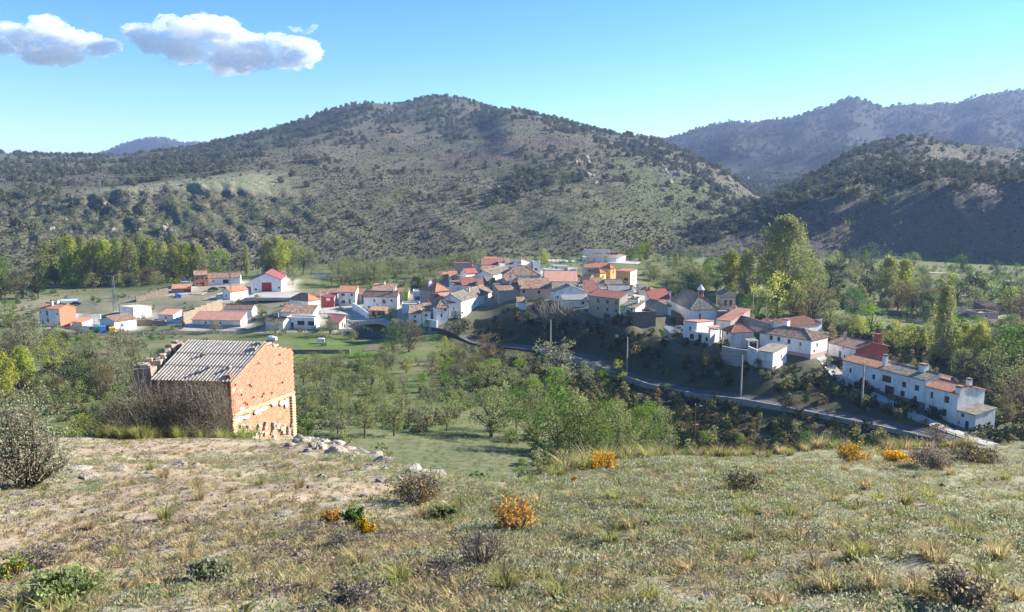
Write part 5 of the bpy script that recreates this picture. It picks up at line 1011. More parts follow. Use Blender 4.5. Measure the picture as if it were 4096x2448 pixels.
def make_tree(seed, h=5.0, base=.35, rx=1.8, ncl=26, per=26, rc=.55, ls=.22, shape='round', leaf='olive', vs=1.0, limbs=9, tr=.12, bark=None, lean=.3, upl=0.0, gap=1.0):
    rng = np.random.default_rng(seed); cs, P = crown_points(rng, h, h * base, rx, ncl, per, rc, shape, vs)
    V, Fc, Cc = cards(P, ls, rng, upl); cm = mesh('crown', V, Fc, LM[leaf], colors=Cc)
    b = MB(); bend = Vector((rng.uniform(-lean, lean), rng.uniform(-lean, lean), 0)); top = Vector((bend.x, bend.y, h * (base + (1 - base) * .55)))
    tp = [Vector((0, 0, -.4)), Vector((bend.x * .2, bend.y * .2, h * base * .5)), Vector((bend.x * .5, bend.y * .5, h * base)), top]; b.tube(tp, [tr * 1.3, tr, tr * .85, tr * .3], 6)
    for i in rng.choice(ncl, min(limbs, ncl), False):
        c = Vector(cs[i]); s = tp[2].lerp(tp[3], rng.uniform(0, .6)) if c.z > tp[2].z else tp[2]; m_ = s.lerp(c, .5) + Vector((0, 0, -.05 * h)); b.tube([s, m_, c], [tr * .55, tr * .38, tr * .12], 5, cap=False)
    return dict(crown=cm, trunk=b.mesh('trunk', bark or BARK), h=h)
K = dict(
 almond=[make_tree(i, 4.4, .26, 1.9, 44, 34, .46, .19, 'vase', 'olive', limbs=13, tr=.12) for i in range(3)],
 almondg=[make_tree(i + 5, 4.2, .26, 1.8, 40, 34, .44, .19, 'vase', 'grey', limbs=13, tr=.11) for i in range(2)],
 bigal=[make_tree(21, 6.5, .18, 3.8, 95, 46, .7, .22, 'round', 'olive', limbs=26, tr=.22)],
 poplar=[make_tree(30 + i, 15, .08, 3.5, 120, 40, .95, .5, 'ovoid', 'pop', 1.8, 16, .28, BARKL, .6, .8) for i in range(3)],
 poplary=[make_tree(40 + i, 13, .06, 3.5, 120, 40, .9, .48, 'ovoid', 'yel', 1.5, 12, .25, BARKL, .5, .5) for i in range(2)],
 lombardy=[make_tree(50, 16, .03, 2.5, 160, 40, .7, .38, 'column', 'pop', 2.4, 10, .28, BARKL, .2, 1.5)],
 giant=[make_tree(55, 28, .05, 8.0, 240, 70, 1.7, .62, 'ovoid', 'pop', 1.2, 24, .6, BARKL, .6, .4)],
 round=[make_tree(60 + i, 6, .12, 2.6, 60, 30, .65, .26, 'round', 'green', limbs=10, tr=.15) for i in range(2)],
 bright=[make_tree(65 + i, 5, .10, 2.1, 50, 30, .55, .24, 'round', 'bright', limbs=8, tr=.12) for i in range(2)],
 teal=[make_tree(68, 6, .08, 2.6, 60, 30, .7, .26, 'round', 'teal', limbs=8, tr=.14)],
 yel=[make_tree(70, 5, .08, 2.2, 50, 30, .6, .26, 'round', 'yel', limbs=8, tr=.12)],
 brown=[make_tree(75 + i, 5, .12, 2.3, 56, 30, .6, .21, 'round', 'brown', limbs=24, tr=.12) for i in range(2)],
 greyb=[make_tree(79 + i, 4, .06, 2.6, 56, 30, .6, .21, 'dome', 'grey', limbs=24, tr=.09) for i in range(2)],
 dark=[make_tree(82 + i, 6, .08, 2.6, 60, 28, .75, .3, 'round', 'dark', limbs=6, tr=.16) for i in range(2)],
 olivew=[make_tree(86 + i, 6, .06, 3.2, 70, 28, .75, .27, 'dome', 'olive', limbs=10, tr=.14) for i in range(2)],
 thick=[make_tree(90 + i, 5.2, .02, 2.6, 80, 38, .6, .17, 'dome', ('green', 'olive')[i], limbs=14, tr=.08) for i in range(2)],
 pine=[make_tree(94, 9, .15, 2.8, 70, 34, .8, .34, 'ovoid', 'dark', .6, 12, .22)],
 bare=[make_tree(96, 5, .1, 2.6, 60, 5, .5, .14, 'round', 'brown', limbs=60, tr=.13, bark=BARKL)],
)
TREES = []; TN = {'almond': 'almond_tree', 'almondg': 'almond_tree', 'bigal': 'almond_tree', 'poplar': 'poplar_tree', 'poplary': 'poplar_tree', 'lombardy': 'lombardy_poplar', 'giant': 'poplar_tree', 'pine': 'pine_tree', 'thick': 'thicket_bush', 'greyb': 'grey_bush', 'bare': 'bare_tree', 'round': 'leafy_tree', 'bright': 'leafy_tree', 'teal': 'leafy_tree', 'yel': 'leafy_tree', 'brown': 'budding_tree', 'dark': 'evergreen_tree', 'olivew': 'spreading_tree'}
DESC = {'almond': 'olive-green almond tree', 'almondg': 'grey-green almond tree', 'bigal': 'broad old almond tree', 'poplar': 'tall olive-green poplar', 'poplary': 'yellow-green poplar', 'lombardy': 'narrow columnar poplar', 'giant': 'huge spreading poplar', 'pine': 'dark pine tree', 'thick': 'dense leafy bush', 'greyb': 'grey twiggy bush', 'bare': 'bare branching tree', 'round': 'mid-green rounded tree', 'bright': 'bright spring-green tree', 'teal': 'blue-green leafy tree', 'yel': 'yellow-green leafy tree', 'brown': 'brownish budding tree', 'dark': 'dark evergreen tree', 'olivew': 'wide olive-green tree'}
COUNT = {}
def plant(kind, u, v, hpx, w=1.0, where='', d=None, dmin=55, group=None, label=None):
    if d is None: p = hit(u, v, dmin)
    else: t = float(tx(u, v)); p = Vector((t * d, d, ground(t * d, d)))
    hm = hpx / F * p.y * 1.02; vs = K[kind]; i = COUNT.get(kind, 0); COUNT[kind] = i + 1; V = vs[i % len(vs)]; s = hm / V['h']
    root = obj(TN[kind], None, loc=p, rot=(0, 0, random.uniform(0, 6.28)), scale=(s * w, s * w, s))
    lab = label or DESC[kind] + ' ' + where; tag(root, lab, 'bush' if 'bush' in TN[kind] else 'tree', group)
    obj('trunk', V['trunk'], root); obj('crown', V['crown'], root)
    TREES.append((root, lab, kind, u, v)); return root
# orchard
for k, u, v, h_, w in (('almond', 311, 418, 20, 1.1), ('almond', 317, 388, 30, 1), ('almondg', 331, 411, 13, 1), ('almond', 344, 409, 22, 1), ('almondg', 338, 434, 24, 1.1), ('almond', 365, 438, 40, .95), ('almondg', 351, 415, 15, 1), ('almond', 382, 422, 26, 1), ('almond', 394, 436, 38, .9), ('almond', 409, 428, 30, .9), ('almondg', 418, 433, 17, .9), ('almond', 424, 420, 22, 1), ('almond', 447, 431, 36, 1), ('almond', 304, 386, 30, 1.2), ('almondg', 404, 391, 15, 1.2), ('almondg', 388, 393, 14, 1.2), ('almond', 375, 408, 20, 1.1), ('almond', 402, 410, 22, 1.1), ('almondg', 432, 409, 20, 1.1), ('almond', 455, 412, 22, 1.1), ('almond', 473, 391, 15, 1.1), ('almond', 489, 391, 28, 1.2), ('almondg', 505, 388, 22, 1.2), ('almondg', 520, 384, 18, 1.2), ('almond', 330, 392, 26, 1.2), ('almond', 345, 396, 24, 1.3)):
    plant(k, u, v, h_, w, 'in the orchard below the barn', group='orchard trees below the barn')
plant('bigal', 491, 437, 48, 1.05, 'standing in the middle of the orchard')
plant('bigal', 370, 402, 36, 1.0, 'in a dense clump behind the orchard front')
for k, u, v, h_, w, wh in (('thick', 517, 433, 46, 1.0, 'at the left end of the orchard thicket'), ('thick', 536, 440, 52, 1.1, 'second from left in the orchard thicket'), ('thick', 557, 452, 62, 1.1, 'tallest in the orchard thicket'), ('thick', 577, 456, 62, 1.1, 'just left of the brow broom bush'), ('thick', 597, 459, 58, 1.1, 'behind the yellow broom on the brow'), ('thick', 618, 455, 54, 1.1, 'right of the yellow broom on the brow'), ('thick', 640, 452, 46, 1.1, 'second from right in the orchard thicket'), ('thick', 660, 448, 40, 1.1, 'at the right end of the orchard thicket'),
 ('bright', 613, 432, 32, .9, 'at the back of the orchard thicket'), ('bright', 650, 438, 36, 1.1, 'at the right corner of the orchard thicket'), ('bright', 632, 434, 26, 1.1, 'between the two brightest thicket trees'), ('thick', 573, 426, 30, 1.3, 'behind the tallest thicket bush'), ('thick', 592, 428, 26, 1.3, 'further back in the orchard thicket'), ('round', 521, 479, 20, 1.1, 'alone just beyond the grassy brow'),
 ('bright', 533, 401, 22, 1.2, 'left of the dark gully edge'), ('bright', 556, 398, 30, 1.2, 'lit at the edge of the shaded gully'), ('almondg', 555, 383, 40, 1.35, 'big and rounded beside the road'), ('greyb', 587, 386, 24, .9, 'in the shade below the road'), ('yel', 618, 381, 20, 1.2, 'beside the concrete pole at the road bend'), ('bright', 602, 386, 16, 1.2, 'left of the concrete pole at the road bend'),
 ('bright', 359, 371, 19, 1.0, 'left behind the orchard'), ('bright', 369, 370, 17, 1.0, 'second from left behind the orchard'), ('bright', 380, 368, 14, 1.1, 'third from left behind the orchard'), ('yel', 407, 373, 15, 1.0, 'lit before the brown thicket'), ('teal', 394, 363, 38, .85, 'before the brown budding tree by the road'), ('olivew', 385, 368, 22, 1, 'at the foot of the blue-green tree'), ('brown', 409, 352, 30, 1.2, 'orange-tinted beside the lower road'), ('yel', 445, 360, 22, .8, 'conical beside the lower road'), ('brown', 488, 363, 30, 1.0, 'standing by the road in half shade'), ('yel', 441, 370, 12, 1.3, 'low in the orchard back row'), ('brown', 463, 362, 10, 1.0, 'small between two roadside trees'), ('greyb', 457, 377, 12, 1.6, 'as a low brown tangle in the orchard'), ('brown', 476, 376, 20, 1.1, 'pale beside the roadside budding tree'), ('bright', 492, 376, 17, 1.4, 'green below the roadside budding tree'), ('dark', 423, 384, 10, .8, 'small and round in the orchard'), ('brown', 433, 392, 11, 1.3, 'low beside the small dark evergreen'), ('bare', 530, 376, 14, 1.2, 'leaning at the gully edge'), ('bare', 545, 396, 14, 1.2, 'reddish twigs at the gully edge')):
    plant(k, u, v, h_, w, wh)
for k, u, v, h_, w, wh in (('bright', 740, 447, 13, 1.0, 'left one behind the brow in shadow'), ('green' if 0 else 'round', 806, 453, 22, 1.0, 'right one behind the brow in shadow'), ('teal', 782, 448, 10, 1, 'small between two bright trees behind the brow'), ('bright', 702, 444, 13, 1.3, 'by the dark wooden pole'), ('bare', 828, 455, 30, .75, 'pale and drooping behind the brow'), ('bare', 845, 455, 22, .9, 'second pale drooping one behind the brow'), ('olivew', 891, 451, 13, 1, 'just behind the yellow brooms'), ('brown', 937, 449, 24, 1.2, 'beside the bottom of the street'), ('dark', 785, 411, 22, .9, 'beside the kerb of the shaded road'), ('brown', 797, 414, 14, 1, 'pale twigs beside the dark roadside tree'), ('brown', 685, 436, 14, 1, 'by the orange brick pillar'), ('bright', 669, 392, 8, 1.2, 'tiny at the road wall'), ('brown', 673, 402, 10, 1, 'small below the road wall')):
    plant(k, u, v, h_, w, wh)
# left valley
for k, u, v, h_, w, wh in (('poplary', 6, 400, 46, 1.0, 'at the left frame edge, nearest'), ('poplary', 24, 390, 42, 1.1, 'second from the left frame edge'), ('yel', 52, 371, 34, .9, 'tall and pale in the left valley'), ('round', 8, 327, 26, 1, 'at the left edge by the lower road'), ('brown', 19, 350, 32, .9, 'grey-barked in the left valley'), ('almondg', 31, 365, 46, .75, 'tall and slim in the left valley'), ('almondg', 44, 345, 22, 1.2, 'below the tall orange-sided house'), ('olivew', 58, 344, 20, 1.1, 'right below the orange side wall'), ('greyb', 77, 337, 14, 1, 'in front of the small pink-roofed shed'), ('olivew', 90, 352, 22, 1, 'by the ploughed plot, right of it'), ('brown', 120, 354, 24, 1.3, 'wide above the barn roof'), ('brown', 133, 362, 22, 1, 'left of the barn roof ridge'), ('almondg', 69, 362, 19, .9, 'at the left end of the ploughed plot'), ('dark', 52, 388, 24, 1.1, 'leftmost of the dark valley clump'), ('dark', 72, 386, 28, 1.1, 'middle of the dark valley clump'), ('dark', 90, 383, 30, 1.1, 'right of the dark valley clump'), ('almondg', 101, 392, 36, .9, 'pale before the dark valley clump'), ('almondg', 118, 384, 30, 1.1, 'left of the barn, upper'), ('brown', 135, 388, 26, 1.1, 'left of the barn, lower'), ('round', 70, 399, 12, 1.2, 'small before the dark clump'), ('yel', 84, 449, 34, 1.0, 'left behind the big grey bush'), ('yel', 101, 449, 28, 1.0, 'right behind the big grey bush'), ('olivew', 40, 410, 24, 1.2, 'beyond the brow on the left'), ('olivew', 110, 412, 20, 1.2, 'beyond the brow, left of the brambles'), ('brown', 14, 365, 30, 1, 'at the left edge above the poplars'), ('olivew', 30, 338, 16, 1.4, 'in the hedge left of the tall house'), ('yel', 32, 324, 9, 1.1, 'small beside the white house wall'), ('bright', 131.5, 327.5, 9, 1, 'small round street tree by the low wall'), ('dark', 205, 348, 10, 1.6, 'low hedge in the green strip, left'), ('greyb', 215, 333, 12, 1.2, 'by the railing, grey twigs'), ('greyb', 276, 334, 13, 1.5, 'before the white annex by the railing'), ('greyb', 330, 337, 16, 1.3, 'below the little red-roofed shed'), ('greyb', 352, 340, 10, 1.4, 'along the lower road, greyish'), ('olivew', 390, 321, 14, 1.3, 'below the tumbledown lean-to'), ('greyb', 397, 336, 16, 1.4, 'at the bend of the lower road'), ('greyb', 411, 336, 12, 1.3, 'right at the bend of the lower road'), ('bright', 406, 301, 14, 1, 'between the long house and the pyramid-roofed house'), ('dark', 415, 290, 13, 1.2, 'shading the wall behind the long house'), ('olivew', 424, 286, 16, 1.2, 'behind the pyramid-roofed house, left'), ('olivew', 436, 283, 13, 1.3, 'behind the pyramid-roofed house, right'), ('olivew', 262, 318, 14, .9, 'beside the brown-tiled barn'), ('round', 268, 326, 10, 1.3, 'at the corner left of the white annex'), ('olivew', 357, 333, 8, 1.6, 'on the bank below the railing'), ('greyb', 258, 302, 7, 1.6, 'purple-leaved by the warehouse terrace'), ('grey' if 0 else 'almondg', 293, 285, 18, .7, 'pale and slim right of the warehouse')):
    plant(k, u, v, h_, w, wh)
# poplar grove behind the left end
for i, (k, u, v, h_, w) in enumerate((('poplar', 48, 290, 40, 1.1), ('poplar', 60, 289, 44, 1.1), ('poplary', 72, 288, 46, 1.1), ('poplar', 84, 288, 44, 1.1), ('poplar', 96, 287, 42, 1.1), ('poplary', 107, 287, 44, 1), ('poplar', 118, 286, 42, 1.1), ('poplar', 130, 286, 42, 1.1), ('poplar', 142, 285, 45, 1), ('poplary', 152, 285, 40, 1), ('poplar', 164, 284, 38, 1.1), ('poplar', 176, 283, 40, 1.1), ('poplary', 187, 281, 36, 1.1), ('poplar', 198, 279, 34, 1.1))):
    plant(k, u, v, h_, w, 'in the riverside grove left of the brick house', d=392 + 9 * math.sin(i * 2.4), group='riverside poplar grove')
for k, u, v, h_, w, wh, d in (('bright', 219, 275, 27, 1.1, 'behind the long white barn', 390), ('lombardy', 247, 273, 30, .6, 'behind the warehouse', 400), ('poplar', 268, 275, 33, 1.2, 'left of the bright grove behind the warehouse', 392), ('poplary', 280, 275, 35, 1.2, 'tallest behind the warehouse roof', 395), ('yel', 292, 277, 32, 1.0, 'right behind the warehouse roof', 385), ('grey' if 0 else 'almondg', 303, 280, 28, .9, 'pale at the right of the warehouse grove', 380), ('almondg', 312, 280, 22, .8, 'last of the warehouse grove', 380), ('pine', 40, 310, 34, 1, 'behind the tall orange-sided house', 335), ('brown', 24, 312, 26, 1.4, 'left of the dark pine', 335), ('dark', 12, 306, 24, 1.4, 'left end of the valley hedge', 350), ('olivew', 95, 296, 14, 1.5, 'at the foot of the poplar grove, left', 370), ('olivew', 128, 292, 13, 1.5, 'at the foot of the poplar grove, middle', 372), ('olivew', 158, 290, 13, 1.5, 'at the foot of the poplar grove, right', 370), ('dark', 105, 294, 16, 1.2, 'under the poplar grove', 372), ('round', 2, 312, 40, 1, 'tall at the left frame edge beyond the road', 330)):
    plant(k, u, v, h_, w, wh, d=d)
for j, (v, d, h_) in enumerate(((286, 352, 14), (279, 372, 13), (273, 392, 12), (268, 412, 11))):
    for u in np.arange(333 + 4 * (j % 2), 484, 7.5 - .4 * j):
        if (j == 0 and (u > 392)) or (j == 1 and 440 < u): continue
        plant(('almond', 'olivew', 'almondg')[int(u + j) % 3], u + random.uniform(-1.5, 1.5), v, h_ * random.uniform(.8, 1.15), .95, 'in the orchard rows behind the village', d=d + random.uniform(-4, 4), group='orchard rows behind the village')
# right valley and behind the church
for k, u, v, h_, w, wh, d in (('giant', 783, 314, 80, 1.2, 'rising behind the church', 305), ('poplary', 730, 303, 40, 1.0, 'left of the huge poplar', 318), ('poplar', 745, 306, 42, 1.1, 'second left of the huge poplar', 312), ('round', 716, 300, 24, 1.2, 'behind the bell tower', 320), ('olivew', 702, 298, 20, 1.1, 'behind the church lantern', 325), ('poplar', 812, 307, 42, 1.2, 'right of the huge poplar', 312), ('yel', 776, 328, 44, 1.0, 'brightest, before the huge poplar', 268), ('bright', 758, 325, 28, 1.1, 'left of the brightest yellow tree', 270), ('round', 746, 320, 22, 1.1, 'right behind the bell tower', 272), ('poplar', 795, 330, 36, 1.2, 'right of the brightest yellow tree', 266), ('brown', 812, 337, 40, 1.4, 'wide behind the big corner house', 258), ('olivew', 830, 340, 28, 1.2, 'behind the brown-tiled street house', 252), ('olivew', 845, 343, 20, 1.2, 'beside the dark red side wall', 248), ('bright', 870, 334, 28, 1.1, 'by the river meadow', 258), ('yel', 858, 345, 20, 1.2, 'behind the dark red chimney', 245), ('yel', 892, 354, 26, 1.1, 'behind the first row house', 238), ('yel', 908, 358, 28, 1.1, 'behind the second row house', 232), ('poplar', 922, 358, 26, 1.0, 'left foot of the columnar poplar', 232), ('lombardy', 940, 372, 78, 1.05, 'above the sloping row', 222), ('poplary', 963, 372, 42, .9, 'first right of the columnar poplar', 222), ('poplary', 977, 373, 46, .9, 'second right of the columnar poplar', 220), ('olivew', 960, 385, 26, 1.2, 'behind the third row house', 212), ('round', 1004, 378, 44, 1.2, 'behind the end of the row', 218), ('round', 1024, 385, 52, 1.3, 'cut by the right frame edge', 214), ('olivew', 990, 392, 36, 1.1, 'behind the last row house', 205), ('brown', 1018, 432, 48, 1.1, 'right of the last row house', 178), ('brown', 1006, 436, 26, 1.0, 'beside the last house\'s cream wall', 172), ('olivew', 1032, 408, 44, 1.2, 'at the right edge above the row end', 195),
 ('poplar', 886, 305, 46, 1.1, 'behind the lone tan hut', 318), ('poplary', 903, 303, 42, 1.1, 'right behind the lone tan hut', 322), ('bare', 925, 300, 30, .7, 'ivy-clad above the meadow', 325), ('brown', 912, 312, 26, 1.2, 'right of the ruins by the meadow', 305), ('brown', 930, 314, 28, 1.2, 'left behind the ruined farm', 303), ('almondg', 887, 313, 16, 1, 'in front of the field wall', 300), ('teal', 907, 316, 13, 1.3, 'round on the river meadow', 296), ('round', 842, 308, 22, 1, 'left of the lone tan hut', 312), ('round', 858, 302, 18, 1, 'behind the lone tan hut roof', 318), ('dark', 870, 296, 30, 1.1, 'in the shaded river bank', 335), ('dark', 828, 296, 28, 1.2, 'right of the huge poplar\'s foot', 340), ('dark', 690, 290, 18, 1.3, 'on the slope behind the church', 335), ('olivew', 666, 292, 16, 1.2, 'right of the bright red roof', 322), ('olivew', 654, 284, 15, 1.3, 'on the green slope right of the yellow house', 335), ('olivew', 678, 284, 15, 1.4, 'higher on the green slope', 345), ('round', 690, 272, 13, 1.2, 'by the path right of the mast', 385), ('bright', 640, 260, 18, 1.0, 'left one beside the bullring', 402), ('bright', 630, 261, 13, 1.0, 'close to the bullring wall', 400), ('poplar', 646, 260, 21, 1.1, 'tallest beside the bullring', 408), ('yel', 544, 262, 12, 1.1, 'on the plaza left of the bullring', 398), ('round', 536, 262, 7, 1.1, 'small left of the plaza', 398), ('round', 606, 268, 7, 1.2, 'small before the bullring wall', 380), ('olivew', 588, 265, 8, 1.2, 'small by the bullring wing', 385),
 ('round', 950, 281, 16, 1.2, 'left in the far meadow', 372), ('teal', 966, 283, 13, 1.3, 'second in the far meadow', 370), ('round', 985, 285, 11, 1.3, 'third in the far meadow', 370), ('round', 1003, 290, 15, 1.2, 'fourth in the far meadow', 362), ('olivew', 1020, 290, 13, 1.3, 'last in the far meadow', 362), ('olivew', 940, 300, 20, 1.3, 'behind the columnar poplar, left', 330), ('teal', 958, 303, 22, 1.3, 'behind the ruined farm, left', 325), ('dark', 974, 304, 24, 1.3, 'behind the ruined farm, middle', 325), ('round', 990, 306, 26, 1.2, 'behind the ruined farm, right', 322), ('teal', 1008, 312, 28, 1.2, 'above the striped-roof barn', 312), ('olivew', 1024, 314, 28, 1.2, 'above the right frame edge barn', 310), ('teal', 905, 282, 11, 1.4, 'in the hedge of the far path', 375), ('olivew', 880, 280, 12, 1.4, 'under the path right of the poplar', 378), ('olivew', 850, 284, 14, 1.4, 'right of the huge poplar crown', 372), ('yel', 837, 262, 14, 1, 'lit before the dark cliff, left', 425), ('teal', 850, 266, 16, 1.2, 'before the dark cliff, middle', 425), ('teal', 870, 270, 22, 1.2, 'before the dark cliff, right', 425)):
    plant(k, u, v, h_, w, wh, d=d)
# shrubs clinging to the shaded bank below the village
for k, u, v, h_, w, wh, d in (('dark', 458, 324, 26, 1.0, 'covering the white house on the bank', 243), ('bare', 545, 318, 30, 1.1, 'left of the leafless thicket', 245), ('bare', 557, 322, 32, 1.1, 'middle of the leafless thicket', 243), ('bare', 570, 320, 26, 1.2, 'right of the leafless thicket', 243), ('bare', 582, 318, 22, 1.2, 'last of the leafless thicket', 241), ('round', 622, 318, 14, .8, 'at the foot of the tan house', 232), ('olivew', 606, 322, 8, 1.3, 'below the tan house', 233), ('dark', 676, 331, 14, 1.3, 'against the church wall', 226), ('dark', 684, 346, 10, 1.4, 'below the blue-grey lean-to', 216), ('dark', 705, 358, 12, 1.4, 'below the peeling house', 209), ('dark', 716, 362, 12, 1.4, 'left of the concrete retaining wall', 206), ('dark', 757, 371, 14, 1.1, 'at the foot of the white annex', 196), ('dark', 790, 368, 12, 1.4, 'under the big corner house', 197), ('round', 527, 311, 9, 1.1, 'by the small perched shed', 250), ('round', 427, 320, 12, .8, 'on the white balcony wall', 246), ('bright', 663, 338, 8, 1, 'catching light below the lean-to', 226), ('dark', 500, 318, 12, 1.5, 'on the bank below the long white house', 247), ('dark', 485, 322, 10, 1.6, 'on the bank left of the patched house', 246)):
    plant(k, u, v, h_, w, wh, d=d)
# fill of the river woods and hedges
R_ = random.Random(5)
def fill(n, u0, u1, d0, d1, kinds, h0, h1, where, group, ok=lambda u, d: True):
    k = 0; g_ = 0
    while k < n and g_ < n * 30:
        g_ += 1; u, d = R_.uniform(u0, u1), R_.uniform(d0, d1)
        if not ok(u, d): continue
        x = float(tx(u, 300)) * d
        if any((Vector((x, d, 0)) - (h['C'] + h['e1'] * h['w'] / 2 + h['e2'] * h['l'] / 2)).xy.length < max(h['w'], h['l']) * .55 + 2.5 for h in HS): continue
        if np.min(np.hypot(x - rv[:, 2, 0], d - rv[:, 2, 1])) < 4.5: continue
        kd = R_.choice(kinds); plant(kd, u, 300, R_.uniform(h0, h1) / d * F, R_.uniform(.9, 1.4), where, d=d, group=group); k += 1
fill(46, 690, 1040, 262, 345, ['round', 'poplar', 'olivew', 'brown', 'teal', 'yel', 'round', 'poplary', 'dark'], 5, 11, 'in the river woods right of the church', 'river woods right of the church', lambda u, d: not (880 < u < 950 and d < 290) and d > 268 + max(0, 790 - u) * .25)
fill(26, 860, 1050, 205, 262, ['round', 'yel', 'olivew', 'poplar', 'bright', 'olivew'], 5, 9, 'in the hedge behind the sloping row', 'hedge trees behind the row', lambda u, d: d > 262 - (u - 840) * .30 and not (880 < u < 925 and d > 245))
fill(34, 790, 1040, 345, 445, ['teal', 'round', 'olivew', 'dark', 'olivew', 'round'], 4, 9, 'along the far bank below the right-hand hill', 'far bank trees', lambda u, d: True)
fill(36, -10, 250, 130, 255, ['almondg', 'olivew', 'brown', 'dark', 'olivew', 'greyb', 'almond'], 3, 6.5, 'in the overgrown left valley', 'left valley growth', lambda u, d: not (d > 205 and u > 60))
fill(22, 0, 210, 372, 425, ['olivew', 'dark', 'round', 'brown'], 4, 8, 'at the foot of the left hillside', 'undergrowth trees at the left hill foot')
fill(24, 300, 400, 118, 205, ['almond', 'almondg', 'olivew', 'almond'], 3.2, 5, 'in the dense upper orchard', 'upper orchard trees')
fill(12, 400, 520, 150, 205, ['almond', 'brown', 'almondg', 'bright'], 2.5, 4.2, 'in the sparse right orchard', 'right orchard trees')
fill(30, 430, 680, 406, 442, ['olivew', 'round', 'almond', 'teal', 'yel'], 2.5, 5, 'in the hedge at the foot of the main hill', 'hedge at the foot of the main hill')
fill(16, 655, 770, 330, 420, ['olivew', 'round', 'teal', 'poplar'], 3, 7, 'on the far green terrace', 'far terrace trees')
fill(14, 640, 720, 290, 395, ['olivew', 'round', 'teal', 'olivew'], 2.5, 5, 'on the green slope right of the village', 'bushes on the green slope')
ORD = 'first second third fourth fifth sixth seventh eighth ninth tenth eleventh twelfth thirteenth fourteenth fifteenth sixteenth seventeenth eighteenth nineteenth twentieth'.split()
def nth(i): return ORD[i] if i < 20 else 'twenty-' + ORD[i - 20] if i < 29 else 'thirtieth' if i == 29 else 'thirty-' + ORD[i - 30] if i < 39 else 'fortieth' if i == 39 else 'forty-' + ORD[i - 40]
by = {}
for t in TREES: by.setdefault(t[1], []).append(t)
for lab, ts in by.items():
    if len(ts) > 1:
        for i, t in enumerate(sorted(ts, key=lambda q: proj(q[0].location)[0])): t[0]['label'] = '%s, %s from left' % (lab, nth(i))
# make shared labels tell the members apart only by group; others get a running distinction where a phrase repeats
# ---------------------------------------------------------------- scattered growth (too many to count)
def scatter(name, P, S, RZ, IX, protos, tilt=None):
    col = bpy.data.collections.new(name + '_kinds')
    for i, me in enumerate(protos):
        o = bpy.data.objects.new('%s_%02d' % (name, i), me); col.objects.link(o)
    me = bpy.data.meshes.new(name); me.vertices.add(len(P)); me.vertices.foreach_set('co', np.asarray(P, np.float32).ravel())
    for nm, ty, v in (('sc', 'FLOAT', S), ('rz', 'FLOAT', RZ), ('ix', 'INT', IX)):
        a = me.attributes.new(nm, ty, 'POINT'); a.data.foreach_set('value', np.asarray(v, np.float32 if ty == 'FLOAT' else np.int32))
    o = obj(name, me); gt = bpy.data.node_groups.new(name, 'GeometryNodeTree'); gt.interface.new_socket('Geometry', in_out='INPUT', socket_type='NodeSocketGeometry'); gt.interface.new_socket('Geometry', in_out='OUTPUT', socket_type='NodeSocketGeometry')
    N = gt.nodes; L = gt.links; i_ = N.new('NodeGroupInput'); o_ = N.new('NodeGroupOutput'); ip = N.new('GeometryNodeInstanceOnPoints'); ci = N.new('GeometryNodeCollectionInfo')
    ci.inputs['Collection'].default_value = col; ci.inputs['Separate Children'].default_value = True; ci.inputs['Reset Children'].default_value = True
    def na(n, ty): q = N.new('GeometryNodeInputNamedAttribute'); q.data_type = ty; q.inputs['Name'].default_value = n; return q.outputs[0]
    cx = N.new('ShaderNodeCombineXYZ'); L.new(na('rz', 'FLOAT'), cx.inputs[2]); L.new(i_.outputs[0], ip.inputs['Points']); L.new(ci.outputs[0], ip.inputs['Instance']); ip.inputs['Pick Instance'].default_value = True
    L.new(na('ix', 'INT'), ip.inputs['Instance Index']); L.new(cx.outputs[0], ip.inputs['Rotation']); L.new(na('sc', 'FLOAT'), ip.inputs['Scale']); L.new(ip.outputs[0], o_.inputs[0])
    md = o.modifiers.new('grow', 'NODES'); md.node_group = gt; tag(o, kind='stuff'); return o
# hill oaks
def blob(seed, leaf, ncl=14, per=9, ls=.42, rc=.34, flat=.9, base=.05):
    rng = np.random.default_rng(seed); cs, P = crown_points(rng, 1.0 * flat, base, .52, ncl, per, rc * .55, 'round'); V, Fc, Cc = cards(P, ls * .62, rng, .2, .8); return V, Fc, Cc, mesh('crown', V, Fc, LM[leaf], colors=Cc)
OAK = [blob(i, 'oak', 26, 13, .26, .34)[3] for i in range(4)]; BRUSH = [blob(20 + i, 'brush', 8, 7, .42, .4, .6)[3] for i in range(3)] + [blob(25 + i, l, 8, 7, .42, .4, .7)[3] for i, l in enumerate(('grey', 'olive', 'teal'))]
def hill_points(n, d0, d1, t0, t1, keep, seed, power=1.0):
    r = np.random.default_rng(seed); d = d0 * (d1 / d0) ** (r.uniform(0, 1, n) ** power); t = r.uniform(t0, t1, n); x = t * d; z, k = land(x, d, True)
    u_, v_ = proj((x, d, z)); p = keep(x, d, z, k, t, u_, v_); s = r.uniform(0, 1, n) < p; return x[s], d[s], z[s], k[s]
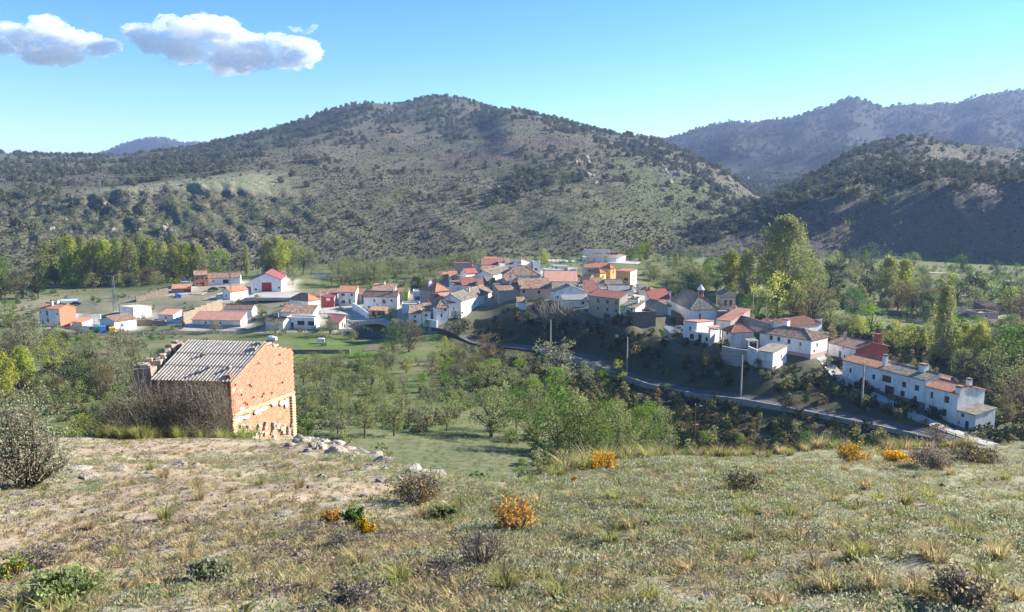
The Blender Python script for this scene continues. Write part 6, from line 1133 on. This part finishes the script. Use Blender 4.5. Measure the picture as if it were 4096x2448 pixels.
def oakdens(x, y, z, k, t, u, v):
    c = fbm(x / 70, y / 90, 3, 201); e = fbm(x / 300, y / 350, 3, 202)
    dC = .06 + .75 * sstep(1030, 1200, y) + .5 * sstep(.62, .72, c) * sstep(560, 650, y)
    dC = np.where((t < -.30) & (y > 690), .5, dC); dC = np.where((t > .10) & (y > 700), .55, dC)
    bench = sstep(800, 840, y) * sstep(1000, 950, y) * sstep(-.14, -.08, t) * sstep(.13, .06, t); dC = dC * (1 - .93 * bench)
    dC = np.where((y > 640) & (y < 800) & (t < -.28) & (t > -.56) & (v > 172), .04, dC)
    dC = np.where((t > .0) & (t < .16) & (v > 150) & (v < 186) & (y > 680), .6, dC)
    dC = np.where((y > 820) & (y < 1500) & (t > -.02) & (t < .06) & (e > .5) , dC * .35, dC)
    dD = np.where(y > 640, .34, .55) * sstep(.3, .5, c + .1); dD = np.where((y > 700) & (t > .5) & (v > 139) & (v < 165), .10, dD)
    dC = dC * (.25 + 1.5 * sstep(.38, .62, c)); dE = .8 * (.4 + 1.2 * sstep(.35, .6, c)) * np.where((e > .58) & (y < 1700), .35, 1.0)
    return np.choose(k, [0, 0, dC, dD, dE, .6]) * .9
X, Y, Z, KK = hill_points(42000, 500, 3000, -.72, .72, oakdens, 301, .72)
X2, Y2, Z2, K2 = hill_points(9000, 3300, 4600, -.72, -.2, lambda *a: .5, 302); X = np.r_[X, X2]; Y = np.r_[Y, Y2]; Z = np.r_[Z, Z2]
SZ = (2.4 + 5.2 * RNG.uniform(0, 1, len(X)) ** 1.3) * np.where(Y > 1800, 1.35, 1.0)
px = SZ / Y * F; order = np.argsort(-px); u_, v_ = proj((X, Y, Z)); big = []
for i in order:
    if len(big) >= 270: break
    if not (0 < u_[i] < 1024): continue
    D = np.linspace(430, Y[i] - 8, 50); tt = X[i] / Y[i]; s_ = (Z[i] + 2) / Y[i]
    if (land(tt * D, D) - s_ * D).max() > 0: continue
    big.append(i)
bs = set(big)
for i in big:
    where = 'on the left spur and plateau' if u_[i] < 260 else 'on the main hillside' if u_[i] < 660 and Y[i] < 900 else 'on the upper hill' if u_[i] < 660 else 'on the right-hand hill'
    r = tag(obj('holm_oak', None, loc=(X[i], Y[i], Z[i] - .3), rot=(0, 0, random.uniform(0, 6.28)), scale=(SZ[i] * random.uniform(.9, 1.15),) * 2 + (SZ[i] * random.uniform(.75, .95),)), 'dark rounded holm oak ' + where, 'tree', 'holm oaks ' + where); obj('crown', OAK[i % 4], r)
m_ = np.array([i not in bs for i in range(len(X))])
scatter('distant_oak_wood', np.stack([X, Y, Z - .3], 1)[m_], SZ[m_], RNG.uniform(0, 6.28, m_.sum()), RNG.integers(0, 4, m_.sum()), OAK)
X, Y, Z, KK = hill_points(105000, 425, 1150, -.72, .72, lambda x, y, z, k, t, u, v: np.choose(k, [0, .03, .85, .6, .2, 0]) * np.where((y > 640) & (y < 800) & (t < -.26) & (t > -.56), .08, 1) * (.35 + .9 * fbm(x / 40, y / 60, 3, 222)), 303, 1.0)
ix = np.where(fbm(X / 60, Y / 90, 3, 223) > .54, RNG.integers(3, 6, len(X)), RNG.integers(0, 4, len(X)))
scatter('hillside_brush', np.stack([X, Y, Z - .12], 1), RNG.uniform(.6, 1.7, len(X)) * (1 + .7 * (RNG.uniform(0, 1, len(X)) > .93)), RNG.uniform(0, 6.28, len(X)), ix, BRUSH)
# crags on the hillsides
CR = [rock_mesh('crag', 40 + i, mat('hill_rock', (.30, .26, .22), .95, .4, .25, .4, .8, col2=(.17, .15, .13)), 2, .45, .9) for i in range(3)]
for i in range(85):
    u, v = random.choice([(random.gauss(600, 22), random.gauss(172, 9)), (random.gauss(570, 14), random.gauss(160, 5)), (random.gauss(668, 9), random.gauss(172, 8)), (random.gauss(735, 10), random.gauss(184, 7)), (random.gauss(860, 20), random.gauss(184, 6)), (random.gauss(50, 30), random.gauss(236, 12)), (random.gauss(150, 40), random.gauss(232, 14))])
    p = hit(u, v, 430); s = random.uniform(2.0, 5.0) * (p.y / 800)
    tag(obj('crag', CR[i % 3], loc=p - Vector((0, 0, s * .25)), rot=(random.uniform(-.3, .3), random.uniform(-.4, .4), random.uniform(0, 6)), scale=(s, s * .8, s * random.uniform(.7, 1.3))), 'grey rock outcrop on the ' + ('left hillside' if u < 300 else 'main hillside' if u < 700 else 'right-hand hill'), 'rock', 'outcrops on the ' + ('left hillside' if u < 300 else 'main hillside' if u < 700 else 'right-hand hill'))
# valley undergrowth
def valdens(x, y, z, k, t, u, v):
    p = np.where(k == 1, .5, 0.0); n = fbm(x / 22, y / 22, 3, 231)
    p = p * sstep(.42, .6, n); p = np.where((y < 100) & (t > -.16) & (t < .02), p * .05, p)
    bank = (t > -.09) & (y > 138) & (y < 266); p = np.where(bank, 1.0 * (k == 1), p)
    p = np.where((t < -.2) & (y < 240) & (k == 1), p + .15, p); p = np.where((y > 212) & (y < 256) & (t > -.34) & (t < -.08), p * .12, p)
    p = np.where((k == 0) & (y > 42), .25, p)
    for h in HS:
        c = h['C'] + h['e1'] * h['w'] / 2 + h['e2'] * h['l'] / 2; p = np.where(np.hypot(x - c.x, y - c.y) < max(h['w'], h['l']) * .5 + 1.5, 0, p)
    rp = rv[:, 2, :2]; dm = np.min(np.hypot(x[:, None] - rp[None, ::2, 0], y[:, None] - rp[None, ::2, 1]), 1); return np.where(dm < 4.0, 0, p)
UND = [blob(50 + i, l, 14, 12, .24, .34, .75)[3] for i, l in enumerate(('olive', 'dark', 'green', 'grey', 'brown', 'teal'))]
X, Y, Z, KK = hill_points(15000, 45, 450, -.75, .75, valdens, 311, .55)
sh = (X / Y > -.03) & (Y > 150) & (Y < 262); ix = np.where(sh, RNG.choice([1, 1, 0, 4, 1], len(X)), RNG.choice([0, 2, 3, 4, 5, 0], len(X)))  # dark scrub grows here; more of it is dark to deepen the bank's shade
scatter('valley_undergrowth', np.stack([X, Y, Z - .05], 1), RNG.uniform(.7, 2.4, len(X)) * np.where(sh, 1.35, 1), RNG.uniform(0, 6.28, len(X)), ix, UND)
def blades(seed, n, h, r, leaf, lean=.5, w=.012, curve=.3):
    rng = np.random.default_rng(seed); a = rng.uniform(0, 6.28, n); q = r * np.sqrt(rng.uniform(0, 1, n)) * .5; B = np.stack([q * np.cos(a), q * np.sin(a), np.zeros(n) - .02], 1)
    d = np.stack([np.cos(a) * lean * rng.uniform(.1, 1, n), np.sin(a) * lean * rng.uniform(.1, 1, n), np.ones(n)], 1) + rng.normal(size=(n, 3)) * .15; d /= np.linalg.norm(d, axis=1)[:, None]; L = (h * rng.uniform(.5, 1.1, n))[:, None]
    s = np.stack([-np.sin(a), np.cos(a), np.zeros(n)], 1) * w; m_ = B + d * L * .55; t = B + d * L + np.stack([np.cos(a), np.sin(a), np.zeros(n) - .6], 1) * L * curve
    V = np.stack([B - s, B + s, m_ + s * .8, m_ - s * .8, t, t], 1).reshape(-1, 3); i = np.arange(n)[:, None] * 6
    Fc = np.vstack([i + np.array([[0, 1, 2, 3]]), i + np.array([[3, 2, 4, 5]])]); tt = np.repeat(rng.uniform(.65, 1.3, n), 6); g = np.tile([.75, .75, 1, 1, 1.15, 1.15], n) * tt
    return mesh('grass', V, Fc, LM[leaf], colors=np.stack([g * 1.05, g, g * .85], 1))
def herb(seed, leaf, n=130, r=.13, h=.085, ls=.024):
    rng = np.random.default_rng(seed); a = rng.uniform(0, 6.28, n); q = r * np.sqrt(rng.uniform(0, 1, n)); P = np.stack([q * np.cos(a), q * np.sin(a), h * rng.uniform(.05, 1, n) * (1 - (q / r) ** 2 * .7)], 1); V, Fc, Cc = cards(P, ls, rng, .9, .45); return mesh('herb', V, Fc, LM[leaf], colors=Cc)
GR = [blades(1, 44, .10, .1, 'straw', .8, .005), blades(2, 44, .085, .12, 'straw', 1.0, .005), herb(3, 'herb'), herb(4, 'herb', 150, .15, .07, .02), herb(5, 'herbg'), herb(6, 'herbg', 110, .1, .05, .02), blades(7, 40, .09, .1, 'grass', .8, .005), herb(8, 'purple', 130, .14, .08, .022), blades(9, 44, .08, .16, 'straw', 1.2, .005), blades(10, 30, .14, .07, 'grass', .5, .005)]
def fore(x, y, z, k, t, u, v):
    n = fbm(x / 3.0, y / 3.0, 3, 241); g_ = sstep(-.40, .0, t + (fbm(x / 7, y / 7, 3, 242) - .5) * .8); m2 = fbm(x / .9, y / .9, 2, 244); p = .10 + .12 * g_ + .75 * (.25 + .75 * g_) * sstep(.42, .6, n * .6 + m2 * .4) + .1 * n; return np.where((k == 0) & (y < 48), np.clip(p * sstep(4, 5, y) , 0, 1), 0)
X, Y, Z, KK = hill_points(70000, 4.6, 46, -.72, .74, fore, 321, .62)
T_ = X / Y; gsel = fbm(X / 4, Y / 4, 3, 243) + .25 * sstep(-.3, .2, T_) + RNG.normal(size=len(X)) * .07
ix = np.where(gsel > .70, RNG.choice([2, 3, 4, 2, 9, 8, 0], len(X)), np.where(gsel > .54, RNG.choice([2, 5, 6, 8, 0, 1, 3, 8], len(X)), RNG.choice([0, 1, 8, 8, 7, 5, 1], len(X))))
scatter('ground_cover', np.stack([X, Y, Z], 1), (.5 + 1.1 * RNG.uniform(0, 1, len(X)) ** 2.2), RNG.uniform(0, 6.28, len(X)), ix, GR)
# meadow grass in the valley
X, Y, Z, KK = hill_points(9000, 55, 150, -.3, .3, lambda x, y, z, k, t, u, v: np.where(k == 1, .8, 0.), 322, .8)
scatter('meadow_grass', np.stack([X, Y, Z], 1), RNG.uniform(1.6, 3.4, len(X)), RNG.uniform(0, 6.28, len(X)), RNG.choice([4, 3, 5, 5, 2], len(X)), GR)
# ---------------------------------------------------------------- single plants and stones of the near slope
TUS = [blades(60 + i, 150, .36, .16, l, .5, .0045, .3) for i, l in enumerate(('grass', 'straw', 'grass', 'straw'))]
DRYT = [blades(70 + i, 130, .30, .2, 'straw', .8, .0045, .3) for i in range(2)]
def near(u, v): return hit(u, v, 4)
tl = [(505, 590), (360, 568), (610, 545), (585, 540), (560, 555), (700, 545), (745, 515), (770, 520), (790, 518), (805, 520), (820, 505), (835, 500), (880, 500), (865, 490), (905, 505), (925, 555), (935, 560), (960, 530), (965, 540), (845, 470), (855, 560), (875, 590), (720, 590), (690, 570), (650, 600), (815, 570), (985, 585), (1000, 560), (915, 590), (830, 590), (750, 560), (770, 475), (715, 480), (690, 475), (655, 478), (640, 505), (665, 515), (630, 530), (150, 470), (165, 478), (195, 488), (235, 490), (260, 485), (275, 480), (285, 478), (300, 488), (320, 470), (355, 470), (395, 480), (420, 520), (460, 510), (200, 500), (130, 485), (255, 530), (165, 520), (90, 530), (120, 555), (540, 505), (575, 500), (600, 490), (615, 500), (560, 478), (530, 485), (950, 475), (985, 500), (1010, 520), (1005, 480), (680, 495), (735, 500), (755, 540), (800, 540), (840, 530), (870, 540), (895, 480), (930, 500), (1015, 600), (940, 600), (780, 605), (560, 600), (430, 600), (400, 585), (310, 590), (220, 580), (190, 560), (70, 590), (30, 600)]
for i, (u, v) in enumerate(tl):
    p = near(u, v); tag(obj('grass_tussock', (TUS + DRYT)[i % 6], loc=p, rot=(0, 0, i), scale=random.uniform(.5, .95) * (1 + max(0, p.y - 12) * .02)), ('green' if i % 6 in (0, 2) else 'straw-coloured') + ' grass tussock ' + ('lowest ' if v > 575 else 'low ' if v > 535 else 'midway ' if v > 495 else 'high ') + ('on the near slope\'s left' if u < 260 else 'left of the near slope\'s middle' if u < 500 else 'right of the near slope\'s middle' if u < 760 else 'on the near slope\'s right'), 'grass tussock', 'grass tussocks on the near slope')
for i in range(46):      # tall fringe along the brow and before the barn
    u = 560 + 10.5 * i if i < 40 else 0; 
    if not u: continue
    b_ = float(np.interp(tx(u, 450), BROW_T, BROW[:, 1])); d = b_ - random.uniform(.2, 1.6); t = float(tx(u + random.uniform(-4, 4), 455)); tag(obj('grass_tussock', TUS[i % 4], loc=(t * d, d, ground(t * d, d)), rot=(0, 0, i), scale=random.uniform(1.2, 2.0)), 'tall dry grass tuft along the brow of the slope', 'grass tussock', 'grass along the brow')
for i in range(44):
    u, v = random.uniform(95, 250), random.gauss(446, 5); d = random.uniform(33.5, 37.3); t = float(tx(u, 446)); tag(obj('grass_tussock', TUS[(i * 2) % 4], loc=(t * d, d, ground(t * d, d)), rot=(0, 0, i), scale=random.uniform(1.4, 2.6)), 'tall green grass tuft in front of the barn', 'grass tussock', 'tall grass before the barn')
def bush(nm, lab, u, v, wpx, hpx, leaves, n, ls, twigs=26, d=None, tw='twig', cat='bush', seed=0, up=.2, tr=.010, open_=.35):
    p = near(u, v) if d is None else Vector((float(tx(u, v)) * d, d, ground(float(tx(u, v)) * d, d))); W, Hh = wpx / F * p.y / 2, hpx / F * p.y; rng = np.random.default_rng(seed + int(u)); root = tag(obj(nm, None, loc=p), lab, cat)
    b = MB(); tips = []
    for k in range(twigs):
        a = rng.uniform(0, 6.28); q = math.sqrt(rng.uniform(.05, 1)); e = Vector((W * q * math.cos(a), W * q * math.sin(a), Hh * (1 - open_ * q * q) * rng.uniform(.6, 1.05))); s = Vector((e.x * .12, e.y * .12, -.05)); m_ = s.lerp(e, .5) + Vector((rng.normal() * W * .12, rng.normal() * W * .12, rng.normal() * Hh * .08)); b.tube([s, m_, e], [tr, tr * .7, tr * .3], 4, cap=False); tips += [e, m_.lerp(e, .5)]
        for _ in range(3): 
            f = e.lerp(m_, rng.uniform(0, .8)); g_ = f + Vector((rng.normal() * W * .25, rng.normal() * W * .25, abs(rng.normal()) * Hh * .18)); b.tube([f, g_], [tr * .5, tr * .2], 3, cap=False); tips.append(g_)
    b.build('branches', LM[tw] if tw in LM else tw, root); T = np.array([tuple(t) for t in tips])
    for lf, fr, size in leaves:
        k = int(n * fr)
        if not k: continue
        P = T[rng.integers(0, len(T), k)] + rng.normal(size=(k, 3)) * np.array([W, W, Hh]) * .09; P[:, 2] = np.maximum(P[:, 2], .02); V, Fc, Cc = cards(P, size, rng, up); tag(obj('foliage' if 'flower' not in lf else 'flowers', mesh('foliage', V, Fc, LM[lf], colors=Cc), root), kind='stuff' if 'flower' in lf else None)
    return root
FL1 = [('flower', .75, .035), ('brush', .3, .03)]; FLo = [('flowero', .8, .035), ('brown', .3, .03)]
bush('broom_bush', 'large orange-yellow broom bush in mid foreground', 515, 531, 44, 34, FLo, 1100, .03, 30)
bush('broom_bush', 'dark shaggy broom with a few yellow blooms, leaning', 416, 502, 50, 30, [('brush', .8, .03), ('purple', .5, .03), ('flower', .10, .04)], 1900, .03, 44)
bush('broom_bush', 'small vivid yellow broom left of the large one', 365, 533, 20, 17, FL1, 800, .03, 16)
bush('broom_bush', 'rounded yellow broom on the brow before the thicket', 603, 469, 32, 16, FL1, 2000, .04, 30)
bush('broom_bush', 'yellow broom on the brow, left of the right-hand pair', 852, 463, 34, 16, [('flower', .7, .05), ('brush', .6, .04)], 1700, .04, 30)
bush('broom_bush', 'yellow broom on the brow, right of the right-hand pair', 895, 463, 30, 13, [('flower', .8, .05), ('brush', .4, .04)], 1500, .04, 30)
bush('heather_bush', 'large purplish dry shrub at right of the brow', 933, 468, 44, 20, [('purple', .9, .05), ('flower', .03, .05)], 2200, .04, 40)
bush('heather_bush', 'dark dry shrub at the far right of the brow', 975, 463, 60, 15, [('brush', .8, .05), ('purple', .4, .05), ('flower', .08, .05)], 2400, .04, 40)
bush('broom_bush', 'thin yellow broom sprig below the brow', 573, 487, 7, 13, FL1, 200, .03, 7)
bush('broom_bush', 'small yellow broom tip on the brow right of centre', 739, 455, 11, 8, FL1, 260, .04, 8)
bush('broom_bush', 'sparse yellow bush at the bottom left corner', 18, 578, 30, 20, [('flower', .35, .02), ('green', .6, .03)], 900, .02, 20)
bush('broom_bush', 'pale orange broom clump beside the green cushion', 332, 522, 20, 12, FLo, 700, .025, 14)
bush('cushion_bush', 'dark green cushion bush in mid foreground', 355, 524, 26, 14, [('green', .7, .035), ('dark', .5, .035)], 1400, .03, 16, up=1.2)
bush('cushion_bush', 'green spiky cushion below the shaggy broom', 443, 520, 30, 13, [('herbg', 1.0, .045)], 1200, .03, 16, up=1.5)
bush('dead_shrub', 'leafless grey twiggy shrub in the foreground centre', 482, 568, 54, 50, [('herb', .05, .03)], 200, .03, 60, open_=.5, tr=.007)
bush('dead_shrub', 'low grey-purple dry shrub at left foreground', 46, 566, 44, 24, [('purple', .8, .03)], 900, .03, 40, tr=.006)
bush('dead_shrub', 'arching dry bramble left of the orange broom', 343, 548, 40, 20, [('purple', .3, .03), ('herb', .4, .03)], 600, .03, 36, tr=.006)
bush('dead_shrub', 'low dry shrub at the bottom centre', 350, 604, 50, 22, [('purple', .8, .03)], 1000, .03, 36, tr=.005)
bush('dead_shrub', 'reddish dry grass shrub in the bottom right corner', 962, 606, 56, 34, [('purple', .5, .03), ('straw', .7, .04)], 1300, .03, 40, tr=.005)
bush('dead_shrub', 'dark low shrub in the right middle foreground', 745, 492, 42, 18, [('brush', .9, .035), ('herb', .3, .03)], 1200, .03, 34, tr=.006)
bush('herb_bush', 'grey-green lavender clump at the bottom left', 210, 580, 40, 20, [('herb', .9, .04), ('grey', .4, .04)], 1400, .03, 20, up=1.0)
bush('herb_bush', 'green herb mound at the far bottom left', 60, 602, 70, 28, [('herbg', .9, .04), ('green', .3, .03)], 1800, .03, 24, up=.8)
bush('holm_oak_bush', 'big grey-leaved bush with dark branches, left edge', 28, 488, 80, 88, [('silver', .9, .05), ('oak', .1, .045)], 6000, .05, 60, d=15.2, tw=BARK, tr=.022, open_=.85, up=.2)
BRB = mat('bramble_canes', (.30, .245, .205), .9, .4, 8, rnd=.2)
for u, d, w, h_, lab, s in ((138, 36.3, 60, 58, 'grey bramble tangle at the left corner of the barn', 1), (168, 36.6, 56, 62, 'bramble tangle left of the barn front', 2), (195, 36.8, 56, 64, 'tall bramble in the middle of the barn front', 3), (217, 36.9, 44, 62, 'bramble climbing the right of the barn front', 4), (120, 35.6, 54, 36, 'low pale bramble left of the barn', 5), (205, 35.6, 50, 30, 'low leafy bramble before the barn door wall', 6)):
    bush('bramble', lab, u, 446, w, h_, [('brush', .8, .06), ('purple', .35, .05), ('green', .12 + .2 * (s == 6), .05)], 2600, .05, 84, d=d, tw=BRB, tr=.012, seed=s, open_=.35)
bush('leafy_shrub', 'bright green leafy shrub at the barn corner', 243, 449, 34, 15, [('bright', .8, .06), ('green', .4, .05)], 1400, .05, 18, d=35.4)
bush('leafy_shrub', 'yellow-green shrub left of the brambles, beyond the brow', 93, 447, 44, 26, [('yel', .9, .07)], 1800, .05, 24, d=37)
rk = [(301, 443, 20, 18, 'R'), (322, 449, 18, 13, 'R'), (338, 453, 26, 16, 'R'), (308, 452, 14, 9, 'R'), (290, 446, 12, 8, 'R'), (350, 462, 14, 8, 'R'), (366, 470, 16, 9, 'R'), (395, 480, 18, 10, 'R'), (416, 484, 18, 9, 'R'), (312, 447, 10, 10, 'R'), (352, 458, 12, 8, 'R'), (372, 466, 10, 6, 'R'), (385, 470, 12, 7, 'R'), (398, 474, 16, 8, 'R'), (412, 477, 14, 8, 'R'), (425, 480, 16, 9, 'R'), (380, 482, 18, 8, 'R'), (405, 487, 14, 7, 'R'), (322, 478, 13, 9, 'R'), (300, 482, 20, 6, 'R'), (312, 488, 16, 6, 'R'), (340, 500, 22, 7, 'R'), (365, 497, 14, 7, 'R'), (330, 508, 14, 5, 'R'), (180, 465, 16, 9, 'R'), (195, 467, 14, 9, 'R'), (160, 468, 18, 7, 'R'), (120, 470, 22, 7, 'R'), (75, 470, 34, 7, 'R'), (90, 478, 30, 6, 'R'), (130, 478, 16, 6, 'R'), (150, 474, 14, 6, 'R'), (20, 495, 26, 6, 'R'), (40, 505, 20, 5, 'R'), (10, 510, 24, 6, 'R'), (60, 460, 22, 6, 'R'), (228, 506, 10, 5, 'R'), (265, 504, 8, 4, 'R'), (178, 524, 6, 4, 'R'), (190, 522, 8, 4, 'R'), (219, 520, 6, 5, 'R'), (192, 538, 9, 6, 'R'), (95, 540, 9, 6, 'R'), (110, 541, 7, 4, 'R'), (14, 550, 20, 8, 'R'), (32, 537, 14, 4, 'R'), (90, 604, 22, 8, 'R'), (410, 586, 9, 6, 'R'), (424, 577, 9, 5, 'R'), (285, 515, 26, 5, 'R'), (255, 520, 18, 4, 'R'), (125, 546, 7, 7, 'D'), (246, 608, 12, 8, 'D'), (981, 544, 24, 12, 'D'), (923, 550, 9, 7, 'D'), (942, 486, 10, 6, 'D'), (960, 490, 12, 6, 'D'), (915, 478, 8, 5, 'D'), (955, 575, 8, 6, 'D'), (870, 581, 9, 5, 'D'), (835, 589, 7, 4, 'D'), (1018, 547, 9, 6, 'D'), (922, 600, 12, 8, 'D'), (878, 534, 10, 6, 'D'), (1005, 590, 10, 6, 'D'), (708, 543, 10, 4, 'D'), (925, 497, 7, 4, 'D')]
for i, (u, v, w, h_, t) in enumerate(rk):
    p = near(u, v); s = w / F * p.y / 2; sz = h_ / F * p.y * .75
    lab = ('pale limestone rock on the left of the slope' if u < 260 else 'pale limestone boulder along the rocky edge right of the barn') if t == 'R' else 'dark stone lying in the right foreground' if u > 600 else 'dark stone in the left foreground'
    tag(obj('rock', ROCKS[i % 6] if t == 'R' else DROCK, loc=p + Vector((0, 0, sz * .12)), rot=(0, 0, i * 1.7), scale=(s, s * .9, sz)), lab, 'rock', 'rocks: ' + lab)
for i in range(28):
    u = 296 + (440 - 296) * (i + random.uniform(-.3, .3)) / 28; b_ = float(np.interp(tx(u, 460), BROW_T, BROW[:, 1])); d = b_ + random.uniform(-2.4, .5); t = float(tx(u, 460)); s = random.uniform(.10, .34) * (.5 + d / 50)
    tag(obj('rock', ROCKS[i % 6], loc=(t * d, d, ground(t * d, d) + s * .1), rot=(random.uniform(-.3, .3), 0, i * 1.3), scale=(s * 1.3, s, s * .9)), 'pale broken stone along the eroded edge right of the barn', 'rock', 'broken stones along the eroded edge')
X, Y, Z, KK = hill_points(2600, 4.8, 44, -.72, .7, lambda x, y, z, k, t, u, v: np.where(k == 0, .15 + .85 * sstep(.05, -.4, t), 0) * sstep(.35, .6, fbm(x / 3, y / 3, 3, 251)), 331, .7)
scatter('pebbles', np.stack([X, Y, Z], 1), .02 + .07 * RNG.uniform(0, 1, len(X)) ** 3 + Y * .0006, RNG.uniform(0, 6.28, len(X)), RNG.integers(0, 4, len(X)), [rock_mesh('pebble', 70 + i, stone_m, 1) for i in range(4)])
# ---------------------------------------------------------------- air
hb = MB(); hb.box((0, 2600, 60), 16000, 11000, 560); hz = hb.mesh('haze', None); hm = bpy.data.materials.new('valley_haze'); hm.use_nodes = True; N = hm.node_tree.nodes; N.remove(N['Principled BSDF']); pv = N.new('ShaderNodeVolumePrincipled'); pv.inputs['Color'].default_value = (.42, .58, 1.0, 1); pv.inputs['Density'].default_value = HAZE; pv.inputs['Anisotropy'].default_value = .2
hm.node_tree.links.new(pv.outputs[0], N['Material Output'].inputs['Volume']); hz.materials.append(hm); tag(obj('haze', hz), kind='stuff')

# ---------------------------------------------------------------- clouds
cm = bpy.data.materials.new('cloud_vapour'); cm.use_nodes = True; N = cm.node_tree.nodes; N.remove(N['Principled BSDF']); pv = N.new('ShaderNodeVolumePrincipled'); pv.inputs['Color'].default_value = (1, 1, 1, 1); pv.inputs['Density'].default_value = .009; pv.inputs['Anisotropy'].default_value = .3
cm.node_tree.links.new(pv.outputs[0], N['Material Output'].inputs['Volume'])
def cloud(lab, blobs, d, seed):
    rng = random.Random(seed); from mathutils import noise
    bm = bmesh.new()
    for u, v, r in blobs:
        c = at(u, v, d) + Vector((0, rng.uniform(-1, 1) * r / F * d, 0)); R = r / F * d
        m_ = bmesh.ops.create_icosphere(bm, subdivisions=3, radius=1)
        o = Vector((rng.uniform(0, 90),) * 3)
        for w in m_['verts']:
            p = w.co.copy(); k = 1 + .5 * noise.noise(p * 1.6 + o) + .35 * noise.noise(p * 3.9 + o) + .22 * noise.noise(p * 9 + o); w.co = c + Vector((p.x * 1.35, p.y, p.z * .72)) * k * R
    me = bpy.data.meshes.new('cloud'); bm.to_mesh(me); bm.free(); me.materials.append(cm); o = obj('cloud', me); tag(o, lab, 'cloud')
def puff(seed, spine, n, r0, r1):
    rng = random.Random(seed); out = []
    for _ in range(n):
        k = rng.uniform(0, len(spine) - 1.001); i = int(k); f = k - i; a, b = spine[i], spine[i + 1]; hh = a[2] + (b[2] - a[2]) * f
        out.append((a[0] + (b[0] - a[0]) * f, a[1] + (b[1] - a[1]) * f + rng.uniform(-1, .8) * hh, rng.uniform(r0, r1) * (.6 + .5 * hh / 12)))
    return out
cloud('long white cloud reaching across the upper left sky', puff(1, [(130, 33, 3), (152, 38, 9), (190, 42, 20), (225, 46, 22), (260, 54, 16), (290, 54, 12), (316, 54, 6)], 130, 4, 11) + [(297, 47, 11), (304, 50, 10), (200, 28, 13), (175, 26, 10), (228, 26, 10)], 9000, 1)
cloud('smaller white cloud at the left frame edge', puff(2, [(-10, 44, 9), (20, 42, 15), (55, 44, 17), (80, 48, 13), (100, 46, 5), (112, 47, 3)], 80, 4, 11) + [(40, 38, 13), (62, 40, 12), (72, 50, 9)], 9000, 2)
cloud('small faint wisp right above the long cloud', puff(3, [(289, 26, 1.5), (296, 30, 2), (305, 32, 2), (312, 29, 2), (316, 24, 1.5)], 18, 2.2, 4.0), 9000, 3)
cloud('faint ragged scrap hanging below the long cloud', puff(4, [(150, 52, 2), (165, 58, 3), (172, 64, 2)], 10, 1.5, 3.4), 9000, 4)

# things that share a wording are told apart by their order from the left
by = {}
for o in COL.objects:
    if o.parent is None and 'label' in o and o.get('group'): by.setdefault(o['label'], []).append(o)
for lab, os_ in by.items():
    if 1 < len(os_) <= 48:
        for i, o in enumerate(sorted(os_, key=lambda q: proj(q.location)[0])): o['label'] = '%s, %s from left' % (lab, nth(i))
